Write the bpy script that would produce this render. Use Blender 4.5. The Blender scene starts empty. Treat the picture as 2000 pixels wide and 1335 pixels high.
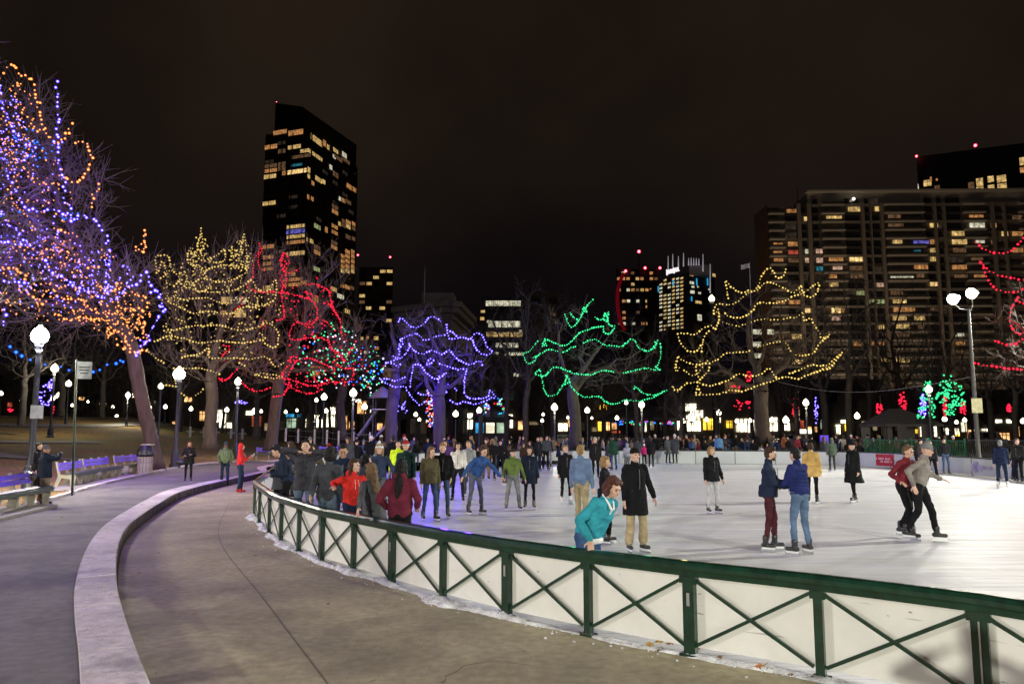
import bpy, bmesh, math, random
import numpy as np
from mathutils import Vector, Matrix

S = bpy.context.scene
C = S.collection
R = math.radians
# ------------------------------------------------------------------ camera
HC = 2.1
TH = math.atan(173.5 / 1500.0)
cam_data = bpy.data.cameras.new('camera')
cam = bpy.data.objects.new('camera', cam_data)
C.objects.link(cam)
cam.location = (0, 0, HC)
cam.rotation_euler = (R(90) + TH, 0, 0)
cam_data.lens = 27.0
cam_data.sensor_width = 36.0
cam_data.clip_end = 5000
cam_data.clip_start = 0.05
S.camera = cam
# ------------------------------------------------------------------ world: overcast city night sky
W = bpy.data.worlds.new("World")
S.world = W
W.use_nodes = True
wn = W.node_tree
for n in list(wn.nodes):
    wn.nodes.remove(n)
wo = wn.nodes.new('ShaderNodeOutputWorld')
bg = wn.nodes.new('ShaderNodeBackground')
tc = wn.nodes.new('ShaderNodeTexCoord')
sx = wn.nodes.new('ShaderNodeSeparateXYZ')
cr = wn.nodes.new('ShaderNodeValToRGB')
nz = wn.nodes.new('ShaderNodeTexNoise')
nz.inputs['Scale'].default_value = 2.2
nz.inputs['Detail'].default_value = 5
mx = wn.nodes.new('ShaderNodeMix'); mx.data_type = 'RGBA'; mx.blend_type = 'MULTIPLY'
mx.inputs[0].default_value = 1.0
cn = wn.nodes.new('ShaderNodeValToRGB')
cn.color_ramp.elements[0].position = 0.3; cn.color_ramp.elements[0].color = (.45, .45, .52, 1)
cn.color_ramp.elements[1].position = 0.7; cn.color_ramp.elements[1].color = (1.5, 1.35, 1.2, 1)
e = cr.color_ramp.elements
e[0].position = 0.0; e[0].color = (.0016, .0011, .0024, 1)
e[1].position = 1.0; e[1].color = (.0085, .0055, .0036, 1)
m1 = e.new(0.12); m1.color = (.0024, .0018, .0028, 1)
m2 = e.new(0.35); m2.color = (.0068, .0050, .0036, 1)
wn.links.new(tc.outputs['Generated'], sx.inputs[0])
wn.links.new(sx.outputs[2], cr.inputs[0])
wn.links.new(tc.outputs['Generated'], nz.inputs['Vector'])
wn.links.new(nz.outputs[0], cn.inputs[0])
wn.links.new(cr.outputs[0], mx.inputs[6])
wn.links.new(cn.outputs[0], mx.inputs[7])
wn.links.new(mx.outputs[2], bg.inputs[0])
bg.inputs[1].default_value = 1.6
wn.links.new(bg.outputs[0], wo.inputs[0])
S.view_settings.view_transform = 'Standard'
S.view_settings.look = 'None'
S.view_settings.gamma = 1
S.view_settings.exposure = 0
S.view_settings.use_curve_mapping = False
S.cycles.max_bounces = 5
S.cycles.diffuse_bounces = 2
S.cycles.glossy_bounces = 3
S.cycles.transparent_max_bounces = 6
S.cycles.caustics_reflective = False
S.cycles.caustics_refractive = False
S.cycles.sample_clamp_indirect = 3.0
S.cycles.sample_clamp_direct = 0.0

# ------------------------------------------------------------------ pixel -> world helpers (2000x1335 frame)
CT, ST = math.cos(TH), math.sin(TH)
def ray(px, py):
    u = (px - 1000) / 1500.0; v = (667.5 - py) / 1500.0
    return Vector((u, CT - v * ST, ST + v * CT))
def A(px, py, Y):
    r = ray(px, py); t = Y / r.y
    return Vector((r.x * t, Y, HC + r.z * t))
def G(px, py, z=0.0):
    r = ray(px, py); t = (z - HC) / r.z
    return Vector((r.x * t, r.y * t, z))
def PX(p):           # world -> pixel
    d = Vector(p) - Vector((0, 0, HC))
    f = d.y * CT + d.z * ST; v = -d.y * ST + d.z * CT
    return (1000 + 1500 * d.x / f, 667.5 - 1500 * v / f)

# ------------------------------------------------------------------ materials
_m = {}
def mat(name, col, rough=.7, var=.25, scale=6., bump=0., bscale=None, metal=0., emit=None, es=0., coat=0., spec=None, col2=None, stretch=None):
    if name in _m: return _m[name]
    m = bpy.data.materials.new(name); m.use_nodes = True
    nt = m.node_tree; b = nt.nodes['Principled BSDF']
    b.inputs['Roughness'].default_value = rough
    b.inputs['Metallic'].default_value = metal
    b.inputs['Coat Weight'].default_value = coat
    if spec is not None: b.inputs['Specular IOR Level'].default_value = spec
    t = nt.nodes.new('ShaderNodeTexCoord')
    vec = t.outputs['Object']
    if stretch:
        mp = nt.nodes.new('ShaderNodeMapping'); mp.inputs['Scale'].default_value = stretch
        nt.links.new(vec, mp.inputs[0]); vec = mp.outputs[0]
    n = nt.nodes.new('ShaderNodeTexNoise'); n.inputs['Scale'].default_value = scale
    n.inputs['Detail'].default_value = 4
    nt.links.new(vec, n.inputs['Vector'])
    r = nt.nodes.new('ShaderNodeValToRGB')
    c2 = col2 or tuple(min(1, c * (1 + var)) for c in col)
    r.color_ramp.elements[0].position = .32; r.color_ramp.elements[0].color = (*[c * (1 - var) for c in col], 1)
    r.color_ramp.elements[1].position = .68; r.color_ramp.elements[1].color = (*c2, 1)
    nt.links.new(n.outputs[0], r.inputs[0]); nt.links.new(r.outputs[0], b.inputs['Base Color'])
    if bump:
        n2 = nt.nodes.new('ShaderNodeTexNoise'); n2.inputs['Scale'].default_value = bscale or scale * 4
        n2.inputs['Detail'].default_value = 5
        nt.links.new(vec, n2.inputs['Vector'])
        bp = nt.nodes.new('ShaderNodeBump'); bp.inputs['Strength'].default_value = bump
        bp.inputs['Distance'].default_value = .03
        nt.links.new(n2.outputs[0], bp.inputs['Height']); nt.links.new(bp.outputs[0], b.inputs['Normal'])
    if emit:
        b.inputs['Emission Color'].default_value = (*emit, 1); b.inputs['Emission Strength'].default_value = es
    _m[name] = m
    return m
def emat(name, col, st, core=None, sample=True):
    """lamp / bulb material: hot core seen face on, saturated colour on the rim of the glass"""
    if name in _m: return _m[name]
    m = bpy.data.materials.new(name); m.use_nodes = True
    nt = m.node_tree; nt.nodes.clear()
    o = nt.nodes.new('ShaderNodeOutputMaterial'); em = nt.nodes.new('ShaderNodeEmission')
    em.inputs[0].default_value = (*col, 1); em.inputs[1].default_value = st
    if core:
        lw = nt.nodes.new('ShaderNodeLayerWeight'); lw.inputs[0].default_value = .5
        rp = nt.nodes.new('ShaderNodeValToRGB')
        rp.color_ramp.elements[0].position = .06; rp.color_ramp.elements[0].color = (*core, 1)
        rp.color_ramp.elements[1].position = .36; rp.color_ramp.elements[1].color = (*col, 1)
        nt.links.new(lw.outputs['Facing'], rp.inputs[0]); nt.links.new(rp.outputs[0], em.inputs[0])
    nt.links.new(em.outputs[0], o.inputs[0])
    if not sample: m.cycles.emission_sampling = 'NONE'
    _m[name] = m
    return m
def winmat(name, col, st, scale=1.2, lo=.35):
    """lit room behind a window: uneven warm light, blinds and furniture"""
    if name in _m: return _m[name]
    m = bpy.data.materials.new(name); m.use_nodes = True
    nt = m.node_tree; nt.nodes.clear()
    o = nt.nodes.new('ShaderNodeOutputMaterial'); em = nt.nodes.new('ShaderNodeEmission')
    t = nt.nodes.new('ShaderNodeNewGeometry')
    mp = nt.nodes.new('ShaderNodeMapping'); mp.inputs['Scale'].default_value = (scale, scale, scale * .8)
    n = nt.nodes.new('ShaderNodeTexNoise'); n.inputs['Scale'].default_value = 1; n.inputs['Detail'].default_value = 3
    rp = nt.nodes.new('ShaderNodeValToRGB')
    rp.color_ramp.elements[0].position = .36; rp.color_ramp.elements[0].color = (*[c * lo for c in col], 1)
    rp.color_ramp.elements[1].position = .64; rp.color_ramp.elements[1].color = (*col, 1)
    x = rp.color_ramp.elements.new(.8); x.color = (*[min(2, c * 1.8) for c in col], 1)
    nt.links.new(t.outputs['Position'], mp.inputs[0]); nt.links.new(mp.outputs[0], n.inputs['Vector'])
    nt.links.new(n.outputs[0], rp.inputs[0]); nt.links.new(rp.outputs[0], em.inputs[0])
    em.inputs[1].default_value = st
    nt.links.new(em.outputs[0], o.inputs[0])
    m.cycles.emission_sampling = 'NONE'
    _m[name] = m
    return m

# ------------------------------------------------------------------ mesh helpers
def obj(name, me, m=None, parent=None, loc=None, rot=None, smooth=False):
    o = bpy.data.objects.new(name, me); C.objects.link(o)
    if m is not None and len(me.materials) == 0: me.materials.append(m)
    if parent is not None: o.parent = parent
    if loc is not None: o.location = loc
    if rot is not None: o.rotation_euler = rot
    if smooth: me.shade_smooth()
    return o
def tag(o, label=None, cat=None, group=None, kind=None):
    if label: o['label'] = label
    if cat: o['category'] = cat
    if group: o['group'] = group
    if kind: o['kind'] = kind
    return o
def thing(name, label, cat, loc=(0, 0, 0), rz=0., group=None):
    o = bpy.data.objects.new(name, None); C.objects.link(o)
    o.location = loc; o.rotation_euler = (0, 0, rz); o.empty_display_size = .2
    return tag(o, label, cat, group)
def mk(name, v, f):
    me = bpy.data.meshes.new(name); me.from_pydata([tuple(p) for p in v], [], f); me.update(); return me
def npmesh(name, V, F):
    """V (n,3), F (m,k) all same k"""
    me = bpy.data.meshes.new(name)
    V = np.asarray(V, dtype=np.float32); F = np.asarray(F, dtype=np.int32); k = F.shape[1]
    me.vertices.add(len(V)); me.vertices.foreach_set('co', V.ravel())
    me.loops.add(F.size); me.loops.foreach_set('vertex_index', F.ravel())
    me.polygons.add(len(F)); me.polygons.foreach_set('loop_start', np.arange(0, F.size, k, dtype=np.int32))
    me.update(calc_edges=True); me.validate()
    return me
class B:
    """collects simple shapes into one mesh"""
    def __init__(s): s.v = []; s.f = []
    def box(s, c, d, rz=0., M=None):
        n = len(s.v); dx, dy, dz = d[0] / 2, d[1] / 2, d[2] / 2
        cs, sn = math.cos(rz), math.sin(rz)
        for z in (-dz, dz):
            for x, y in ((-dx, -dy), (dx, -dy), (dx, dy), (-dx, dy)):
                p = Vector((c[0] + x * cs - y * sn, c[1] + x * sn + y * cs, c[2] + z))
                s.v.append(M @ p if M else p)
        for q in ((3, 2, 1, 0), (4, 5, 6, 7), (0, 1, 5, 4), (1, 2, 6, 5), (2, 3, 7, 6), (3, 0, 4, 7)):
            s.f.append([n + i for i in q])
        return s
    def bar(s, a, b, w, h, up=Vector((0, 0, 1))):
        a = Vector(a); b = Vector(b); d = (b - a).normalized()
        x = d.cross(up)
        if x.length < 1e-4: x = d.cross(Vector((1, 0, 0)))
        x.normalize(); y = x.cross(d).normalized(); n = len(s.v)
        for p in (a, b):
            for i, j in ((-1, -1), (1, -1), (1, 1), (-1, 1)): s.v.append(p + x * (i * w / 2) + y * (j * h / 2))
        for q in ((0, 1, 2, 3), (7, 6, 5, 4), (4, 5, 1, 0), (5, 6, 2, 1), (6, 7, 3, 2), (7, 4, 0, 3)): s.f.append([n + i for i in q])
        return s
    def lathe(s, prof, c=(0, 0, 0), n=12, axis=None):
        c = Vector(c); st = len(s.v)
        for r, z in prof:
            for i in range(n):
                a = 2 * math.pi * i / n
                p = Vector((r * math.cos(a), r * math.sin(a), z))
                if axis is not None: p = axis @ p
                s.v.append(c + p)
        for k in range(len(prof) - 1):
            for i in range(n):
                j = (i + 1) % n
                s.f.append([st + k * n + i, st + k * n + j, st + (k + 1) * n + j, st + (k + 1) * n + i])
        s.f.append([st + i for i in range(n)][::-1]); s.f.append([st + (len(prof) - 1) * n + i for i in range(n)])
        return s
    def tube(s, pts, rad, n=6):
        pts = [Vector(p) for p in pts]
        if not isinstance(rad, (list, tuple)): rad = [rad] * len(pts)
        st = len(s.v); x = None
        for i, p in enumerate(pts):
            d = (pts[min(i + 1, len(pts) - 1)] - pts[max(i - 1, 0)]).normalized()
            if x is None:
                x = d.cross(Vector((0, 0, 1)))
                if x.length < .05: x = d.cross(Vector((0, 1, 0)))
            x = (x - d * x.dot(d)).normalized(); y = d.cross(x)
            for k in range(n):
                a = 2 * math.pi * k / n
                s.v.append(p + (x * math.cos(a) + y * math.sin(a)) * rad[i])
        for i in range(len(pts) - 1):
            for k in range(n):
                j = (k + 1) % n
                s.f.append([st + i * n + k, st + i * n + j, st + (i + 1) * n + j, st + (i + 1) * n + k])
        s.f.append([st + k for k in range(n)][::-1]); s.f.append([st + (len(pts) - 1) * n + k for k in range(n)])
        return s
    def ball(s, c, r, n=8, m=6):
        if not isinstance(r, (list, tuple)): r = (r, r, r)
        st = len(s.v)
        for i in range(m + 1):
            t = math.pi * i / m
            for k in range(n):
                a = 2 * math.pi * k / n
                s.v.append(Vector((c[0] + r[0] * math.sin(t) * math.cos(a), c[1] + r[1] * math.sin(t) * math.sin(a), c[2] - r[2] * math.cos(t))))
        for i in range(m):
            for k in range(n):
                j = (k + 1) % n
                s.f.append([st + i * n + k, st + i * n + j, st + (i + 1) * n + j, st + (i + 1) * n + k])
        return s
    def mesh(s, name='mesh'):
        return mk(name, s.v, s.f)
    def obj(s, name, m=None, parent=None, loc=None, rot=None, smooth=False):
        return obj(name, s.mesh(name), m, parent, loc, rot, smooth)
UNIT = B().box((0, 0, 0), (1, 1, 1)).mesh('unit_box')
_ub = {}
def ubox(name, m, c, d, parent=None, rz=0.):
    """unit box mesh shared per material, scaled to size"""
    if m.name not in _ub:
        me = UNIT.copy(); me.materials.append(m); _ub[m.name] = me
    o = bpy.data.objects.new(name, _ub[m.name]); C.objects.link(o)
    o.location = c; o.scale = d; o.rotation_euler = (0, 0, rz)
    if parent is not None: o.parent = parent
    return o
def sheet(name, poly, z, m, label=None):
    bm = bmesh.new()
    vs = [bm.verts.new((p[0], p[1], z)) for p in poly]
    f = bm.faces.new(vs)
    if f.normal.z < 0: f.normal_flip()
    bmesh.ops.triangulate(bm, faces=bm.faces[:])
    bmesh.ops.recalc_face_normals(bm, faces=bm.faces[:])
    me = bpy.data.meshes.new(name); bm.to_mesh(me); bm.free()
    o = obj(name, me, m); o['kind'] = 'structure'
    return o
def catmull(P, n=8, closed=False):
    P = [Vector(p) for p in P]; out = []; N = len(P)
    rng = range(N) if closed else range(N - 1)
    for i in rng:
        if closed: a, b, c, d = P[(i - 1) % N], P[i], P[(i + 1) % N], P[(i + 2) % N]
        else: a, b, c, d = P[max(i - 1, 0)], P[i], P[i + 1], P[min(i + 2, N - 1)]
        for k in range(n):
            t = k / n
            out.append(.5 * ((2 * b) + (c - a) * t + (2 * a - 5 * b + 4 * c - d) * t * t + (3 * b - a - 3 * c + d) * t ** 3))
    if not closed: out.append(P[-1])
    return out
def resample(P, step):
    P = [Vector(p) for p in P]; out = [P[0]]; acc = 0.
    for a, b in zip(P, P[1:]):
        L = (b - a).length; t = step - acc
        while t <= L:
            out.append(a + (b - a) * (t / L)); t += step
        acc = L - (t - step)
    return out
def light(name, loc, watts, col, rad=.15, kind='POINT', parent=None, target=None, angle=None):
    l = bpy.data.lights.new(name, kind); l.energy = watts; l.color = col; l.shadow_soft_size = rad
    o = bpy.data.objects.new(name, l); C.objects.link(o); o.location = loc
    if kind == 'SPOT':
        l.spot_size = R(angle or 120); l.spot_blend = .6
        o.rotation_euler = (Vector(target) - Vector(loc)).to_track_quat('-Z', 'Y').to_euler()
    return o
# ================================================================== SETTING
RNG = random.Random(7)
UP = .20                                     # height of the upper path over the plaza
ice_m = mat('ice', (.62, .66, .70), rough=.26, var=.10, scale=.5, bump=.10, bscale=3., spec=.2)
def ice_nodes(m):
    nt = m.node_tree; b = nt.nodes['Principled BSDF']
    t = nt.nodes.new('ShaderNodeTexCoord')
    def layer(scale, st, rot, lo, hi, dist=1.5, det=6):
        mp = nt.nodes.new('ShaderNodeMapping'); mp.inputs['Scale'].default_value = st; mp.inputs['Rotation'].default_value = (0, 0, rot)
        n = nt.nodes.new('ShaderNodeTexNoise'); n.inputs['Scale'].default_value = scale; n.inputs['Detail'].default_value = det; n.inputs['Distortion'].default_value = dist
        r = nt.nodes.new('ShaderNodeMapRange'); r.inputs[1].default_value = lo; r.inputs[2].default_value = hi
        nt.links.new(t.outputs['Object'], mp.inputs[0]); nt.links.new(mp.outputs[0], n.inputs['Vector']); nt.links.new(n.outputs[0], r.inputs[0])
        return r.outputs[0]
    big = layer(.18, (1, 2.0, 1), .2, .35, .65)
    str_ = layer(1.3, (.25, 2.6, 1), .12, .35, .75, .8)
    fine = layer(5., (.12, 2.2, 1), -.25, .50, .70, .3, 8)
    fin2 = layer(6., (1.6, .15, 1), .5, .53, .72, .3, 8)
    def mixc(a, bcol, fac, f):
        m_ = nt.nodes.new('ShaderNodeMix'); m_.data_type = 'RGBA'
        mu = nt.nodes.new('ShaderNodeMath'); mu.operation = 'MULTIPLY'; mu.inputs[1].default_value = f
        nt.links.new(fac, mu.inputs[0]); nt.links.new(mu.outputs[0], m_.inputs[0])
        if isinstance(a, tuple): m_.inputs[6].default_value = (*a, 1)
        else: nt.links.new(a, m_.inputs[6])
        m_.inputs[7].default_value = (*bcol, 1)
        return m_.outputs[2]
    c = mixc((.90, .91, .92), (.64, .64, .66), big, .4)
    c = mixc(c, (.38, .35, .38), str_, .50)
    for rot, sc_, lo_ in ((.15, 9., .56), (-.5, 8., .60), (.9, 7., .60), (1.7, 8., .62), (.35, 16., .58)):
        c = mixc(c, (.30, .31, .34), layer(sc_, (.06, 2.6, 1), rot, lo_, lo_ + .10, .5, 3), .42)
    c = mixc(c, (.88, .90, .92), fine, .50)
    c = mixc(c, (.85, .87, .90), fin2, .35)
    nt.links.new(c, b.inputs['Base Color'])
    rr = nt.nodes.new('ShaderNodeMapRange'); b.inputs['IOR'].default_value = 1.31; rr.inputs[3].default_value = .34; rr.inputs[4].default_value = .55
    nt.links.new(str_, rr.inputs[0]); nt.links.new(rr.outputs[0], b.inputs['Roughness'])
ice_nodes(ice_m)
asph_m = mat('path_asphalt', (.125, .118, .11), rough=.85, var=.18, scale=1.3, bump=.35, bscale=60)
conc_m = mat('plaza_concrete', (.37, .325, .205), rough=.85, var=.14, scale=.9, bump=.3, bscale=50)
def speckle(m, amt=.35, sc=140., patch=.5, psc=.6):
    nt = m.node_tree; b = nt.nodes['Principled BSDF']; src = b.inputs['Base Color'].links[0].from_socket
    t = nt.nodes.new('ShaderNodeTexCoord')
    for s_, a_, lo, hi in ((sc, amt, .3, .7), (psc, patch * .5, .3, .7), (9., min(.16, patch), .35, .7)):
        n = nt.nodes.new('ShaderNodeTexNoise'); n.inputs['Scale'].default_value = s_; n.inputs['Detail'].default_value = 6
        nt.links.new(t.outputs['Object'], n.inputs['Vector'])
        r = nt.nodes.new('ShaderNodeMapRange'); r.inputs[1].default_value = lo; r.inputs[2].default_value = hi
        r.inputs[3].default_value = 1 - a_; r.inputs[4].default_value = 1 + a_
        nt.links.new(n.outputs[0], r.inputs[0])
        v = nt.nodes.new('ShaderNodeVectorMath'); v.operation = 'SCALE'
        nt.links.new(src, v.inputs[0]); nt.links.new(r.outputs[0], v.inputs['Scale']); src = v.outputs[0]
    nt.links.new(src, b.inputs['Base Color'])
speckle(asph_m); speckle(conc_m)
granite_m = mat('curb_granite', (.48, .43, .43), rough=.75, var=.12, scale=3, bump=.5, bscale=25)
speckle(granite_m, .25, 90)
far_m = mat('far_asphalt', (.03, .03, .032), rough=.8, var=.3, scale=.2)
lawn_m = mat('lawn', (.20, .125, .035), rough=.95, var=.35, scale=.25, bump=.5, bscale=8, col2=(.13, .13, .04))
def lawn_nodes(m):
    nt = m.node_tree; b = nt.nodes['Principled BSDF']; src = b.inputs['Base Color'].links[0].from_socket
    t = nt.nodes.new('ShaderNodeTexCoord')
    n = nt.nodes.new('ShaderNodeTexNoise'); n.inputs['Scale'].default_value = 5.; n.inputs['Detail'].default_value = 8
    n3 = nt.nodes.new('ShaderNodeTexNoise'); n3.inputs['Scale'].default_value = .12
    r = nt.nodes.new('ShaderNodeMapRange'); r.inputs[1].default_value = .45; r.inputs[2].default_value = .62
    r3 = nt.nodes.new('ShaderNodeMapRange'); r3.inputs[1].default_value = .35; r3.inputs[2].default_value = .6
    mu = nt.nodes.new('ShaderNodeMath'); mu.operation = 'MULTIPLY'
    nt.links.new(t.outputs['Object'], n.inputs['Vector']); nt.links.new(t.outputs['Object'], n3.inputs['Vector'])
    nt.links.new(n.outputs[0], r.inputs[0]); nt.links.new(n3.outputs[0], r3.inputs[0])
    nt.links.new(r.outputs[0], mu.inputs[0]); nt.links.new(r3.outputs[0], mu.inputs[1])
    x = nt.nodes.new('ShaderNodeMix'); x.data_type = 'RGBA'
    nt.links.new(mu.outputs[0], x.inputs[0]); nt.links.new(src, x.inputs[6]); x.inputs[7].default_value = (.36, .17, .04, 1)
    nt.links.new(x.outputs[2], b.inputs['Base Color'])
lawn_nodes(lawn_m)
white_m = mat('white_board', (.72, .72, .70), rough=.45, var=.05, scale=2.5, bump=.05)
speckle(white_m, .01, 60, .02, 1.2)
green_m = mat('green_paint', (.005, .030, .016), rough=.32, var=.4, scale=9, bump=.10, bscale=60, coat=.35)
snow_m = mat('snow', (.66, .66, .68), rough=.8, var=.35, scale=7, bump=1., bscale=40, col2=(.84, .86, .90))

def stain_nodes(m, col, sc, lo, hi, amt, st=(1, 1, 1), dist=1.):
    nt = m.node_tree; b = nt.nodes['Principled BSDF']; src = b.inputs['Base Color'].links[0].from_socket
    t = nt.nodes.new('ShaderNodeTexCoord'); mp = nt.nodes.new('ShaderNodeMapping'); mp.inputs['Scale'].default_value = st
    n = nt.nodes.new('ShaderNodeTexNoise'); n.inputs['Scale'].default_value = sc; n.inputs['Detail'].default_value = 7; n.inputs['Distortion'].default_value = dist
    r = nt.nodes.new('ShaderNodeMapRange'); r.inputs[1].default_value = lo; r.inputs[2].default_value = hi; r.inputs[4].default_value = amt
    nt.links.new(t.outputs['Object'], mp.inputs[0]); nt.links.new(mp.outputs[0], n.inputs['Vector']); nt.links.new(n.outputs[0], r.inputs[0])
    x = nt.nodes.new('ShaderNodeMix'); x.data_type = 'RGBA'; nt.links.new(r.outputs[0], x.inputs[0]); nt.links.new(src, x.inputs[6]); x.inputs[7].default_value = (*col, 1)
    nt.links.new(x.outputs[2], b.inputs['Base Color'])
stain_nodes(conc_m, (.15, .13, .09), .7, .52, .66, .40); stain_nodes(conc_m, (.38, .34, .26), 3.5, .60, .68, .35); stain_nodes(conc_m, (.05, .045, .04), 12., .68, .72, .6)
stain_nodes(asph_m, (.20, .19, .19), 2.5, .58, .68, .4); stain_nodes(asph_m, (.05, .05, .055), .8, .52, .64, .5); stain_nodes(asph_m, (.02, .02, .02), 14., .69, .73, .6)
stain_nodes(granite_m, (.16, .14, .13), 2.2, .56, .70, .5); stain_nodes(granite_m, (.10, .09, .09), 20., .64, .68, .6)
stain_nodes(white_m, (.22, .22, .21), 2., .66, .70, .7, (.6, .6, 9.), .3); stain_nodes(white_m, (.12, .12, .12), 9., .72, .74, .8, (1, 1, 3.), 0.)
# rink outline (seen posts first), closed curve
near = [(6.15, 3.55), (4.38, 4.98)] + [tuple(G(x, y)[:2]) for x, y in
        ((1925, 1390), (1605, 1325), (1350, 1280), (1150, 1240), (990, 1205), (865, 1172), (765, 1142), (690, 1118), (627, 1098), (583, 1076), (548, 1058), (525, 1041), (506, 1020))]
lft = [(-6.45, 19.6), (-7.3, 23.2), (-8.4, 27.6), (-9.6, 33), (-9.8, 40), (-7.6, 46), (-2, 49.3)]
farb = [(6, 50.0), (12, 49.6), (18, 48.2), (21.1, 45.5), (21.8, 39), (21.5, 33.5), (21.2, 28), (20.8, 18), (19.5, 8), (16.5, 2), (12, 0.2), (8.6, 1.6)]
rink = [Vector((x, y, 0)) for x, y in near + lft + farb]
loop = catmull(rink, 6, True)
sheet('ground', [(-1500, -600), (1500, -600), (1500, 2500), (-1500, 2500)], -.05, far_m)
sheet('plaza', [(-45, -40), (60, -40), (60, 75), (-45, 75)], 0.0, conc_m)
sheet('ice', [(p.x, p.y) for p in loop], .006, ice_m)

face_m = mat('curb_shaded_face', (.12, .10, .085), rough=.95, var=.4, scale=4, bump=.8, bscale=18)  # inner curb face, its shade put into a darker stone colour
# granite curb + upper path
c_in = [G(x, y, UP) for x, y in ((293, 1335), (241, 1195), (228, 1135), (229, 1079), (241, 1040), (265, 1014), (314, 981), (357, 959), (430, 940), (517, 921.5))]
c_in = [Vector((3.2, -14, UP)), Vector((2.4, -6, UP)), Vector((.6, 0.6, UP))] + c_in + [Vector((-13, 42, UP)), Vector((-12.5, 50, UP)), Vector((-5, 57.5, UP)), Vector((8, 59, UP)), Vector((40, 60, UP))]
c_in[-6:-5] = [G(517, 921.5, UP)]
c_out = [G(x, y, UP) for x, y in ((172, 1335), (159, 1199), (155, 1143), (167, 1095), (190, 1050), (224, 1015), (290, 975), (340, 953.5), (424, 937.3), (514, 920.3))]
c_out = [Vector((2.6, -14, UP)), Vector((1.7, -6, UP)), Vector((-.2, .3, UP))] + c_out + [Vector((-13.6, 42, UP)), Vector((-13.1, 50.3, UP)), Vector((-5, 58.1, UP)), Vector((8, 59.6, UP)), Vector((40, 60.6, UP))]
ci = catmull(c_in, 10); co = catmull(c_out, 10)
# the outer edge follows the inner one at a steady width
co2 = []
for i, p in enumerate(ci):
    d = (ci[min(i + 1, len(ci) - 1)] - ci[max(i - 1, 0)]).normalized(); n = Vector((-d.y, d.x, 0))
    co2.append(p + n * .52)
co = [a.lerp(b, .5) if i < 130 else b for i, (a, b) in enumerate(zip(co, co2))]
E = [(-9, -30), (-9.6, -5), (-10.6, 8)] + [tuple(G(x, y, UP)[:2]) for x, y in ((-60, 1040), (0, 1005), (100, 976), (200, 946), (276, 928), (349, 913), (420, 903), (482, 902), (545, 900))] + [(-8, 60), (10, 66), (40, 67)]
E = catmull([Vector((x, y, 0)) for x, y in E], 6)
up_poly = [(p.x, p.y) for p in co] + [(p.x, p.y) for p in reversed(E)]
sheet('path', up_poly, UP, asph_m)

EA = np.array([(p.x, p.y) for p in E])
def lawn_z(x, y):
    px = 1000 + 1500 * x / max(y, 6)
    d = np.min(np.hypot(EA[:, 0] - x, EA[:, 1] - y))
    a = 3.6 if px < 260 else (3.6 + (0.12 - 3.6) * min(1, (px - 260) / 330.))
    t = min(1, d / 58.); s = t * t * (3 - 2 * t)
    return UP + .035 + a * s + .05 * math.sin(x * .7) * math.sin(y * .45) * min(1, d / 4)
O = [(-70, -40), (-100, -10), (-120, 30), (-120, 70), (-110, 100), (-90, 114), (-60, 117), (-30, 117), (-10, 117), (10, 117), (40, 117), (60, 115)]
O = catmull([Vector((x, y, 0)) for x, y in O], 8)
def at_frac(P, t):
    k = t * (len(P) - 1); i = min(int(k), len(P) - 2); return P[i].lerp(P[i + 1], k - i)
V = []; F = []; NI, NJ = 120, 46
for i in range(NI + 1):
    a = at_frac(E, i / NI); b = at_frac(O, i / NI)
    for j in range(NJ + 1):
        t = (j / NJ) ** 1.7; p = a.lerp(b, t)
        V.append((p.x, p.y, lawn_z(p.x, p.y) if j else UP + .03))
for i in range(NI):
    for j in range(NJ):
        k = i * (NJ + 1) + j; F.append((k, k + 1, k + NJ + 2, k + NJ + 1))
lw = obj('lawn', mk('lawn', V, [f[::-1] for f in F]), lawn_m, smooth=True); lw['kind'] = 'structure'

# curb stones: each granite block its own mesh, joints left open
curb = thing('granite_curb', 'long curved granite curb between the upper path and the sunken plaza', 'curb')
L = 0.; marks = [0]
for i in range(1, len(ci)):
    L += (ci[i] - ci[i - 1]).length
    if L > 1.9: marks.append(i); L = 0
for a, b in zip(marks, marks[1:]):
    vs = []; rows = list(range(a, b + 1))
    for q in rows:
        pi, po = ci[q].copy(), co[q].copy()
        if q == a: d = (ci[q + 1] - ci[q]).normalized() * .014; pi += d; po += d
        if q == b: d = (ci[q - 1] - ci[q]).normalized() * .014; pi += d; po += d
        j = RNG.uniform(-.003, .003)
        e = (po - pi).normalized()
        vs += [Vector((pi.x, pi.y, 0.001)), Vector((pi.x, pi.y, UP + .005)), pi + e * .015 + Vector((0, 0, .02 + j)), po - e * .012 + Vector((0, 0, .02 + j)), Vector((po.x, po.y, UP - .02))]
    n = len(rows); f = []
    for r in range(n - 1):
        for k in range(4): f.append([r * 5 + k, (r + 1) * 5 + k, (r + 1) * 5 + k + 1, r * 5 + k + 1])
    f.append([0, 1, 2, 3, 4]); f.append([(n - 1) * 5 + k for k in range(5)][::-1])
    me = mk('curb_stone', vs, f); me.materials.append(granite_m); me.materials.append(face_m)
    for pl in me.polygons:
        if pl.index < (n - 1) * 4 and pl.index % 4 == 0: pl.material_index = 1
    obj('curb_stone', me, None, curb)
# lawn edging
edge = thing('path_edging', 'low pale stone edging along the lawn side of the upper path', 'curb')
Es = resample(E, 2.4)
for a, b in zip(Es, Es[1:]):
    if a.y < -8 or (a.y > 56 and a.x > -12): continue
    d = (b - a).normalized() * .006
    B().bar(Vector((a.x, a.y, UP + .03)) + d, Vector((b.x, b.y, UP + .03)) - d, .16, .10).obj('edging_stone', granite_m, edge)
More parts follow.
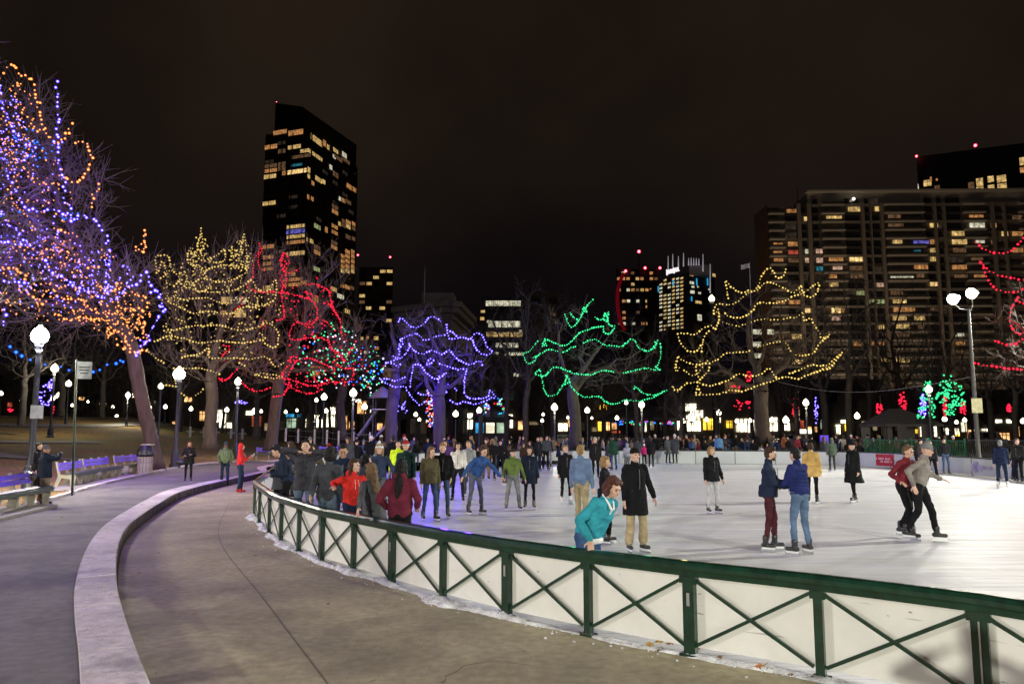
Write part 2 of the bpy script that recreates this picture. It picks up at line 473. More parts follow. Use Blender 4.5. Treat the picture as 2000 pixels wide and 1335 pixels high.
# bench pad and small paths on the hill
pad_m = mat('pad_concrete', (.18, .17, .155), rough=.85, var=.15, scale=2, bump=.2)
def strip(name, pts, w, m, lift=.03):
    P = catmull([Vector((x, y, 0)) for x, y in pts], 8); vs = []; f = []
    for i, p in enumerate(P):
        d = (P[min(i + 1, len(P) - 1)] - P[max(i - 1, 0)]).normalized(); n = Vector((-d.y, d.x, 0)) * w / 2
        for q in (p + n, p, p - n): vs.append((q.x, q.y, lawn_z(q.x, q.y) + lift))
    for i in range(len(P) - 1):
        for k in (0, 1): f.append((i * 3 + k, i * 3 + k + 1, i * 3 + k + 4, i * 3 + k + 3))
    o = obj(name, mk(name, vs, f), m); o['kind'] = 'structure'; return o
strip('path', [(-70, 62), (-52, 66), (-42, 72), (-40, 82), (-44, 100)], 2.6, pad_m, .06)
strip('path', [(-60, 46), (-44, 50), (-32, 60)], 1.6, pad_m, .06)
strip('path', [(-25, 45), (-32, 47), (-48, 62)], 2.0, pad_m, .05)
# joints and cracks in the plaza
joint_m = mat('joint', (.10, .085, .06), rough=.95)
jt = B()
jp = catmull([G(x, y) for x, y in ((446, 985), (430, 1020), (428, 1050), (450, 1090), (500, 1150), (560, 1230), (640, 1335))], 6)
for a, b in zip(jp, jp[1:]): jt.bar(a + Vector((0, 0, .001)), b + Vector((0, 0, .001)), .007, .006)
for cr_pts in (((860, 1335), (905, 1300), (980, 1290), (1040, 1300)),):
    cc = catmull([G(x, y) for x, y in cr_pts], 7)
    cc = [p + Vector((RNG.uniform(-.025, .025), RNG.uniform(-.025, .025), 0)) for p in cc]
    for a, b in zip(cc, cc[1:]): jt.bar(a + Vector((0, 0, .0005)), b + Vector((0, 0, .0005)), .0035, .004)
jo = jt.obj('plaza_joint', joint_m); jo['kind'] = 'structure'
gj = B()
gp = ci
for a, b in zip(gp[20:130], gp[21:131]):
    d = (b - a).normalized(); n = Vector((d.y, -d.x, 0)) * .02
    gj.bar(Vector((a.x, a.y, .001)) + n, Vector((b.x, b.y, .001)) + n, .03, .006)
g2 = gj.obj('curb_joint', joint_m); g2['kind'] = 'structure'

# ------------------------------------------------------------------ rink fence with crossed braces (near and left) and plain boards (far and right)
RH = .87
wp = [Vector((x, y, 0)) for x, y in near]
posts = wp[:]                                                       # traced posts
tail = resample(catmull([wp[-2], wp[-1]] + [Vector((x, y, 0)) for x, y in lft], 10), 1.18)
posts += [p for p in tail if p.y > wp[-1].y + .9]
head_ = [Vector((12.0, .2, 0)), Vector((10.4, .75, 0)), Vector((9.0, 1.45, 0)), Vector((7.6, 2.45, 0))]
posts = head_ + posts
fence = thing('rink_fence', 'dark green railing with X braces and white panels around the near side of the ice', 'fence')
cap_m = mat('tape_silver', (.5, .5, .5), rough=.35, metal=.7, var=.1)
def rail_section(a, b, ext=.0):
    d = (b - a); d.z = 0; d.normalize(); n = Vector((-d.y, d.x, 0)); prof = []
    for k in range(7):
        t = math.pi * k / 6; prof.append((.062 * math.cos(t), .80 + .055 + .02 * math.sin(t)))
    prof = [(.062, .735)] + [(x, z) for x, z in prof] + [(-.062, .735)]
    prof = [(.05, .735), (.055, .78), (.066, .80), (.066, .835), (.05, .862), (.02, .872), (-.02, .872), (-.05, .862), (-.066, .835), (-.066, .80), (-.055, .78), (-.05, .735)]
    vs = [];
    for p in (a - d * ext, b + d * ext):
        for x, z in prof: vs.append(Vector((p.x, p.y, z)) + n * x)
    N = len(prof); f = [[k, (k + 1) % N, N + (k + 1) % N, N + k] for k in range(N)]
    f.append(list(range(N))[::-1]); f.append([N + k for k in range(N)])
    return mk('rail', vs, f)
CEN = Vector((6, 25, 0))
for i, (a, b) in enumerate(zip(posts, posts[1:])):
    d = (b - a); Lh = d.length; d.normalize(); n = Vector((-d.y, d.x, 0))
    if n.dot(CEN - a) < 0: n = -n                                   # towards the ice
    out = -n
    o = obj('rail', rail_section(a, b, .002), green_m, fence, smooth=False)
    # white board set back towards the ice
    q0 = a + n * .035; q1 = b + n * .035
    B().bar(Vector((q0.x, q0.y, .405)) + d * .003, Vector((q1.x, q1.y, .405)) - d * .003, .014, .655).obj('panel', white_m, fence)
    wpst = .115 if i % 2 == 0 else .075
    za, zb = .10, .715
    e0 = a + out * .012 + d * .05; e1 = b + out * .012 - d * .05
    B().bar((e0.x, e0.y, zb), (e1.x, e1.y, za), .018, .03).obj('brace', green_m, fence)
    e0 += out * .02; e1 += out * .02
    B().bar((e0.x, e0.y, za), (e1.x, e1.y, zb), .018, .03).obj('brace', green_m, fence)
    rz = math.atan2(d.y, d.x)
    pc = a + out * .0
    pb = B().box((0, 0, .367), (wpst, .07, .733)).box((0, -.0, .012), (wpst + .07, .12, .024)).box((0, 0, .70), (wpst + .05, .10, .065))
    pb.obj('post', green_m, fence, (pc.x, pc.y, 0), (0, 0, rz))
    if i % 2 == 0 and 4 <= i < 20:
        # bright steel strip bolted to the thick posts
        c = pc + out * .038
        B().box((0, 0, .52 if i != 6 else .38), (.012 if i == 6 else .03, .006, .12 if i != 6 else .62)).obj('steel_strip' if i == 6 else 'sticker', cap_m, fence, (c.x, c.y, 0), (0, 0, rz))
# far boards
boards = thing('rink_boards', 'low grey white boards with a dark cap along the far side of the ice', 'boards')
board_m = mat('far_board', (.50, .54, .53), rough=.5, var=.08, scale=.8)
dark_m = mat('dark_rubber', (.015, .02, .018), rough=.5)
bp_ = catmull([Vector((x, y, 0)) for x, y in lft[-3:] + farb], 10)
bp_ = resample(bp_, 2.44)
for a, b in zip(bp_, bp_[1:]):
    d = (b - a).normalized() * .012
    B().bar(Vector((a.x, a.y, .42)) + d, Vector((b.x, b.y, .42)) - d, .06, .78).obj('board_panel', board_m, boards)
    B().bar(Vector((a.x, a.y, .845)), Vector((b.x, b.y, .845)), .10, .06).obj('cap_rail', dark_m, boards)
    B().box((0, 0, .4), (.03, .09, .8)).obj('joint_strip', dark_m, boards, a, (0, 0, math.atan2(d.y, d.x)))
# snow and scraped ice at the fence foot
vs = []; f = []; P = resample(catmull([p for p in posts], 8), .06)
for i, p in enumerate(P):
    d = (P[min(i + 1, len(P) - 1)] - P[max(i - 1, 0)]).normalized(); n = Vector((-d.y, d.x, 0))
    if n.dot(CEN - p) > 0: n = -n
    brk = max(0., min(1., .75 + 1.1 * math.sin(i * .053 + 2 * math.sin(i * .021)) * math.sin(i * .19 + 1)))
    w = .02 + (.025 + .075 * brk) * (math.sin(i * .31) * .25 + math.sin(i * .11) * math.sin(i * .037 + 1) * .6 + .75) * (1.3 if p.y > 9 else .8); h = (.010 + .035 * brk) * (1 + .5 * math.sin(i * .47) * math.sin(i * .17)) * (1.3 if p.y > 9 else .8)
    for k in range(9):
        t = k / 8; z = h * math.sin(math.pi * min(1, t * .9 + .1)) ** .7 * RNG.uniform(.6, 1.15) if 0 < k < 8 else -.01
        q = p + n * (-.02 + (w + .04) * t * RNG.uniform(.86, 1.14)); vs.append((q.x, q.y, z + .004))
for i in range(len(P) - 1):
    for k in range(8): f.append((i * 9 + k, i * 9 + k + 1, (i + 1) * 9 + k + 1, (i + 1) * 9 + k))
sn = obj('snow_ridge', mk('snow_ridge', vs, f), snow_m, smooth=True)
tag(sn, 'strip of scraped snow lying along the foot of the green railing', 'snow', kind='stuff')
# loose snow crumbs
cb = B()
for _ in range(260):
    i = RNG.randrange(len(P) - 1); p = P[i]; d = (P[i + 1] - p).normalized(); n = Vector((-d.y, d.x, 0))
    if n.dot(CEN - p) > 0: n = -n
    q = p + n * (.10 + .30 * RNG.random() ** 2.5); s = RNG.uniform(.004, .02) ** 1.0
    cb.ball((q.x, q.y, s * .5), (s, s * RNG.uniform(.7, 1.3), s * .6), 5, 3)
tag(cb.obj('snow_crumbs', snow_m), 'loose crumbs of snow scattered on the plaza along the railing', 'snow', kind='stuff')
# maple leaves
leafA = mat('leaf_yellow', (.42, .25, .05), rough=.7, var=.3, scale=20); leafB = mat('leaf_orange', (.40, .15, .04), rough=.7, var=.3, scale=20); leafC = mat('leaf_brown', (.16, .09, .04), rough=.8, var=.3, scale=20)
def leaf_mesh():
    pts = []; lob = [(0, 1.), (28, .42), (48, .86), (72, .40), (98, .72), (125, .36), (150, .42), (180, .30)]
    full = lob + [(360 - a, r) for a, r in reversed(lob[1:-1])]
    for k, (a, r) in enumerate(full):
        pts.append((r * math.sin(R(a)), r * math.cos(R(a)), .16 * math.sin(k * 1.7) + .1 * r))
    c = len(pts); v = pts + [(0, 0, 0)]; n = len(pts)
    f = [(k, (k + 1) % n, c) for k in range(n)]
    v += [(.015, -.3, 0), (-.015, -.3, 0), (.02, -.8, .12), (-.01, -.8, .12)]
    f.append((c + 1, c + 2, c + 4, c + 3))
    return mk('maple_leaf', v, f)
lms = []
for m in (leafA, leafB, leafC):
    me = leaf_mesh(); me.materials.append(m); lms.append(me)
def leaf(p, s, k, rot, label, z=.03):
    o = bpy.data.objects.new('maple_leaf', lms[k]); C.objects.link(o)
    o.location = (p.x, p.y, z); o.scale = (s, s, s); o.rotation_euler = rot
    tag(o, label, 'leaf', 'fallen leaves at the foot of the railing')
spec = [(1268, 1262, .075, 0, 'broad yellow maple leaf in the snow, left of the leaf pile by the thick post'),
        (1290, 1254, .085, 0, 'largest yellow maple leaf standing up in the snow pile near the thick post'),
        (1310, 1262, .07, 1, 'orange brown maple leaf on the right of the small leaf pile'),
        (1283, 1272, .05, 2, 'small brown leaf below the yellow leaf pile'),
        (1362, 1268, .075, 1, 'orange leaf leaning upright against the right side of the thick post'),
        (1135, 1236, .05, 2, 'dark red brown leaf beside the thin post under the hand'),
        (1405, 1283, .045, 2, 'small dark leaf in the snow right of the thick post'),
        (1482, 1300, .06, 1, 'brown curled leaf halfway between the thick post and the next thin post'),
        (1495, 1298, .05, 0, 'pale yellow leaf beside the curled brown leaf at the railing foot'),
        (1545, 1318, .045, 2, 'small brown leaf near the thin post at the bottom right'),
        (1030, 1212, .04, 2, 'tiny dark leaf in the snow left of the hand post'),
        (655, 1105, .05, 2, 'dark leaf frozen in the snow near the crowd at the railing')]
for i, (x, y, s, k, lb) in enumerate(spec):
    leaf(G(x, y, .04), s, k, (RNG.uniform(-.6, .6) + (1.0 if i in (1, 4) else 0), RNG.uniform(-.5, .5), RNG.uniform(0, 6)), lb, .065 if i in (0, 1, 2, 4) else .045)
for i, (x, y) in enumerate(((271, 1120), (310, 1081), (232, 1059), (500, 1085), (380, 1200), (640, 1180), (330, 1000), (120, 1010), (60, 1040))):
    z = UP if x < 240 else 0
    q = G(x, y, z)
    o = bpy.data.objects.new('maple_leaf', lms[2 if i % 2 else 1]); C.objects.link(o); o.location = (q.x, q.y, z + .012); o.scale = (.04,) * 3; o.rotation_euler = (.1, .2, i)
    tag(o, ['small dark leaf on the plaza beside the bend of the granite curb', 'dry leaf in the shadow of the granite curb', 'dark leaf on top of the granite curb', 'leaf fallen on the plaza below the leftmost railing post', 'leaf in the middle of the empty plaza', 'leaf on the plaza near the snow at the railing', 'leaf on the curb shadow further up the bend', 'leaf on the upper path by the green sign pole', 'leaf on the upper path at the left edge of the picture'][i], 'leaf')
# leaves lying over the lawn and at the path edge: nobody could count them
rl = np.random.default_rng(5); LV = []; LF = []
base = np.array([v.co[:] for v in lms[0].vertices]); bf = [tuple(p.vertices) for p in lms[0].polygons]
for k in range(5200):
    t = rl.random(); i = rl.random() * .62 + .14
    a = at_frac(E, i); b = at_frac(O, i); p = a.lerp(b, (rl.random() ** 2.2) * .42)
    s = rl.uniform(.05, .085); an = rl.uniform(0, 6.28); c_, s_ = math.cos(an), math.sin(an)
    q = np.array([(-1, -.6, .1), (1, -.6, .0), (0, .9, .25)]) * s
    q = np.stack([q[:, 0] * c_ - q[:, 1] * s_, q[:, 0] * s_ + q[:, 1] * c_, q[:, 2]], 1) + (p.x, p.y, lawn_z(p.x, p.y) + .015)
    n = len(LV); LV += q.tolist(); LF.append((n, n + 1, n + 2))
lv = obj('fallen_leaves', npmesh('fallen_leaves', LV, LF), mat('leaf_litter', (.42, .21, .055), rough=.8, var=.4, scale=.8))
tag(lv, 'scattered fallen leaves covering the lawn behind the benches', 'leaves', kind='stuff')
# ================================================================== TREES
bark_m = mat('bark', (.050, .036, .026), rough=.9, var=.35, scale=5, bump=.7, bscale=14, stretch=(1, 1, .25))
twig_m = mat('twig', (.11, .085, .068), rough=.85, var=.2, scale=3)
bark_dark = mat('bark_dark', (.045, .037, .03), rough=.95, var=.3, scale=4, bump=.4)
def frusta(P0, P1, R0, R1, n):
    P0 = np.asarray(P0, float); P1 = np.asarray(P1, float); R0 = np.asarray(R0, float); R1 = np.asarray(R1, float)
    D = P1 - P0; D /= np.maximum(np.linalg.norm(D, axis=1, keepdims=True), 1e-6)
    ref = np.where(np.abs(D[:, 2:3]) > .9, np.array([[1., 0, 0]]), np.array([[0, 0, 1.]]))
    X = np.cross(D, ref); X /= np.maximum(np.linalg.norm(X, axis=1, keepdims=True), 1e-6); Y = np.cross(D, X)
    m = len(P0); V = np.zeros((m, 2 * n, 3))
    for k in range(n):
        a = 2 * math.pi * k / n; o = X * math.cos(a) + Y * math.sin(a)
        V[:, k] = P0 + o * R0[:, None]; V[:, n + k] = P1 + o * R1[:, None]
    F = []
    for k in range(n):
        j = (k + 1) % n; F.append([k, j, n + j, n + k])
    F = np.array(F)[None] + (np.arange(m) * 2 * n)[:, None, None]
    return V.reshape(-1, 3), F.reshape(-1, 4)
def grow(trunk, env, n_attr=450, step=.55, seed=1, up=.12, maxit=90):
    """trunk: list of points; env: list of ellipsoids (centre, radii). space colonisation"""
    g = np.random.default_rng(seed)
    A_ = []
    while len(A_) < n_attr:
        c, r = env[g.integers(len(env))]
        p = g.normal(size=3); p /= np.linalg.norm(p); p *= g.random() ** (1 / 2.2)
        A_.append(np.array(c) + p * np.array(r))
    A_ = np.array(A_); N = [np.array(t, float) for t in trunk]; par = list(range(-1, len(trunk) - 1))
    alive = np.ones(len(A_), bool); kill = step * 1.35
    P = np.array(N)
    cnt = 0
    for it in range(maxit):
        if not alive.any(): break
        At = A_[alive]
        D2 = ((At[:, None] - P[None]) ** 2).sum(2); D2[:, :max(0, len(trunk) - 3)] += 1e3
        ne = D2.argmin(1); dm = np.sqrt(D2[np.arange(len(At)), ne])
        dirs = {}
        for k, a in zip(ne, range(len(At))):
            v = At[a] - P[k]; v = v / (np.linalg.norm(v) + 1e-9); dirs.setdefault(int(k), []).append(v)
        new = []
        for k, vs in dirs.items():
            d = np.mean(vs, 0) + g.normal(size=3) * .16 + np.array([0, 0, up]); d /= np.linalg.norm(d) + 1e-9
            new.append(P[k] + d * step); par.append(k)
        P = np.vstack([P, new])
        D2 = ((A_[:, None] - np.array(new)[None]) ** 2).sum(2).min(1)
        alive &= D2 > kill * kill
        if len(P) > 5200: break
    return P, np.array(par)
def branch_data(P, par, r_base, tip=.014, e=1.95):
    n = len(P); rad = np.zeros(n); ch = [[] for _ in range(n)]
    for i in range(1, n): ch[par[i]].append(i)
    for i in range(n - 1, -1, -1):
        if not ch[i]: rad[i] = tip
        else: rad[i] = (sum(rad[c] ** e for c in ch[i])) ** (1 / e)
    rad = tip + (rad - tip) * max(0., (r_base - tip)) / max(1e-6, rad[0] - tip)
    return rad, ch
def twigs(P, par, rad, ch, seed=2, n=(2, 4), length=(.6, 1.5), r=.011, thr=.05, up=.35, cmax=9000, ctr=None):
    g = np.random.default_rng(seed); a0 = []; a1 = []; r0 = []; r1 = []
    ids = [i for i in range(1, len(P)) if rad[i] < thr]
    for i in ids:
        d = P[i] - P[par[i]]; d /= np.linalg.norm(d) + 1e-9
        k = g.integers(n[0], n[1] + 1) + (2 if not ch[i] else 0)
        for _ in range(k):
            v = d * .7 + g.normal(size=3) * .55 + np.array([0, 0, up]); v /= np.linalg.norm(v)
            L = g.uniform(*length); p = P[i]; q = p + v * L * .5
            v2 = v + g.normal(size=3) * .28 + np.array([0, 0, up * .5]); v2 /= np.linalg.norm(v2); s = q + v2 * L * .5
            a0 += [p, q]; a1 += [q, s]; r0 += [r, r * .75]; r1 += [r * .75, r * .35]
            v3 = v + g.normal(size=3) * .6; v3 /= np.linalg.norm(v3)
            a0.append(q); a1.append(q + v3 * L * .4); r0.append(r * .6); r1.append(r * .3)
    return a0, a1, r0, r1
def build_tree(name, label, trunk, env, r_base, seed, n_attr=450, step=.55, m=bark_m, tm=twig_m, tw=True, group=None, twr=.011, twl=(.6, 1.5), twn=(2, 4), up=.12, twup=.35):
    base = Vector(trunk[0])
    P, par = grow([tuple(Vector(t) - base) for t in trunk], [(tuple(Vector(c) - base), r) for c, r in env], n_attr, step, seed, up)
    rad, ch = branch_data(P, par, r_base)
    t = thing(name, label, 'tree', base, group=group)
    nt_ = len(trunk)
    for i in range(nt_): rad[i] = max(rad[i], r_base * (1 - .45 * i / nt_))
    tb = B(); pts = [P[i] for i in range(nt_)]
    rr = [rad[i] for i in range(nt_)]
    cp = catmull(pts, 5); n_ = len(cp); cr_ = [rr[min(len(rr) - 1, int(k / 5))] * (1 - (k % 5) / 5) + rr[min(len(rr) - 1, int(k / 5) + 1)] * ((k % 5) / 5) for k in range(n_)]
    g = random.Random(seed)
    cr_[0] *= 1.5; cr_[1] *= 1.2; cr_[2] *= 1.06
    cr_ = [r * g.uniform(.95, 1.05) for r in cr_]
    cp[0] = cp[0] - Vector((0, 0, .25))
    tb.tube(cp, cr_, 12); tb.obj('trunk', m, t, smooth=True)
    idx = np.array([i for i in range(nt_, len(P))])
    pr = par[idx]
    big = rad[idx] > .06
    # smooth limbs: curved through jittered midpoints
    VV = []; FF = []; off = 0
    for sel, n in ((big, 7), (~big, 4)):
        if not sel.any(): continue
        ii = idx[sel]; pp = par[ii]
        V_, F_ = frusta(P[pp], P[ii] + (P[ii] - P[pp]) * .04, np.minimum(rad[pp], rad[ii] * 1.25), rad[ii], n)
        VV.append(V_); FF.append(F_ + off); off += len(V_)
    me = npmesh('crown', np.vstack(VV), np.vstack(FF)); me.materials.append(m)
    co = obj('crown', me, None, t, smooth=True)
    if tw:
        a0, a1, r0, r1 = twigs(P, par, rad, ch, seed + 5, twn, twl, twr, up=twup)
        V_, F_ = frusta(a0, a1, r0, r1, 3)
        me = npmesh('twigs', V_, F_); me.materials.append(tm)
        o = obj('twigs', me, None, t); o['kind'] = 'stuff'
    return t
def crown_at(x, y, D, rpx, rpy, dep=None):
    c = A(x, y, D); k = D / 1500.
    return (tuple(c), (rpx * k, dep or rpx * k, rpy * k))
def tree_px(name, label, pts, D, env, rpx, seed, **kw):
    z0 = A(pts[0][0], pts[0][1], D).z
    return build_tree(name, label, [tuple(A(x, y, D)) for x, y in pts], [crown_at(x, y, D, a, b, a * D / 1500 * .9) for x, y, a, b in env], rpx * D / 1500., seed, **kw)

# the big tree at the left with blue and orange bulbs (leaning trunk) and its neighbour out of frame
tree_px('lit_tree', 'leaning bare tree with blue and orange bulbs at the left, trunk behind the litter bin', [(306, 912), (296, 860), (282, 800), (270, 745), (262, 700), (255, 670)], 37.5,
        [(150, 560, 170, 110), (70, 420, 130, 150), (10, 300, 110, 150), (60, 250, 70, 90), (130, 400, 90, 110), (215, 590, 90, 70), (-20, 560, 160, 110)], 13, 11, n_attr=1250, step=.48, twn=(3, 5), twl=(.7, 1.9), twr=.014)
build_tree('park_tree', 'huge bare tree rooted left of the picture, dark limbs reaching in at the edge', [(-26.5, 22, .3), (-26, 22, 3), (-25, 22.2, 6), (-23.5, 22.6, 8.5)],
        [((-21, 25, 11), (5, 5, 4)), ((-23, 24, 15), (5, 5, 3)), ((-18.0, 24, 8.0), (3, 4, 2.5))], .5, 23, n_attr=380, step=.6, twr=.010)
build_tree('shade_tree', 'bare tree on the lawn beside the upper path out of sight left of the camera', [(-13.2, 9, .3), (-13.1, 9, 2.2), (-12.7, 9.1, 4), (-12.2, 9.3, 5.5)],
        [((-12.5, 10, 9.5), (3.5, 5, 3.2)), ((-13.5, 6, 9), (3, 3, 3))], .34, 29, n_attr=170, step=.7, tw=False)
# white-lit tree and its neighbours
WT = tree_px('lit_tree', 'wide vase shaped bare tree with warm white bulbs, left of the red lit tree', [(410, 868), (411, 830), (413, 800), (415, 785)], 44,
        [(430, 610, 130, 90), (380, 700, 80, 60), (480, 560, 80, 90), (360, 560, 60, 60), (480, 690, 70, 60)], 11.5, 31, n_attr=800, step=.6, up=.3, twup=.8, twl=(.8, 2.0), twr=.013)
RT = tree_px('lit_tree', 'tall bare tree hung with red bulbs in front of the glass tower', [(529, 872), (534, 830), (538, 795), (542, 770)], 47,
        [(600, 640, 110, 95), (560, 560, 70, 80), (650, 690, 90, 60), (520, 700, 70, 60), (620, 560, 60, 60)], 11, 37, n_attr=750, step=.6, up=.25, twup=.6, twl=(.8, 1.8), twr=.013)
MT = tree_px('lit_tree', 'low round tree with multicoloured bulbs right of the red lit tree', [(668, 850), (666, 815), (663, 790)], 66,
        [(660, 700, 70, 60), (700, 720, 40, 50)], 9, 41, n_attr=260, step=.7, twr=.014)
# blue
BT = tree_px('lit_tree', 'bare tree glowing deep blue above the middle of the crowd', [(858, 880), (858, 840), (858, 800), (856, 775)], 56,
        [(860, 700, 100, 65), (820, 650, 60, 40), (900, 720, 60, 50)], 12, 43, n_attr=620, step=.7, twr=.015)
tree_px('lit_tree', 'second blue lit tree with a thick straight trunk left of the middle', [(764, 875), (764, 835), (765, 800), (770, 770)], 58,
        [(790, 700, 55, 50), (760, 640, 30, 40)], 12, 47, n_attr=220, step=.8, twr=.015)
GT = tree_px('lit_tree', 'bare tree with green garlands and a forked trunk right of the middle', [(1124, 885), (1124, 840), (1122, 800), (1118, 770), (1119, 745)], 56,
        [(1150, 690, 120, 60), (1110, 640, 60, 45), (1230, 700, 70, 60), (1160, 740, 100, 30)], 11, 53, n_attr=420, step=.8, m=bark_m, twr=.012, twl=(.6, 1.2), twn=(1, 2))
YT = tree_px('lit_tree', 'broad bare tree with warm yellow garlands in front of the apartment block', [(1492, 860), (1489, 825), (1486, 790), (1487, 765)], 60,
        [(1480, 660, 140, 80), (1520, 600, 80, 55), (1580, 680, 60, 60), (1400, 690, 70, 60), (1450, 620, 50, 50)], 13.5, 59, n_attr=620, step=.75, twr=.013, up=.05, twn=(1, 3))
XT = tree_px('lit_tree', 'tree with red garlands cut off by the right edge of the picture', [(2120, 900), (2120, 840), (2110, 780), (2100, 740)], 46,
        [(2060, 620, 110, 120), (2020, 700, 80, 50)], 16, 61, n_attr=420, step=.7, twr=.013)

# dark trees of the park beyond
protos = []
def dark_tree(seed, H, n_attr=150):
    return None
_dt = {}
def far_tree(x, ybase, D, hpx, wpx, label, seed, zb=None, m=bark_dark):
    key = seed % 5
    if key not in _dt:
        P, par = grow([(0, 0, 0), (0.1, 0, .9), (.05, 0, 1.9), (.15, .05, 2.8)], [((0, 0, 6.6), (3.4, 3.4, 3.2)), ((.6, 0, 5), (2.6, 2.6, 1.6))], 210, .45, 100 + key, .15)
        rad, ch = branch_data(P, par, .26)
        V1, F1 = frusta(P[par[1:]], P[1:], np.minimum(rad[par[1:]], rad[1:] * 1.3), rad[1:], 6)
        a0, a1, r0, r1 = twigs(P, par, rad, ch, key, (1, 3), (.5, 1.1), .014)
        V2, F2 = frusta(a0, a1, r0, r1, 3)
        me1 = npmesh('trunk', V1, F1); me1.materials.append(m); me1.shade_smooth(); me2 = npmesh('twigs', V2, F2); me2.materials.append(m)
        _dt[key] = (me1, me2)
    c = A(x, ybase, D); k = D / 1500.
    t = thing('park_tree', label, 'tree', c if zb is None else (c.x, c.y, zb), seed * 1.3, 'dark bare trees of the park')
    s = (wpx * k / 7.6, wpx * k / 7.6, hpx * k / 9.9)
    for nm, me in zip(('trunk', 'twigs'), _dt[key]):
        o = bpy.data.objects.new(nm, me); C.objects.link(o); o.parent = t; o.scale = s
        if nm == 'twigs': o['kind'] = 'stuff'
    return t
FT = [(40, 830, 62, 250, 190, 'dark tree behind the left lamp post, nearest to the left edge'), (120, 812, 80, 230, 200, 'dark bare tree on the rise between the left lamp and the green sign pole'),
      (200, 815, 85, 190, 150, 'slim dark tree on the rise right of the green sign pole'), (350, 842, 82, 200, 150, 'dark tree behind the lamp left of the white lit tree'),
      (455, 855, 84, 190, 150, 'dark trunk just right of the white lit trunk'), (500, 858, 80, 210, 160, 'dark trunk left of the red lit trunk'),
      (610, 862, 90, 200, 140, 'dark tree behind the pale fence posts'), (940, 870, 74, 250, 130, 'dark tree between the blue and the green lit trees, left one'),
      (988, 872, 78, 300, 150, 'tall dark tree in front of the lit office floors'), (1025, 872, 70, 340, 170, 'tallest dark tree just left of the green lit tree'),
      (1080, 872, 85, 320, 150, 'dark tree behind the left half of the green lit tree'), (1246, 872, 72, 290, 150, 'dark tree behind the right half of the green garlands'),
      (1300, 872, 88, 260, 120, 'slim dark tree between the green and yellow lit trees'), (1330, 870, 66, 130, 110, 'low branching tree in front of the bright shop lights'),
      (1400, 872, 82, 180, 120, 'dark trunk left of the yellow lit trunk'), (1560, 868, 84, 200, 130, 'dark trunk just right of the yellow lit trunk'),
      (1615, 868, 76, 310, 170, 'tall dark tree right of the yellow garlands'), (1660, 868, 70, 360, 190, 'biggest dark tree in front of the apartment block'),
      (1700, 866, 90, 260, 140, 'dark tree left of the white tent'), (1820, 868, 72, 240, 140, 'dark trunk right of the green bulb cluster'),
      (1862, 866, 80, 290, 160, 'dark tree just left of the floodlight mast'), (1940, 868, 74, 250, 150, 'dark tree right of the floodlight mast'),
      (1985, 870, 66, 270, 160, 'dark tree nearest to the right edge'), (715, 862, 84, 170, 110, 'dark tree behind the playground slide'),
      (1765, 866, 95, 330, 190, 'dark tree behind the white tent'), (1530, 866, 96, 240, 140, 'dark tree beyond the yellow lit tree, nearer to the red bulbs'),
      (300, 838, 95, 130, 90, 'small dark tree far behind the litter bin'), (240, 825, 95, 120, 90, 'small dark tree on the far rise left of the leaning trunk'),
      (880, 870, 92, 190, 120, 'dark tree far behind the blue lit trunk'), (1180, 872, 95, 170, 120, 'dark tree far behind the green lit trunk')]
for i, (x, y, D, h, w, lb) in enumerate(FT): far_tree(x, y, D, h, w, lb, i + 1)
# a darker wood beyond the far trees
rw = random.Random(77); a0 = []; a1 = []; q0 = []; q1 = []
for i in range(64):
    D = rw.uniform(98, 112); x = rw.uniform(-85, 85); h = rw.uniform(9, 17); lean = rw.uniform(-.6, .6)
    a0.append((x, D, 0)); a1.append((x + lean, D, h * .5)); q0.append(.24); q1.append(.15)
    for k in range(26):
        zz = h * rw.uniform(.22, .75); xx = x + lean * zz / (h * .5); an = rw.uniform(0, 6.28); L = rw.uniform(1.2, 3.4)
        p = (xx, D, zz); q = (xx + math.cos(an) * L * .7, D + math.sin(an) * L * .7, zz + L * .8); a0.append(p); a1.append(q); q0.append(.07); q1.append(.025)
        for _ in range(3):
            s = (q[0] + rw.uniform(-1.2, 1.2), q[1] + rw.uniform(-1.2, 1.2), q[2] + rw.uniform(.2, 1.8)); a0.append(q); a1.append(s); q0.append(.025); q1.append(.01)
V_, F_ = frusta(a0, a1, q0, q1, 4); me = npmesh('far_wood', V_, F_); me.materials.append(bark_dark)
tag(obj('far_wood', me), 'mass of dark bare trees at the far edge of the park before the shops', 'trees', kind='stuff')

# ================================================================== BULB STRINGS
ICO = None
def ico():
    global ICO
    if ICO is None:
        bm = bmesh.new(); bmesh.ops.create_icosphere(bm, subdivisions=1, radius=1)
        ICO = (np.array([v.co[:] for v in bm.verts]), np.array([[v.index for v in f.verts] for f in bm.faces])); bm.free()
    return ICO
def zz(pts, sc, ox, oy): return [(ox + x / sc, oy + y / sc) for x, y in pts]
bulb_col = {
    'blue': emat('bulb_blue', (.05, .015, 1.0), 3.0, (.50, .42, 1.0), False),
    'cyan': emat('bulb_cyan', (.0, .07, 1.0), 1.8, (.08, .34, 1.0), False),
    'orange': emat('bulb_orange', (1.0, .20, .01), 1.9, (1.0, .62, .26), False),
    'green': emat('bulb_green', (.0, .50, .14), 1.6, (.12, 1.0, .45), False),
    'white': emat('bulb_warm_white', (.85, .52, .10), 1.0, (1.0, .82, .36), False),
    'yellow': emat('bulb_warm_yellow', (.80, .50, .08), 1.3, (1.0, .82, .32), False),
    'red': emat('bulb_red', (.85, .0, .03), 1.5, (1.0, .05, .09), False),
    'coolwhite': emat('bulb_cool_white', (.6, .7, 1.0), 1.6, (1, 1, 1), False)}
wire_m = mat('wire', (.012, .02, .014), rough=.6)
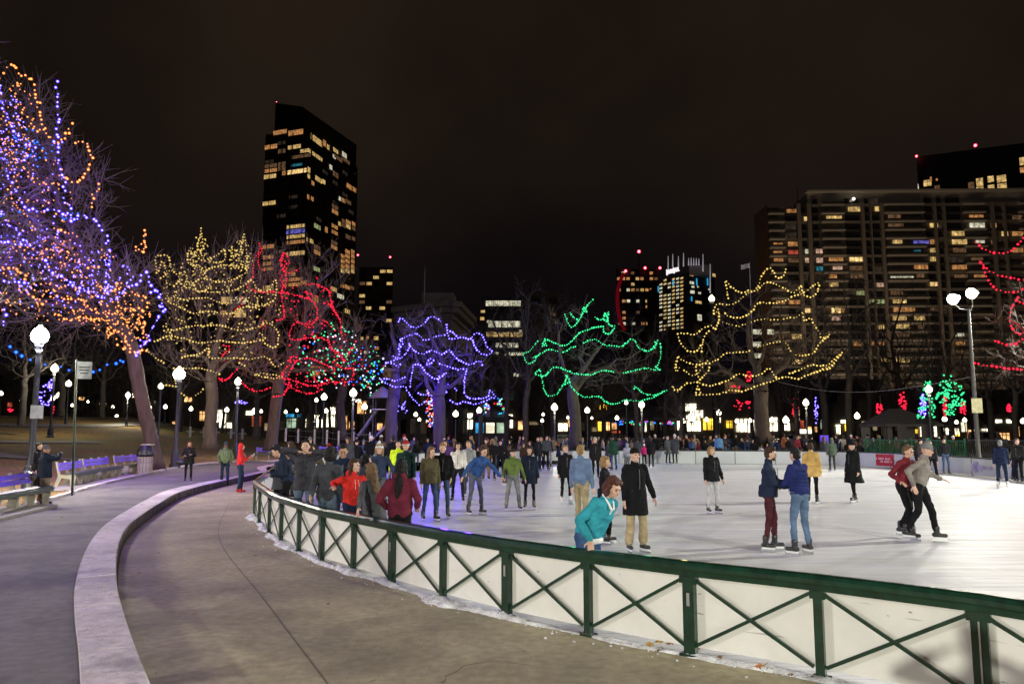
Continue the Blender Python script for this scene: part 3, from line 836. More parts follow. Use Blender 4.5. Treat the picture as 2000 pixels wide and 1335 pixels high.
def dens(pts, step):
    P = [Vector((x, y, 0)) for x, y in pts]
    P = catmull(P, 6) if len(P) > 2 else P
    return [(p.x, p.y) for p in resample(P, step)]
def strings(label, lines, colour, D, ctr, rad, px_step, size, seed=0, cat='string lights', depth=1.0, single=False, jit=1.0):
    """each traced garland hangs on the outside of the crown ellipsoid (some of it at the rear)"""
    g = random.Random(seed); lines3 = []
    for k, ln in enumerate(lines):
        pts = dens(ln, px_step); o = []; ph = g.uniform(0, 6)
        back = g.random() < .22
        for j, (x, y) in enumerate(pts):
            u = (x - ctr[0]) / rad[0]; v = (y - ctr[1]) / rad[1]; q = max(0., 1 - u * u - v * v)
            dz = math.sqrt(q) * rad[0] * D / 1500. * .8 * depth * (-1 if not back else .7)
            dz += .35 * math.sin(j * .23 + ph) * depth
            Y = D + dz
            # keep metric: the garland bulges towards or away from the viewer, at its own real distance
            o.append(A(x + g.uniform(-.45, .45) * size * .5 * jit, y + g.uniform(-.5, .5) * size * .5 * jit, Y))
        lines3.append(o)
    base = A(ctr[0], ctr[1], D)
    t = thing('string_lights', label, cat, base)
    w = B(); bulbs = []
    for o in lines3:
        if len(o) > 1:
            w.tube([p - base for p in o], .008, 3)
        bulbs += [p - base for p in o]
    w.obj('wire', wire_m, t)
    iv, if_ = ico(); r = size * .5 * D / 1500.
    rr = np.array([r * g.uniform(.55, 1.25) for _ in bulbs])
    if single:
        me = bpy.data.meshes.new('bulb')
        me = npmesh('bulb', iv, if_); me.materials.append(bulb_col[colour]); me.shade_smooth()
        order = sorted(range(len(bulbs)), key=lambda i: -rr[i])
        for i in order[:290]:
            b = bpy.data.objects.new('bulb', me); C.objects.link(b); b.parent = t; b.location = bulbs[i]; b.scale = (rr[i],) * 3
        rest = order[290:]
    else: rest = list(range(len(bulbs)))
    if rest:
        P = np.array([bulbs[i][:] for i in rest]); q = rr[rest]
        V = (iv[None] * q[:, None, None] + P[:, None]).reshape(-1, 3)
        F = (if_[None] + (np.arange(len(P)) * len(iv))[:, None, None]).reshape(-1, 3)
        me = npmesh('bulbs', V, F); me.materials.append(bulb_col[colour])
        o = obj('bulbs', me, None, t, smooth=True); o['kind'] = 'stuff'
    return [base + b for b in bulbs]
def glow(pts, n, watts, col, seed=1, rad=.25, off=(0, 0, 0)):
    """the light the bulbs give, gathered at some of them"""
    g = random.Random(seed)
    for p in g.sample(pts, min(n, len(pts))):
        light('bulb_or_fill_light', p + Vector(off), watts, col, rad)

z6 = lambda p: zz(p, 3.3375, 1000, 480); z7 = lambda p: zz(p, 3.3375, 1300, 480); z5 = lambda p: zz(p, 3.3375, 700, 480)
z1 = lambda p: zz(p, 3.178, 0, 80); z2 = lambda p: zz(p, 2.67, 0, 500); z3 = lambda p: zz(p, 2.67, 280, 420)
green_l = [z6(p) for p in (
    [(525,353),(495,385),(460,440),(430,490),(395,530),(365,505),(345,440)], [(380,435),(400,465),(430,480)], [(485,425),(470,400),(450,465)],
    [(540,465),(575,485),(605,455),(630,430),(620,480),(640,520),(670,525),(635,575),(600,560),(590,525),(545,530),(500,545),(440,565),(400,610),(345,650),(295,640),(245,620),(215,605),(220,640),(190,655)],
    [(165,620),(120,680),(75,705),(100,765),(140,750),(165,715),(210,690),(250,675),(330,692),(380,665),(415,658)],
    [(465,630),(545,610),(600,645),(650,650),(710,655),(785,608),(830,665),(890,687),(935,640),(955,605)], [(930,660),(945,640),(925,625)],
    [(968,640),(970,700),(960,750),(940,790),(965,805),(930,808),(870,795),(800,812),(725,828)], [(605,480),(600,440),(625,470),(610,500)],
    [(660,818),(600,812),(500,840),(400,828),(310,795),(260,800),(215,845),(150,832),(180,810),(200,890),(215,950),(240,978),(290,965),(335,905),(360,850)],
    [(355,845),(375,880),(345,905)], [(360,850),(385,910),(430,960),(480,985),(560,980),(610,1015),(670,1032),(740,1005),(830,1010),(910,990),(960,965),(1010,935)], [(975,955),(930,972),(860,960),(800,915),(800,940)], [(215,610),(200,640),(225,650)], [(150,745),(165,715),(140,730)])]
yel_l = [z7(p) for p in (
    [(785,150),(770,195),(725,205),(690,150),(660,150),(620,210),(600,270),(570,295),(540,290),(490,305),(430,270),(390,225),(400,290),(410,355)],
    [(600,290),(660,235),(760,270),(830,305),(880,265),(900,300),(950,270),(1000,240),(985,310),(940,335),(870,315),(780,355),(700,375),(610,370),(560,430),(500,465),(430,465),(380,435)],
    [(320,400),(340,380),(430,380),(480,355),(530,310),(570,295),(520,290)], [(880,265),(870,300),(910,305)],
    [(320,400),(315,440),(345,430),(345,500),(320,545),(300,520),(240,540),(190,575),(85,570),(100,630),(140,680),(200,685),(240,630),(260,580),(300,545)], [(340,415),(348,450),(342,500),(322,545)], [(235,685),(240,640)],
    [(375,498),(480,520),(560,495),(640,475),(700,480),(760,475),(860,460),(895,430),(905,490),(940,470),(970,515),(1000,560),(1020,600),(1070,580),(1010,630),(970,690),(900,715),(830,700),(790,640),(760,620),(690,635),(600,660)], [(1060,590),(1020,615),(1005,640)],
    [(545,685),(490,695),(400,700),(340,740),(270,765),(190,770),(100,740),(80,720),(60,790),(75,820),(95,780)], [(80,730),(68,780),(80,820)],
    [(120,810),(165,840),(210,830),(240,780),(220,745)], [(200,790),(205,840),(230,870)], [(275,750),(285,800),(235,860)],
    [(50,920),(75,950),(130,900),(210,890),(280,910),(370,890),(430,860),(480,835),(560,850),(620,835),(680,800),(720,855),(790,855),(860,865),(940,835),(1010,810),(1090,770),(1150,695),(1100,740),(1040,780),(950,775),(890,800),(800,835)], [(45,915),(70,940),(110,925)],
    [(210,890),(205,930),(195,970),(225,965),(215,920)], [(225,965),(310,968),(380,955),(430,940),(510,945),(600,910),(680,885),(750,860)], [(930,840),(1000,815),(1080,790),(1130,720)])]
blue_l = [z5(p) for p in (
    [(265,490),(280,470),(310,500),(370,535),(430,500),(460,465),(500,465),(545,500)], [(268,480),(275,465)],
    [(575,515),(580,570),(600,605),(640,600),(690,600),(730,610),(750,580),(790,570),(820,610),(835,655),(875,690),(830,710),(780,685),(755,650),(745,605)], [(575,515),(578,545),(610,560),(640,590)],
    [(560,580),(500,595),(440,615),(410,600),(380,570),(320,590),(280,610),(265,660),(270,700),(240,740),(170,765),(210,760),(260,785),(270,770)], [(285,605),(270,640),(262,680)], [(275,610),(290,635),(265,665)],
    [(230,715),(260,740),(300,710),(330,670),(330,635),(360,680),(420,705),(480,680),(540,705),(590,680),(620,710),(660,745),(720,775),(790,750),(810,780)],
    [(530,770),(600,790),(650,805),(705,800),(695,850),(690,920),(690,960),(720,990),(790,995),(850,975),(860,940),(900,990)], [(708,805),(690,870),(692,930)],
    [(355,780),(400,775),(440,825),(500,865),(530,860),(580,820)], [(150,870),(200,865),(240,880),(300,860),(320,850)], [(470,735),(440,770),(465,770),(500,740)],
    [(160,880),(210,910),(270,920),(300,915),(330,960),(360,1000),(400,1035),(440,1010)], [(355,790),(345,850),(335,915)], [(525,850),(520,890)],
    [(390,960),(430,970),(520,980),(570,960),(580,900),(620,920),(650,950)], [(560,900),(575,930),(560,960)], [(600,1005),(640,1030),(690,1015),(750,1030),(820,1015),(860,990),(900,990)], [(855,940),(850,985)])]
xred_l = [[(1905,474),(1930,490),(1955,494),(1975,490),(2000,465),(2030,440)], [(1915,512),(1935,530),(1960,540),(2000,546),(2040,545)], [(1918,515),(1935,555),(1955,568),(1975,570),(2000,564),(2030,540)],
          [(1988,580),(1975,605),(1972,625),(1980,645),(1988,652),(2000,650)], [(1992,590),(2010,595)], [(1943,665),(1960,672),(1980,672),(2000,660),(2030,650)], [(1897,703),(1915,712),(1950,716),(2000,722),(2040,725)]]
wht_l = [z3(p) for p in (
    [(300,70),(285,160),(265,220),(240,180),(225,240)], [(300,80),(310,140),(315,180)], [(525,100),(510,160),(490,230),(440,270)], [(525,100),(540,200),(540,260)], [(420,180),(380,210),(340,240),(420,240),(425,180)],
    [(70,300),(65,220),(100,210),(130,215),(150,280),(190,330),(160,370)], [(80,290),(100,240),(120,300),(90,330)], [(190,345),(230,380),(300,330),(400,350),(480,330),(540,290),(500,270),(420,260),(340,280),(300,300)],
    [(220,300),(250,380),(330,400),(420,400),(500,380),(560,340),(600,390),(660,390),(680,330)], [(100,440),(170,430),(220,440),(330,430),(420,460),(520,430),(560,460),(620,470),(690,430),(690,330)],
    [(130,450),(200,480),(260,510),(340,500),(440,515),(520,480),(600,480)], [(120,580),(150,600),(230,580),(330,575),(400,575),(500,600),(590,585),(640,560),(700,600),(700,670),(670,690),(630,660),(620,620)],
    [(60,660),(130,630),(200,640),(290,665),(400,655),(480,665),(570,660),(640,640)], [(20,700),(60,740),(110,770)], [(130,600),(150,630),(120,650)], [(170,540),(230,560)], [(340,680),(345,720)],
    [(200,740),(250,730),(300,720),(340,690),(340,740),(400,745),(480,745),(560,750),(640,740),(690,790),(740,760)], [(160,800),(240,800),(300,800),(380,820),(400,840)], [(500,770),(540,790)],
    [(580,830),(620,825),(720,840),(700,850),(640,845),(580,830)], [(90,890),(160,890),(200,930),(230,950)], [(275,940),(320,900)], [(165,860),(175,900)], [(230,200),(235,250),(300,270),(330,330)], [(215,370),(250,350),(290,400),(360,370)])]
red_l = [z3(p) for p in (
    [(605,150),(620,190),(580,220),(570,320),(540,370),(600,400),(680,400),(760,410),(840,430),(880,440)], [(735,200),(720,260),(740,300),(745,350),(720,400),(725,450),(735,530),(690,550)], [(605,150),(600,260),(640,290)],
    [(740,200),(760,240),(745,300),(790,290),(830,275)], [(510,410),(515,460),(480,490)], [(615,540),(640,600),(600,570)], [(725,210),(715,250),(750,280)],
    [(850,360),(900,360),(940,380),(970,400),(980,460),(1010,520),(1030,560),(1035,620),(1055,665)], [(960,450),(1000,510),(1030,545)],
    [(850,400),(870,440),(900,470),(905,540),(860,570),(800,560),(770,590),(765,640),(800,650),(860,640),(930,640),(970,660)], [(830,570),(890,545),(940,550),(1000,600)],
    [(970,690),(1020,720),(1050,760),(1080,700),(1100,690)], [(1000,760),(1040,800),(1095,800),(1080,860),(1030,870),(970,870),(900,890),(830,880),(780,860),(730,850),(725,820),(760,780),(770,740),(800,740)],
    [(680,945),(730,935),(760,900),(820,920),(880,930),(940,905)], [(420,680),(450,690),(410,740),(440,770)], [(400,860),(430,860),(490,800),(480,790)], [(395,850),(440,855),(470,820)], [(520,880),(560,910),(610,915),(660,900)], [(510,870),(545,900),(580,910)],
    [(760,830),(800,760),(870,745),(930,770),(1000,800)], [(730,830),(760,860),(740,930)], [(960,650),(985,700),(1020,730)])]
z1o = [[(0,230),(40,185),(65,145),(97,177),(140,217),(195,245),(208,285),(220,340),(240,390),(238,445),(258,495),(270,540),(290,575),(310,605),(350,630),(400,600),(430,545),(455,518)], [(460,645),(490,635),(545,630),(550,690),(575,720),(565,760),(540,800),(520,835),(495,860),(465,875),(400,850)], [(235,560),(270,545),(285,570)], [(160,615),(200,640)],
        [(0,675),(50,710),(115,745),(145,780),(170,825),(200,865),(235,890),(300,885),(370,900)], [(620,893),(600,930),(580,960),(575,1000),(570,1025),(580,1050)], [(0,940),(70,990),(110,1035),(145,1075),(180,1125),(215,1170)], [(905,1180),(895,1240),(895,1300),(840,1290),(870,1250)], [(900,1190),(905,1260),(890,1320)], [(245,1310),(355,1285),(405,1305),(450,1330)], [(330,1165),(430,1190),(480,1210)], [(400,1235),(440,1240)]]
z2o = [[(0,55),(70,60),(130,110),(150,180),(185,220),(225,258)], [(260,130),(290,190),(330,225),(400,225),(460,265),(510,290),(590,305)], [(310,312),(360,325),(410,330),(460,325),(500,320)], [(655,265),(700,275),(740,275),(750,340),(745,380),(760,420),(770,440),(740,480),(735,525)], [(740,350),(755,400),(740,450)], [(590,395),(630,410),(655,435),(680,470),(700,510)], [(560,170),(600,180),(640,150)], [(380,0),(410,30),(455,55),(510,60)], [(700,210),(760,215),(770,260)], [(620,470),(700,500),(770,490)]]
z1b = [[(360,260),(350,350),(365,430),(358,510),(350,580),(360,640),(362,695),(355,740),(375,820),(405,865),(397,925),(405,970),(410,1010),(440,1030),(420,1070),(450,1110),(490,1080),(530,1100),(585,1105),(605,1125),(625,1150),(647,1175),(665,1220),(670,1295)], [(0,270),(10,350),(25,430),(57,495),(88,557),(115,600),(180,640),(215,660),(190,690),(160,743)], [(40,838),(97,908),(127,1008),(195,1050),(265,1045),(335,1045),(395,1075)], [(325,635),(360,650),(400,625)],
        [(0,1055),(65,1155),(140,1230),(200,1300)], [(0,1240),(75,1260),(130,1260)], [(350,1200),(385,1160)], [(230,1245),(290,1225)], [(430,1090),(460,1120),(485,1075)]]
z2b = [[(565,10),(575,70),(555,120),(550,160),(540,205),(515,240)], [(575,15),(570,60)], [(235,20),(240,50),(275,78),(333,120),(383,157),(435,183),(490,195),(540,205),(590,185),(630,180),(710,140),(740,100),(765,80),(785,140),(810,185),(830,195),(840,270),(865,290),(820,325),(795,375),(780,410),(760,450),(730,485),(700,515)], [(790,180),(820,180),(835,200)], [(830,265),(860,275),(850,300),(820,320)], [(18,125),(115,135),(165,158)], [(30,285),(20,338),(5,380)], [(740,430),(770,445),(750,480)]]
z2c = [[(50,468),(100,510),(160,541),(225,565),(340,583),(390,605),(445,612),(505,600),(555,570),(635,548),(675,540)], [(630,540),(640,560)]]
pO = strings('orange bulbs strung through the big leaning tree at the left', [z1(p) for p in z1o] + [z2(p) for p in z2o], 'orange', 32, (80, 480), (260, 400), 8.0, 4.9, 3, depth=.7, single=True, jit=3.2)
pB = strings('large blue bulbs strung through the big leaning tree at the left', [z1(p) for p in z1b] + [z2(p) for p in z2b], 'blue', 31, (80, 480), (260, 400), 10.0, 6.3, 4, depth=.7, single=True, jit=2.4)
strings('single line of azure bulbs sagging low between the left lamp and the leaning trunk', [z2(p) for p in z2c], 'cyan', 34, (130, 700), (300, 100), 16, 6.5, 5, depth=.3, single=True)
# smaller lights deeper in the same crown
g = random.Random(9)
def sprinkle(label, colour, boxes, n, D, size, seed, dd=3.):
    g = random.Random(seed); iv, if_ = ico(); P = []; Rr = []
    for _ in range(n):
        cx, cy, rx, ry = boxes[g.randrange(len(boxes))]
        a = g.uniform(0, 6.28); q = math.sqrt(g.random()); Y = D + g.uniform(-dd, dd)
        P.append(A(cx + rx * q * math.cos(a), cy + ry * q * math.sin(a), Y)[:]); Rr.append(size * .5 * Y / 1500 * g.uniform(.6, 1.3))
    P = np.array(P); b = P.mean(0); Rr = np.array(Rr)
    V = (iv[None] * Rr[:, None, None] + (P - b)[:, None]).reshape(-1, 3); F = (if_[None] + (np.arange(n) * len(iv))[:, None, None]).reshape(-1, 3)
    t = thing('string_lights', label, 'string lights', tuple(b))
    me = npmesh('bulbs', V, F); me.materials.append(bulb_col[colour]); o = obj('bulbs', me, None, t, smooth=True); o['kind'] = 'stuff'
    return [Vector(p) for p in P]
sprinkle('tiny orange fairy lights deep inside the big left tree', 'orange', [(60, 400, 80, 120), (110, 520, 120, 60), (220, 600, 80, 50), (30, 240, 40, 80), (120, 590, 130, 40), (245, 640, 40, 40)], 620, 35, 3.4, 12)
sprinkle('tiny violet blue fairy lights deep inside the big left tree', 'blue', [(60, 420, 80, 120), (110, 520, 120, 60), (20, 260, 30, 80), (120, 560, 130, 50), (200, 540, 60, 50)], 380, 35, 3.8, 13)
sprinkle('few azure fairy lights among the upper branches of the big left tree', 'cyan', [(50, 280, 30, 30), (15, 420, 25, 60), (80, 300, 30, 30), (140, 420, 20, 14)], 50, 33, 4, 14)
pW = strings('warm white garlands wound in rows over the vase shaped tree', wht_l, 'white', 43, (430, 610), (150, 200), 6.0, 3.6, 15)
pR = strings('red garlands wound over the tall tree before the tower', red_l, 'red', 46, (590, 640), (140, 190), 5.2, 3.6, 16)
sprinkle('warm white fairy lights crowding the top of the vase shaped tree', 'white', [(420, 535, 70, 30), (430, 580, 90, 40), (390, 500, 20, 40), (470, 500, 25, 30), (500, 600, 50, 40), (345, 560, 30, 50), (430, 650, 110, 50), (400, 620, 90, 80)], 560, 46, 3., 17, 2)
for cn_, sd, n in (('green', 18, 45), ('cyan', 19, 40), ('coolwhite', 20, 35)):
    sprinkle({'green': 'green', 'cyan': 'blue', 'coolwhite': 'white'}[cn_] + ' fairy lights mixed into the low round tree behind the red one', cn_, [(640, 690, 75, 60), (715, 720, 40, 50), (725, 735, 30, 40)], n, 64, 3.8, sd, 2)
sprinkle('red fairy lights mixed into the low round tree behind the red one', 'red', [(640, 690, 75, 60), (690, 720, 60, 50)], 60, 64, 3.4, 21, 2)
pBl = strings('deep blue garlands over the tree above the middle of the crowd', blue_l, 'blue', 55, (857, 700), (115, 110), 5.4, 3.9, 22)
pG = strings('green garlands in long swags over the tree right of the middle', green_l, 'green', 55, (1165, 690), (150, 110), 4.6, 3.8, 23)
pY = strings('warm yellow garlands in long swags over the broad tree before the apartments', yel_l, 'yellow', 58, (1480, 655), (180, 140), 6.4, 3.7, 24)
pX = strings('red swags on the tree cut off by the right edge', xred_l, 'red', 45, (2040, 600), (150, 160), 8.5, 5.2, 25)
# small decorated things further off
sprinkle('dense green fairy lights on the small tree right of the white tent', 'green', [(1850, 750, 14, 20), (1862, 765, 22, 18), (1842, 775, 14, 12), (1872, 785, 14, 8), (1856, 800, 12, 12), (1812, 760, 8, 22), (1820, 800, 8, 25)], 190, 70, 4, 26, 1)
pc_ = sprinkle('blue and violet lights forming a small cone beside the white tent', 'blue', [(1802, 778, 4, 8), (1803, 790, 6, 8), (1802, 805, 8, 10)], 50, 71, 4.5, 27, .4)
sprinkle('teal lights around the small cone of lights beside the tent', 'green', [(1802, 778, 5, 6), (1803, 797, 9, 3), (1802, 812, 12, 6)], 45, 70.8, 3.6, 28, .4)
sprinkle('red lights wound round a trunk beside the green fairy lights', 'red', [(1845, 785, 5, 18), (1846, 800, 4, 14)], 45, 72, 4, 29, .3)
for i, (x, y, rx, ry) in enumerate(((1717, 797, 6, 10), (1763, 785, 8, 20), (1882, 795, 6, 16), (1971, 797, 4, 8), (1553, 800, 5, 24))):
    sprinkle(['faint red lights on a trunk left of the white tent', 'faint red lights on a branch above the white tent', 'red lights on a trunk near the floodlight mast', 'small red cluster near the right edge', 'red lights on a slim tree right of the yellow lit trunk'][i], 'red', [(x, y, rx, ry)], 26, 93, 4, 30 + i, .4)
sprinkle('red lights on the low branches left of the yellow lit trunk', 'red', [(1450, 790, 18, 14), (1440, 750, 12, 10), (1462, 735, 6, 10), (1462, 785, 4, 4)], 46, 74, 3.8, 36, .8)
sprinkle('violet lights on a slim tree far right of the yellow lit trunk', 'blue', [(1594, 800, 4, 26)], 26, 84, 3.2, 37, .4)
cone = [(838, 765, 5, 8), (840, 785, 9, 9), (842, 805, 11, 12), (842, 825, 11, 8)]
for c_, sd, n in (('red', 41, 45), ('coolwhite', 42, 40), ('cyan', 43, 30), ('orange', 44, 20)):
    sprinkle({'red': 'pink red', 'coolwhite': 'white', 'cyan': 'blue', 'orange': 'orange'}[c_] + ' lights on the narrow cone shaped tree behind the blue trunk', c_, cone, n, 88, 3.3, sd, .5)
arch = [(950, 795, 6, 8), (975, 785, 10, 8), (986, 800, 5, 12), (960, 808, 25, 4), (940, 810, 10, 5)]
for c_, sd, n in (('cyan', 45, 45), ('green', 46, 30), ('red', 47, 26), ('coolwhite', 48, 30)):
    sprinkle({'red': 'pink', 'coolwhite': 'white', 'cyan': 'blue', 'green': 'green'}[c_] + ' lights outlining the kiosk right of the blue tree', c_, arch, n, 84, 3.6, sd, .6)
arch = [(1220, 825, 18, 4), (1250, 825, 30, 4), (1275, 810, 12, 8), (1300, 826, 16, 4), (1225, 815, 12, 5)]
for c_, sd, n in (('cyan', 49, 45), ('green', 50, 30), ('red', 51, 34)):
    sprinkle({'red': 'red', 'cyan': 'blue', 'green': 'green'}[c_] + ' lights along the eaves of the bandstand behind the green tree', c_, arch, n, 96, 3.4, sd, .6)
sprinkle('dark blue lights on a shrub between the two blue trunks', 'blue', [(790, 795, 6, 16), (775, 795, 4, 10)], 30, 86, 3.2, 53, .4)
sprinkle('blue lights on a small tree behind the left lamp post', 'blue', [(88, 770, 14, 25), (100, 750, 6, 10)], 40, 70, 4, 54, .5)
sprinkle('pink lights on a small tree far behind the left lamp post', 'red', [(103, 800, 5, 8), (20, 800, 6, 4)], 18, 92, 4, 55, .5)
sprinkle('blue lights low between the white and red lit trunks', 'blue', [(470, 785, 14, 6)], 14, 74, 3.6, 56, .5)
# light given by the bulbs
glow(pB, 16, 420, (.12, .03, 1.0), 61)
glow(pO, 8, 90, (1.0, .38, .08), 62)
glow(pW, 7, 45, (1.0, .75, .35), 63)
glow(pR, 6, 90, (1.0, .06, .08), 64)
glow(pBl, 12, 520, (.05, .01, 1.0), 65)
glow(pG, 7, 55, (.05, 1.0, .40), 66)
glow(pY, 7, 50, (1.0, .75, .25), 67)
glow(pX, 3, 70, (1.0, .05, .08), 68)

# violet bulbs added out of sight at the left to tint path and curb
g = random.Random(70); vp = []; vc_ = Vector((-10.2, 6.6, 5.0))
for k in range(70):
    a = g.uniform(0, 6.28); vp.append(vc_ + Vector((1.2 * math.cos(a) * g.uniform(.5, 1), 3.6 * math.sin(a) * g.uniform(.5, 1), g.uniform(-.7, 1.2))))
t = thing('string_lights', 'violet bulbs added out of sight at the left to tint the upper path', 'string lights', vc_)
iv, if_ = ico(); P = np.array([(p - vc_)[:] for p in vp])
me = npmesh('bulbs', (iv[None] * .06 + P[:, None]).reshape(-1, 3), (if_[None] + (np.arange(len(P)) * len(iv))[:, None, None]).reshape(-1, 3)); me.materials.append(bulb_col['blue']); o = obj('bulbs', me, None, t, smooth=True); o['kind'] = 'stuff'
glow(vp, 5, 85, (.50, .24, 1.0), 71)
sprinkle('green lights mixed into the lower crown of the tall red lit tree', 'green', [(640, 690, 60, 60)], 60, 46, 3.6, 82, 1.5)
sprinkle('white lights mixed into the lower crown of the tall red lit tree', 'coolwhite', [(650, 700, 60, 60)], 40, 46, 3.2, 83, 1.5)
sprinkle('small red lights filling the tall red lit tree', 'red', [(555, 540, 10, 50), (610, 590, 50, 50), (620, 690, 60, 60), (600, 740, 60, 20)], 170, 47, 3.2, 81, 2)
for x, y, w_ in ((262, 770, 60), (265, 690, 60), (250, 850, 30)):
    light('bulb_or_fill_light', A(x + 14, y, 35.3), w_, (1.0, .42, .16), .25)  # extra warm lights added to brighten the leaning trunk, no bulbs here
# ================================================================== BUILDINGS
WM = {'y': winmat('win_yellow', (.95, .62, .22), .85, .9), 'o': winmat('win_orange', (.80, .36, .12), .75, .9), 'd': winmat('win_dim', (.26, .14, .07), .6, .9),
      'w': winmat('win_white', (.90, .85, .62), .95, .9), 'b': winmat('win_bright', (1.0, .66, .26), 1.6, .9), 'r': winmat('win_red', (.8, .14, .08), .7, .9),
      'p': winmat('win_pink', (.95, .58, .40), .8, .9), 'v': winmat('win_violet', (.20, .18, .75), .8, .9), 't': winmat('win_teal', (.05, .35, .45), .6, .9),
      'g': winmat('win_green', (.62, .70, .30), .7, .9), 'x': winmat('win_veryd', (.07, .05, .035), .5, .9)}
glass_m = mat('dark_glass', (.012, .013, .016), rough=.12, var=.3, scale=.2, spec=.6)
tower_m = mat('tower_bronze', (.06, .05, .045), rough=.5, var=.2, scale=.05)
brick_m = mat('apt_brown_brick', (.20, .125, .085), rough=.9, var=.12, scale=.4)
slab_m = mat('apt_concrete', (.30, .28, .25), rough=.9, var=.12, scale=.3)
black_m = mat('black_facade', (.03, .026, .024), rough=.7, var=.2, scale=.1)
mull_m = mat('mullion', (.03, .028, .026), rough=.6)
stone_m = mat('pale_stone', (.11, .095, .08), rough=.85, var=.2, scale=.3)
beacon_m = emat('beacon_red', (1.0, .02, .06), 6, (1, .25, .25), False)
def plane_pt(px, py, P0, P1):
    r = ray(px, py); d = P1 - P0; n = Vector((-d.y, d.x, 0))
    t = n.dot(P0 - Vector((0, 0, HC))) / n.dot(r)
    return Vector((0, 0, HC)) + r * t
def facade(px0, D0, px1, D1, y=841):
    a = A(px0, y, D0); b = A(px1, y, D1); a.z = b.z = 0
    d = (b - a).normalized(); n = Vector((d.y, -d.x, 0))
    if n.dot(-a) < 0: n = -n
    return a, b, d, n
def win(par, fc, px, py, w, h, key, proud=.08, thick=.12, mull=True):
    a, b, d, n = fc
    c = plane_pt(px, py, a, b); l = plane_pt(px - w / 2, py, a, b); r = plane_pt(px + w / 2, py, a, b)
    zt = plane_pt(px, py - h / 2, a, b).z; zb = plane_pt(px, py + h / 2, a, b).z
    W_ = (r - l).length
    m = WM[key] if key in WM else key
    o = ubox('window', m, c + n * proud, (W_, thick, zt - zb), par, math.atan2(d.y, d.x))
    if mull and W_ > 2.2:
        k = max(2, int(W_ / 1.6)); bb = B()
        for i in range(1, k): bb.box(((i / k - .5) * W_, 0, 0), (.09, .06, zt - zb))
        bb.box((0, 0, (zt - zb) * .18), (W_, .05, .06))
        bb.obj('window_bars', mull_m, par, c + n * (proud + thick / 2 + .02), (0, 0, math.atan2(d.y, d.x)))
    return o
def prism(poly, z0, z1, tops=None):
    n = len(poly); v = [(p[0], p[1], z0) for p in poly] + [(p[0], p[1], (tops[i] if tops else z1)) for i, p in enumerate(poly)]
    f = [(i, (i + 1) % n, n + (i + 1) % n, n + i) for i in range(n)] + [tuple(range(n))[::-1], tuple(range(n, 2 * n))]
    return mk('prism', v, f)
def beacon(par, p, r=.9): B().ball((0, 0, 0), r, 8, 6).obj('beacon', beacon_m, par, p, smooth=True)

# ---- tall glass tower
D0 = 480
tw = thing('glass_tower', 'tall dark glass tower with scattered lit rooms and a sloping crown, left of the middle', 'tower')
fr = facade(600, D0, 697, 552, 400)      # right face receding
fl = facade(514, 492, 600, D0, 400)      # left face
Pl, Pc, Pr = fl[0], fr[0], fr[1]
back = Vector((Pl.x + 20, 575, 0))
zc = A(590, 255, D0).z
obj('tower_shaft', prism([Pl, Pc, Pr, Vector((Pr.x - 30, Pr.y + 20, 0)), back], 0, 0, [A(516, 262, 492).z, A(600, 262, D0).z, A(697, 345, 552).z, A(600, 262, D0).z, A(600, 262, D0).z]), tower_m, tw)
zt1 = A(590, 204, D0).z
q = [A(537, 230, 490), A(590, 230, D0 + 2), A(696, 300, 552), A(640, 300, 585), A(540, 230, 560)]
obj('crown', prism([(p.x, p.y) for p in q], A(600, 262, D0).z - .5, zt1, [A(537, 201, 490).z, A(590, 206, D0).z, A(696, 283, 552).z, A(640, 262, 585).z, A(540, 215, 560).z]), black_m, tw)
pitch = 3.35
nfl = int(zc / pitch)
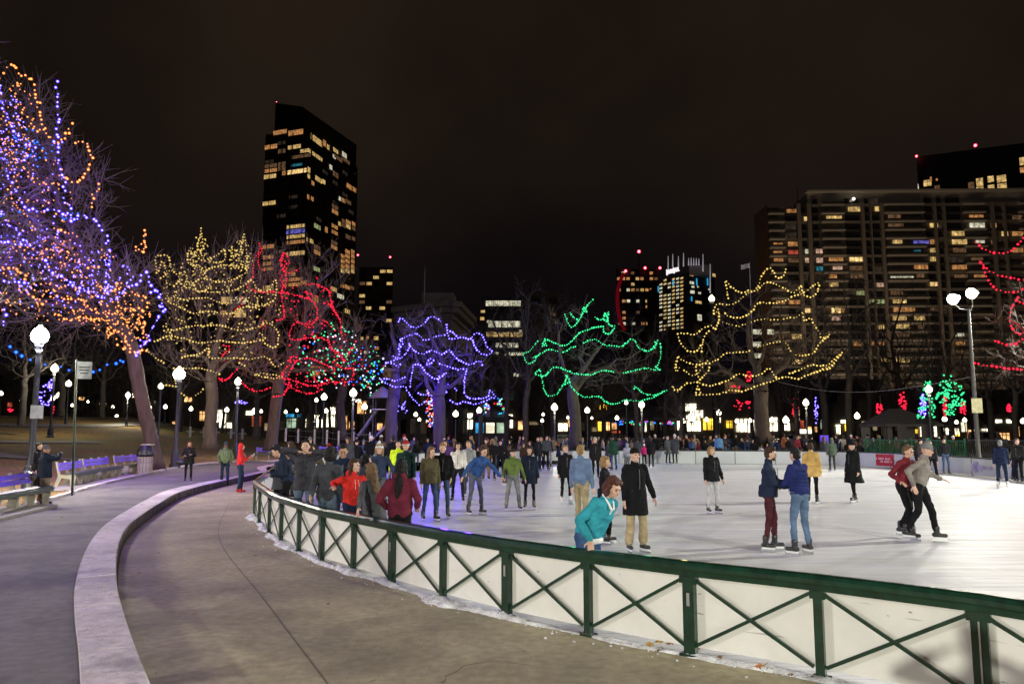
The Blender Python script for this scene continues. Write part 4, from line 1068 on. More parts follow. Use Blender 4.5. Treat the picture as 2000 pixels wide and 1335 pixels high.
# slabs at every storey and bowed bays on the left face
for k in range(7, nfl + 1):
    z = k * pitch
    for fc, cuts in ((fl, None), (fr, None)):
        a, b, d, n = fc; L_ = (b - a).length
        o = ubox('spandrel', mull_m, (a + b) / 2 + n * .12 + Vector((0, 0, z)), (L_, .3, .95), tw, math.atan2(d.y, d.x))
for x in (517, 539, 541, 560, 562, 585, 599):
    c = plane_pt(x, 600, fl[0], fl[1]); ubox('fin', mull_m, (c.x, c.y, zc / 2), (.5, .9, zc), tw, math.atan2(fl[2].y, fl[2].x))
for x in (606, 617, 628, 641, 647, 660, 667, 680, 690):
    c = plane_pt(x, 600, fr[0], fr[1]); ubox('fin', mull_m, (c.x, c.y, zc / 2), (.45, .9, zc), tw, math.atan2(fr[2].y, fr[2].x))
tl = [(205,238,78,24,'o'),(298,240,85,30,'o'),(417,285,62,36,'y'),(464,303,15,36,'o'),(485,325,15,28,'y'),(150,325,72,25,'o'),(215,350,42,24,'d'),(290,325,75,22,'y'),(350,348,50,20,'y'),(410,373,80,22,'y'),(330,380,110,18,'d'),
 (530,347,28,22,'y'),(582,372,25,28,'w'),(522,382,18,20,'w'),(545,392,45,20,'d'),(590,405,45,20,'d'),(302,432,66,14,'t'),(150,437,70,20,'d'),(150,465,70,20,'o'),(145,500,70,24,'y'),(215,440,42,50,'d'),(228,480,20,25,'o'),(305,470,110,24,'b'),(373,462,16,32,'y'),(373,500,18,24,'y'),(430,518,38,26,'y'),(460,532,16,26,'y'),(502,445,14,26,'w'),(395,540,15,24,'o'),
 (370,622,16,26,'o'),(392,632,14,24,'o'),(140,658,75,22,'y'),(612,560,30,28,'o'),(642,578,18,26,'o'),(557,632,15,22,'w'),(578,642,18,24,'o'),(608,652,30,22,'d'),(527,680,34,24,'d'),(527,710,34,24,'o'),(530,488,30,30,'d'),
 (297,795,105,20,'y'),(297,825,108,24,'v'),(297,855,105,20,'y'),(297,888,105,20,'o'),(297,955,105,24,'y'),(422,797,36,26,'g'),(475,815,14,32,'o'),(525,797,34,22,'o'),(525,832,34,20,'o'),(554,780,15,24,'y'),(578,765,20,24,'d'),(578,790,20,20,'d'),(606,770,26,22,'o'),(606,797,26,22,'y'),(637,780,18,22,'o'),(637,808,18,22,'d'),(365,875,14,22,'y'),(388,883,20,24,'y'),(605,858,28,24,'d'),(636,868,18,22,'d'),
 (420,920,36,24,'d'),(420,950,36,24,'o'),(522,892,34,20,'d'),(522,920,34,22,'o'),(135,915,70,22,'o'),(135,978,60,22,'o'),(135,1015,60,22,'o'),(135,1047,60,18,'o'),(202,945,45,20,'d'),(418,1048,36,24,'g'),(470,1058,15,22,'x'),(265,1052,60,20,'d'),(265,1080,60,22,'o'),(280,1110,110,20,'o'),(280,1140,110,20,'o'),(348,1128,40,22,'o'),(600,1155,30,22,'o'),(630,1160,20,20,'d'),(570,1147,20,20,'o'),(520,1168,34,26,'y'),(560,1210,38,26,'w'),(600,1298,30,24,'y'),(410,1225,35,40,'o'),(240,1205,30,20,'d'),(410,1262,35,24,'d'),(135,1160,60,30,'y'),(135,1310,30,24,'d')]
for yy in (945, 972, 1002, 1032, 1060):
    for xx, ww in ((572, 20), (602, 26), (632, 18)):
        if not (yy < 990 and xx == 572 and yy < 950): tl.append((xx, yy, ww, 22, 'o' if (yy + xx) % 3 else 'y'))
g = random.Random(3)
for x, y, w, h, k in tl:
    px, py = 480 + x / 3.034, 180 + y / 3.034
    win(tw, fl if px < 600 else fr, px, py, w / 3.034, h / 3.034, k, .32, .1)
for _ in range(150):       # faintly lit rooms and plain glass
    px = g.choice([527, 550, 573, 590, 612, 622, 634, 644, 654, 673, 685]); py = g.uniform(270, 640)
    if any(abs(480 + x / 3.034 - px) < 14 and abs(180 + y / 3.034 - py) < 7 for x, y, *_r in tl): continue
    win(tw, fl if px < 600 else fr, px, py, 9 if px > 600 else 16, 6.5, 'x' if g.random() < .35 else glass_m, .3, .1, False)
beacon(tw, A(540, 199, 490), .3)

# ---- long apartment block at the right
ap = thing('apartment_block', 'long balconied apartment block with many lit flats behind the right hand trees', 'building')
DA = 262
fa = facade(1499, DA, 2080, DA - 3, 420); a, b, d, n = fa
side = A(1473, 430, 276); side.z = 0
zA = A(1500, 399, DA).z; zB = A(1700, 377, DA).z
z0px = lambda z: None
bl = Vector((side.x, side.y, 0)); br = Vector((b.x, b.y + 18, 0))
obj('side_wall', prism([a, a + Vector((0.05, .6, 0)), bl + Vector((.5, .2, 0)), bl], 0, zA), brick_m, ap)
obj('core', prism([a + n * -.8 + d * .3, b - n * .8, br, bl + Vector((1, 0, 0))], 0, zA - 1), mat('apt_wall', (.13, .115, .10), rough=.9, var=.2, scale=.5), ap)
e0 = plane_pt(1580, 400, a, b); e1 = plane_pt(2080, 400, a, b)
obj('penthouse', prism([(e0.x, e0.y + 1), (e1.x, e1.y + 1), (e1.x, e1.y + 14), (e0.x, e0.y + 14)], zA - 1, zB), slab_m, ap)
ubox('roof_slab', slab_m, ((e0.x + e1.x) / 2, (e0.y + e1.y) / 2 - .3, zB + .2), ((e1 - e0).length + 2, 3, .5), ap, math.atan2(d.y, d.x))
cols = [(220,325,'bal'),(330,410,'win'),(412,436,'pil'),(440,475,'win'),(480,506,'pil'),(514,560,'win'),(570,722,'bal'),(730,832,'win'),(834,856,'pil'),(860,893,'win'),(895,903,'pil'),(905,960,'win'),(962,982,'pil'),(985,1248,'bal'),(1256,1312,'win'),(1315,1332,'pil'),(1340,1374,'win'),(1376,1392,'pil'),(1396,1502,'win'),(1508,1650,'bal'),(1655,1692,'win'),(1694,1714,'pil'),(1718,1770,'win'),(1772,1788,'pil'),(1792,1868,'win'),(1875,1985,'bal'),(1990,2030,'win'),(2035,2055,'pil'),(2060,2130,'win')]
cx = lambda z: 1440 + z / 3.3375
ry = [260 + (500 + 55 * k) / 3.3375 for k in range(-1, 26)]
rz_ = math.atan2(d.y, d.x)
al = [(360,508,75,25,'o'),(455,558,38,28,'y'),(632,555,100,32,'y'),(770,495,95,30,'y'),(925,493,55,30,'y'),(268,728,60,28,'o'),(370,722,76,28,'o'),(265,780,55,25,'o'),(370,775,72,25,'r'),(460,770,34,28,'w'),(535,768,42,28,'p'),(270,830,60,28,'o'),(370,828,70,26,'d'),(460,828,34,30,'p'),(538,828,42,30,'p'),(645,825,92,30,'o'),(782,820,98,30,'b'),(538,882,40,26,'t'),(655,882,62,30,'p'),(780,880,90,28,'d'),(785,930,90,28,'d'),(625,935,50,28,'o'),(630,990,58,30,'y'),(812,1040,66,28,'g'),(935,988,52,26,'p'),(1025,548,82,36,'d'),(1035,605,98,36,'d'),(1283,600,52,28,'y'),(1440,653,80,30,'y'),(1450,708,98,30,'y'),(1560,548,92,32,'o'),(1565,600,98,30,'w'),(1672,600,36,28,'o'),(1745,655,42,30,'y'),(1830,655,72,28,'o'),(1045,710,62,28,'y'),(1200,710,98,20,'v'),(1285,707,55,30,'o'),(1358,710,18,25,'o'),(1585,710,58,24,'w'),(1673,710,34,28,'d'),(1175,765,44,10,'t'),(1285,762,54,28,'y'),(1450,762,84,28,'d'),(1285,820,54,28,'y'),(1200,874,88,30,'o'),(1450,872,94,28,'o'),(1565,820,78,24,'d'),(1075,937,150,11,'w'),(1195,930,48,28,'d'),(1285,980,54,30,'b'),(1460,930,86,20,'d'),(1580,930,70,18,'o'),(1826,548,60,26,'d'),(1830,762,70,28,'o'),(1920,545,80,28,'o'),(1925,655,70,28,'d'),(1925,820,70,28,'o'),
 (375,1100,74,25,'o'),(282,1103,56,24,'o'),(460,1155,34,28,'b'),(645,1155,58,32,'b'),(690,1155,18,28,'o'),(645,1207,58,26,'p'),(878,1095,32,25,'g'),(935,1095,52,28,'g'),(1060,1095,88,25,'y'),(1090,1150,140,32,'o'),(1060,1205,88,28,'y'),(1190,1205,68,26,'y'),(1200,1262,38,28,'d'),(935,1262,52,26,'y'),(1080,1258,88,30,'y'),(1285,1145,50,20,'d'),(1450,1310,60,25,'w'),(1040,1040,80,24,'d'),(1075,1060,40,10,'w'),
 (970,1305,50,26,'d'),(1080,1310,88,38,'d'),(790,1370,60,28,'o'),(878,1372,30,28,'o'),(935,1368,50,28,'o'),(960,1476,40,28,'y'),(1078,1478,92,30,'y'),(1455,1365,60,28,'o'),(1455,1420,60,20,'d'),(940,1540,34,20,'d'),(1110,1540,40,24,'x'),(270,1500,50,20,'d')]
for (x, y, w, h, k) in [(598,560,56,46,'w'),(685,560,42,42,'w'),(598,640,56,46,'w'),(598,715,56,32,'w'),(755,590,32,32,'d'),(860,590,72,32,'y'),(860,755,72,28,'b'),(860,700,68,18,'d')]:
    al.append((x - 467.2, y + 734.2, w, h, k))
litpx = [(cx(x), 260 + y / 3.3375, w / 3.3375, h / 3.3375, k) for x, y, w, h, k in al]
for x, y, w, h, k in litpx: win(ap, fa, x, y, w, min(h, 9.5), k, -.1, .1)
zr = [plane_pt(1600, y, a, b).z for y in ry]
gg = random.Random(12); cnt = 0; dk_apt = mat('apt_dark_panel', (.16, .145, .125), rough=.9)
for x0, x1, kind in cols:
    c0 = plane_pt(cx(x0), 600, a, b); c1 = plane_pt(cx(x1), 600, a, b); W_ = (c1 - c0).length; mid = (c0 + c1) / 2; mid.z = 0
    if kind == 'pil':
        o = ubox('pier', mat('apt_pier', (.17, .15, .13), rough=.9), mid + n * .25 + Vector((0, 0, zA / 2)), (W_, 1.1, zA), ap, rz_)
    for k, z in enumerate(zr):
        top = z > zA - 2
        if top and x0 < 470: continue
        if kind == 'bal':
            ubox('balcony_slab', slab_m, mid + n * .75 + Vector((0, 0, z - 1.55)), (W_, 1.7, .45), ap, rz_)
            if z > 16: ubox('balcony_rail', mull_m, mid + n * 1.55 + Vector((0, 0, z - .95)), (W_ - .2, .06, .75), ap, rz_) if gg.random() < .75 else None
        elif kind == 'win':
            ubox('spandrel', black_m if (W_ > 7 or k % 2) else dk_apt, mid + n * .1 + Vector((0, 0, z - 1.45)), (W_, .5, .85), ap, rz_)
            if not any(abs(x - (cx(x0) + cx(x1)) / 2) < w / 2 + 2 and abs(y - ry[k]) < 8 for x, y, w, h, q in litpx) and cnt < 190:
                cnt += 1
                o = ubox('window', WM['x'] if gg.random() < .16 else glass_m, mid + n * -.15 + Vector((0, 0, z)), (W_ - .5, .1, 1.9), ap, rz_)
B().box((0, 0, 3), (.25, .25, 6)).obj('antenna', mull_m, ap, A(1558, 398, DA))
lampb = emat('roof_lamp', (1, .9, .7), 5, None, False)
B().ball((0, 0, 0), .5, 8, 6).obj('roof_lamp', lampb, ap, plane_pt(1665, 390, a, b) + n * 1.)

# ---- black block behind it
bk = thing('office_block', 'black block with red roof beacons rising behind the apartment block at the upper right', 'building')
fb = facade(1790, 330, 2090, 300, 310); a2, b2, d2, n2 = fb
obj('walls', prism([a2, b2, b2 * 1.13, a2 * 1.13], 0, 0, [A(1790, 306, 330).z, A(2090, 268, 300).z, A(2090, 268, 300).z, A(1790, 306, 330).z]), black_m, bk)
for x, y, w, h, k in [(1240,325,50,40,'y'),(1262,300,12,30,'o'),(1300,303,12,14,'o'),(1303,355,34,28,'d'),(1248,373,14,10,'w'),(1268,372,10,10,'w'),(1580,320,44,52,'y'),(1582,363,46,26,'y'),(1652,300,40,40,'y'),(1655,355,42,36,'y'),(1722,297,60,46,'y'),(1726,345,60,34,'y'),(1525,345,38,50,'d'),(1540,373,14,8,'w'),(1860,183,40,50,'y'),(1862,240,38,36,'o'),(1180,352,5,40,'w'),(1905,183,34,50,'y')]:
    win(bk, fb, cx(x), 260 + y / 3.3375, w / 3.3375, h / 3.3375, k, .1, .1)
beacon(bk, A(1790, 305, 328), .55); beacon(bk, A(1905, 284, 318), .7)
for k in range(18):
    z = 20 + k * 4.2
    ubox('floor_band', mull_m, (a2 + b2) / 2 + n2 * .2 + Vector((0, 0, z)), ((b2 - a2).length, .3, .9), bk, math.atan2(d2.y, d2.x))

# ---- generic background blocks
def block(name, label, px0, px1, D_, ytop, depth, m, wins, seed, pitch=3.4, colw=3.2, lit=.3, keys='yowd', y0=None, D2=None, fr_=.7, size=.75, rows=None, ymax=845):
    g = random.Random(seed)
    t = thing(name, label, 'building'); f_ = facade(px0, D_, px1, D2 or D_, (ytop + 2 * 841) / 3); a, b, d, n = f_
    H = A(px0, ytop, D_).z; H2 = A(px1, ytop, D2 or D_).z
    obj('walls', prism([a, b, b * (1 + depth / (D2 or D_)), a * (1 + depth / D_)], 0, 0, [H] * 4), m, t)
    L_ = (b - a).length; nc = max(1, int(L_ / colw)); nr = int((H - 1.5) / pitch); rz = math.atan2(d.y, d.x)
    for r in range(nr):
        z = H - 2.2 - r * pitch
        if PX((a.x, a.y, z))[1] > ymax: break
        rl_ = g.random()
        for c in range(nc):
            if rows and not rows(r, c): key = None
            else: key = g.choice(keys) if g.random() < lit * (1.6 if rl_ > .6 else .6) else None
            if key is None and g.random() > .25: continue
            p = a + d * ((c + .5) * L_ / nc) + n * .05
            ubox('window', WM[key] if key else glass_m, (p.x, p.y, z), (L_ / nc * size, .1, pitch * .5), t, rz)
    for x, y, w, h, k in wins: win(t, f_, x, y, w, h, k, .2, .1)
    ubox('parapet', m, (a + b) / 2 + n * .3 + Vector((0, 0, H + .3)), (L_ + .8, .9, 1.0), t, rz)
    return t, f_, H
dk_m = mat('dark_brick', (.035, .03, .028), rough=.9, var=.2, scale=.2); grey_m = mat('grey_stone', (.10, .095, .09), rough=.9, var=.2, scale=.2)
t, f_, H = block('office_building', 'small distant dark tower with red beacons just right of the tall glass tower', 697, 764, 560, 524, 40, black_m, [], 5, 4.6, 4.4, .42, 'yyod', size=.8)
beacon(t, A(699, 498, 560), .8); beacon(t, A(762, 502, 560), .8)
block('apartment_house', 'pale low rise with rows of lit white windows behind the vase shaped white lit tree', 340, 478, 200, 518, 30, grey_m, [], 6, 3.6, 3.2, .55, 'wyyo', size=.8, rows=lambda r, c: r > 1 and c > 2)
block('office_building', 'dark building with a few lit rooms low between the tower and the blue tree', 640, 775, 230, 640, 30, black_m, [(718,659,5,5,'o'),(735,660,9,7,'y'),(707,661,5,6,'y'),(715,688,7,5,'w'),(736,680,8,6,'o'),(738,697,6,6,'y')], 7, 3.6, 3.6, .03)
t, f_, H = block('office_building', 'dark office with bright strips of lit floors between the blue and green trees', 943, 1022, 210, 586, 30, black_m, [(983,592,68,11,'w'),(955,628,8,5,'w'),(943,608,8,5,'y'),(942,622,8,6,'y'),(985,633,62,12,'w'),(985,653,70,9,'y'),(958,652,12,9,'o'),(990,674,44,9,'w'),(1004,691,36,6,'w'),(970,690,8,5,'w'),(1017,648,6,7,'w'),(975,762,36,10,'w'),(1010,735,14,14,'w'),(1017,760,16,12,'d')], 8, 3.6, 3, .03)
block('office_building', 'nearly black building with faint grey gable right of the lit office floors', 1040, 1092, 240, 575, 30, dk_m, [(1082,614,6,6,'d'),(1088,630,5,4,'d')], 9, 3.6, 3.2, .02)
t, f_, H = block('office_tower', 'distant curved tower speckled with lit windows and edged in red light', 1207, 1290, 520, 527, 40, black_m, [], 10, 3.9, 3.0, .42, 'yoowd', size=.7, ymax=650)
red_strip = emat('red_edge_light', (.55, .01, .03), .16, None, False)
cv = catmull([A(x, y, 519) for x, y in ((1218, 533), (1208, 560), (1206, 590), (1210, 620), (1220, 645))], 6); bb = B(); bb.tube(cv, 1.3, 6); bb.obj('red_light_band', red_strip, t)
for x, y in ((1222, 529), (1260, 523), (1289, 523)): beacon(t, A(x, y, 518), 1.0)
B().tube([A(1248, 525, 525), A(1248, 492, 525)], .3, 4).obj('mast', mull_m, t); beacon(t, A(1248, 491, 525), 1.2)
# hotel with lit crown
ht = thing('hotel_tower', 'stepped hotel tower with white lit spires and a glowing roof sign', 'building')
fh = facade(1283, 400, 1340, 372, 570); fh2 = facade(1340, 372, 1396, 384, 570)
Hh = A(1340, 532, 372).z; ah, bh, dh, nh = fh
pts = [fh[0], fh[1], fh2[1], fh2[1] + Vector((0, 40, 0)), fh[0] + Vector((0, 30, 0))]
obj('walls', prism(pts, 0, Hh), black_m, ht)
for r in range(14):
    for c in range(6):
        x = 1291 + c * 8.2; y = 548 + r * 7.4 - c * 1.0
        if r + c > 0 and random.Random(r * 7 + c).random() < .8: win(ht, fh, x, y, 5.2, 3.4, 'y' if c % 2 else 'w', .1, .1, False)
for x, y, w, h, k in [(1350,536,7,6,'y'),(1361,536,7,6,'y'),(1371,536,7,6,'y'),(1381,537,7,6,'y'),(1392,537,10,6,'y'),(1351,552,8,5,'w'),(1353,560,5,4,'w'),(1352,570,8,6,'w'),(1366,572,5,4,'w'),(1363,560,3,3,'w'),(1364,590,12,5,'y'),(1385,565,4,3,'w'),(1366,620,8,12,'w')]:
    win(ht, fh2, x, y, w, h, k, .15, .1, False)
cyan_strip = emat('cyan_light', (.02, .30, .55), 1.2, None, False)
for x, y, h in ((1285, 565, 12), (1314, 553, 12), (1360, 551, 14), (1381, 551, 14), (1350, 584, 9)):
    c = plane_pt(x, y, fh[0] if x < 1340 else fh2[0], fh[1] if x < 1340 else fh2[1]); ubox('light_strip', cyan_strip, c + Vector((0, -1, 0)), (.55, .4, h * .25), ht)
spire_m = emat('spire_light', (.55, .50, .55), .5, None, False)
for i, (x, y0, y1) in enumerate(((1305, 500, 534), (1314, 496, 522), (1325, 500, 520), (1335, 494, 520), (1373, 496, 530), (1387, 515, 572), (1345, 504, 518), (1350, 503, 518), (1355, 504, 518), (1360, 504, 518), (1365, 505, 518))):
    B().tube([A(x, y1, 370), A(x, y0, 370)], [.35, .15], 5).obj('spire', spire_m, ht)
obj('roof_house', prism([A(1332, 0, 372)[:2], A(1375, 0, 372)[:2], A(1375, 0, 385)[:2], A(1332, 0, 385)[:2]], Hh - 1, A(1340, 517, 372).z), mat('roof_grey', (.3, .28, .3)), ht)
sg = B(); p0, p1 = A(1301, 532, 369), A(1326, 525, 366); d_ = (p1 - p0)
for k in range(11):
    q = p0 + d_ * ((k + .5) / 11); h = (2.9 if k in (0, 6) else 2.1)
    sg.box(q, (.40, .2, h)); sg.box(q + Vector((.28, 0, (h / 2 - .3) * (1 if k % 2 else -1))), (.55, .2, .5))
    if k % 3 == 0: sg.box(q + Vector((.25, 0, 0)), (.5, .2, .4))
sg.obj('sign_letters', emat('sign_white', (.9, .85, .9), 1.3, None, False), ht)

# stone tower with cornice behind the blue tree
st = thing('stone_building', 'pale stone corner building with a heavy cornice behind the blue tree', 'building')
fs = facade(778, 118, 880, 112); fs2 = facade(880, 112, 912, 128)
Hs = A(880, 610, 112).z; pp = [fs[0], fs[1], fs2[1], fs2[1] + Vector((0, 15, 0)), fs[0] + Vector((0, 12, 0))]
obj('walls', prism(pp, 0, Hs), stone_m, st)
for z, w_ in ((Hs, 1.5), (Hs + .9, 2.1), (Hs - 1.2, .8)):
    for f__ in (fs, fs2):
        ubox('cornice', stone_m, (f__[0] + f__[1]) / 2 + f__[3] * (w_ * .2) + Vector((0, 0, z + .3)), ((f__[1] - f__[0]).length + w_ * .5, w_, .8 if w_ > 1 else .4), st, math.atan2(f__[2].y, f__[2].x))
ubox('roof_block', stone_m, A(858, 600, 120) + Vector((0, 0, .4)), (5, 5, 3), st)
for f__, n_ in ((fs, 5), (fs2, 2)):
    for c in range(n_):
        for r in range(4):
            p = f__[0].lerp(f__[1], (c + .5) / n_) + f__[3] * .06
            ubox('window', WM['x'] if (r + c) % 3 else glass_m, (p.x, p.y, Hs - 4.0 - r * 4.2), (1.1, .12, 2.2), st, math.atan2(f__[2].y, f__[2].x))
            ubox('window_sill', stone_m, Vector((p.x, p.y, Hs - 5.2 - r * 4.2)) + f__[3] * .12, (1.4, .3, .15), st, math.atan2(f__[2].y, f__[2].x))
B().tube([A(828, 600, 116), A(829, 583, 116), A(830, 521, 116)], [.16, .1, .04], 5).obj('antenna', slab_m, st)

# ---- rows of shops behind the park
DS = 128
shop_m = mat('shop_wall', (.09, .075, .06), rough=.9, var=.25, scale=.2)
for key, c, s_ in (('sw', (1.0, .90, .64), 4.5), ('sy', (1.0, .62, .05), 3.0), ('so', (.95, .48, .18), 2.4), ('sr', (.9, .15, .08), .8), ('sb', (.05, .45, .9), 1.3), ('sg', (.6, .8, .55), .8), ('sd', (.4, .30, .16), .8)):
    WM[key] = winmat('shop_' + key, c, s_, .8, .2)
def shops(label, px0, px1, D_, ytop, panes, D2=None, up_lit=.05, seed=1, upk='od'):
    t, f_, H = block('shop_row', label, px0, px1, D_, ytop, 20, shop_m, [], seed, 3.8, 3.0, up_lit, upk, ymax=792)
    gs = random.Random(seed * 3)
    for x in range(int(max(px0, 330)) + 10, int(min(px1, 2000)) - 4, 15):
        if any(abs(x - q[0]) < (q[2] + 11) / 2 for q in panes): continue
        win(t, f_, x, 832 + gs.uniform(-2, 2), 10, gs.uniform(12, 20), gs.choice(['sd', 'so', 'sw', 'sw', 'sd', 'x']), .12, .1, False)
    for x, y, w, h, k in panes:
        win(t, f_, x, y, w, h, k, .12, .1, False)
        if w > 9 and h > 12:
            a, b, d, n = f_; l = plane_pt(x - w / 2, y, a, b); r = plane_pt(x + w / 2, y, a, b); zt = plane_pt(x, y - h / 2, a, b).z; zb = plane_pt(x, y + h / 2, a, b).z
            nb = max(2, int(w / 7)); bb = B(); W_ = (r - l).length
            for i in range(nb + 1): bb.box(((i / nb - .5) * W_, 0, 0), (.1, .08, zt - zb))
            bb.box((0, 0, (zt - zb) * .22), (W_, .08, .09)); c = (l + r) / 2; c.z = (zt + zb) / 2
            bb.obj('shop_window_bars', mull_m, t, c + n * .22, (0, 0, math.atan2(d.y, d.x)))
    return t, f_
shops('row of dim shops beyond the left rise', -60, 330, 150, 720, [(20,790,8,8,'sr'),(110,775,6,5,'sw'),(160,778,10,6,'so'),(205,790,8,6,'sd'),(300,785,10,6,'sd'),(262,772,6,8,'sw')], seed=21, up_lit=.06)
shops('row of shops with lit doors behind the white and red lit trees', 332, 700, 135, 700, [(396,812,12,18,'so'),(432,812,22,24,'sw'),(444,830,30,10,'sw'),(502,822,20,20,'sr'),(492,806,22,8,'sw'),(567,811,15,6,'sb'),(585,811,9,6,'sb'),(570,826,20,18,'sg'),(595,826,6,16,'sw'),(622,822,26,24,'sw'),(646,818,18,30,'sw'),(652,800,14,10,'sw'),(675,825,6,26,'so'),(365,780,20,8,'so')], seed=22, up_lit=.05)
shops('brown shop block behind the playground and the blue trunks', 702, 900, 130, 705, [(708,795,20,24,'so'),(700,782,12,6,'sw'),(722,800,5,14,'sw'),(800,826,28,11,'so'),(836,822,18,20,'sb'),(820,815,10,26,'sw'),(870,830,8,22,'sw'),(895,826,16,30,'sw')], seed=23, up_lit=.10)
shops('row of shops behind the lit kiosk in the middle', 902, 1080, 130, 745, [(912,822,24,30,'sw'),(940,818,22,22,'sb'),(962,826,20,20,'sg'),(996,822,12,26,'sw'),(1045,826,30,6,'sd')], seed=24, up_lit=.06)
t, f_ = shops('wide shop block with a lit yellow sign behind the green tree', 1082, 1300, 132, 720, [(1100,834,20,15,'sw'),(1112,826,8,14,'so'),(1175,832,16,18,'sy'),(1188,832,10,16,'so'),(1200,832,10,12,'so'),(1200,815,14,6,'so'),(1224,808,24,7,'sw'),(1202,843,18,4,'sr'),(1160,838,10,8,'sd')], seed=25, up_lit=.04)
# golden lettered sign
q = A(1178, 795, 131.2); k_ = 132 / 1500.; sgn = B()
for sx_ in (-1, 1):
    pts = [q + Vector((sx_ * (.30 - .27 * math.cos(R(a))) * .95, 0, -.45 + .95 * math.sin(R(a)) ** .8)) for a in range(2, 179, 16)]
    sgn.tube(pts, .075, 5)
sgn.obj('sign_letter', emat('sign_gold', (1.0, .55, .03), 1.6, None, False), t)
ubox('sign_board', mat('sign_back', (.08, .03, .01)), A(1178, 796, 131.9), (2.0, .15, 1.4), t)
shops('brightest shop row behind the low tree right of the middle', 1302, 1560, 125, 730, [(1350,826,36,30,'sw'),(1385,828,26,22,'sy'),(1360,808,26,14,'sw'),(1345,795,30,14,'sw'),(1325,826,10,26,'sw'),(1424,828,14,14,'sy'),(1448,830,24,26,'sw'),(1466,832,14,24,'sw'),(1483,830,10,22,'sr'),(1510,828,16,26,'sw'),(1402,820,10,10,'sw')], seed=26, up_lit=.10, upk='oddr')
shops('shop row behind the yellow tree and the crowd', 1562, 1720, 128, 750, [(1560,842,50,8,'sw'),(1553,828,34,14,'sr'),(1607,828,16,18,'sg'),(1656,832,16,18,'sy'),(1653,823,22,6,'sw'),(1636,838,10,18,'sw'),(1585,838,20,10,'so'),(1690,830,18,16,'sd')], seed=27, up_lit=.03)
shops('shop row with wide white signs behind the green railings at the right', 1722, 2060, 126, 770, [(1784,842,16,8,'sy'),(1812,842,34,20,'sw'),(1857,842,30,12,'sw'),(1864,847,18,8,'sy'),(1897,848,16,18,'so'),(1924,845,18,16,'sw'),(1960,852,22,14,'so'),(1985,842,10,18,'so'),(1950,822,12,6,'sw'),(1970,822,10,6,'sw'),(1905,842,8,8,'sw')], seed=28, up_lit=.03, upk='dr')
# ================================================================== LAMPS
iron_m = mat('lamp_iron', (.02, .022, .024), rough=.5, var=.2, scale=6)
iron_b = mat('lamp_iron_blue', (.012, .014, .03), rough=.5, var=.2, scale=6)
globe_near = emat('globe_near', (1.0, .94, .74), 26.0, None, True)
globe_far = emat('globe_far', (1.0, .90, .62), 6.0, None, False)
def acorn(label, px, py, D, rpx, zb=None, near=False, post=True, group='park lamps with white globes'):
    c = A(px, py, D); r = rpx * D / 1500. * (1 if near else .80)
    z0 = zb if zb is not None else 0
    t = thing('street_lamp', label, 'lamp', (c.x, c.y, z0), group=group); h = c.z - z0
    n = 14 if near else 8
    gb = B(); gb.lathe([(r * .45, -r * .95), (r * .85, -r * .6), (r, -r * .1), (r * .9, r * .35), (r * .6, r * .8), (r * .25, r * 1.05), (r * .16, r * 1.3)], (0, 0, h), n)
    gb.obj('globe', globe_near if near else globe_far, t, smooth=True)
    if near:
        B().lathe([(r * .3, r * 1.28), (r * .22, r * 1.5), (r * .05, r * 1.8)], (0, 0, h), 8).obj('finial', iron_m, t)
    if post:
        rr = max(.055, .075 * h / 4)
        B().lathe([(rr * 3.2, 0), (rr * 3.2, .12), (rr * 2.4, .2), (rr * 2.2, .7), (rr * 1.5, .85), (rr * 1.3, 1.0), (rr, 1.15), (rr * .8, h - r * 1.9), (rr * 1.3, h - r * 1.7), (rr * .9, h - r * 1.5), (r * .5, h - r * 1.15), (r * .55, h - r * .92)], (0, 0, 0), 10 if near else 6).obj('post', iron_m if not near else iron_b, t, smooth=near)
    return c
near_l = acorn('tall park lamp with bright white globe at the left, behind the person in black', 78, 655, 23.5, 16, UP, True)
light('globe_light', near_l + Vector((.0, 0, -.55)), 3000, (1.0, .93, .72), .3)
c2 = acorn('park lamp between the litter bin and the standing woman', 350, 730, 40, 11, lawn_z(-17.3, 40), True)
light('globe_light', c2 + Vector((0, 0, -.5)), 800, (1.0, .92, .7), .3)
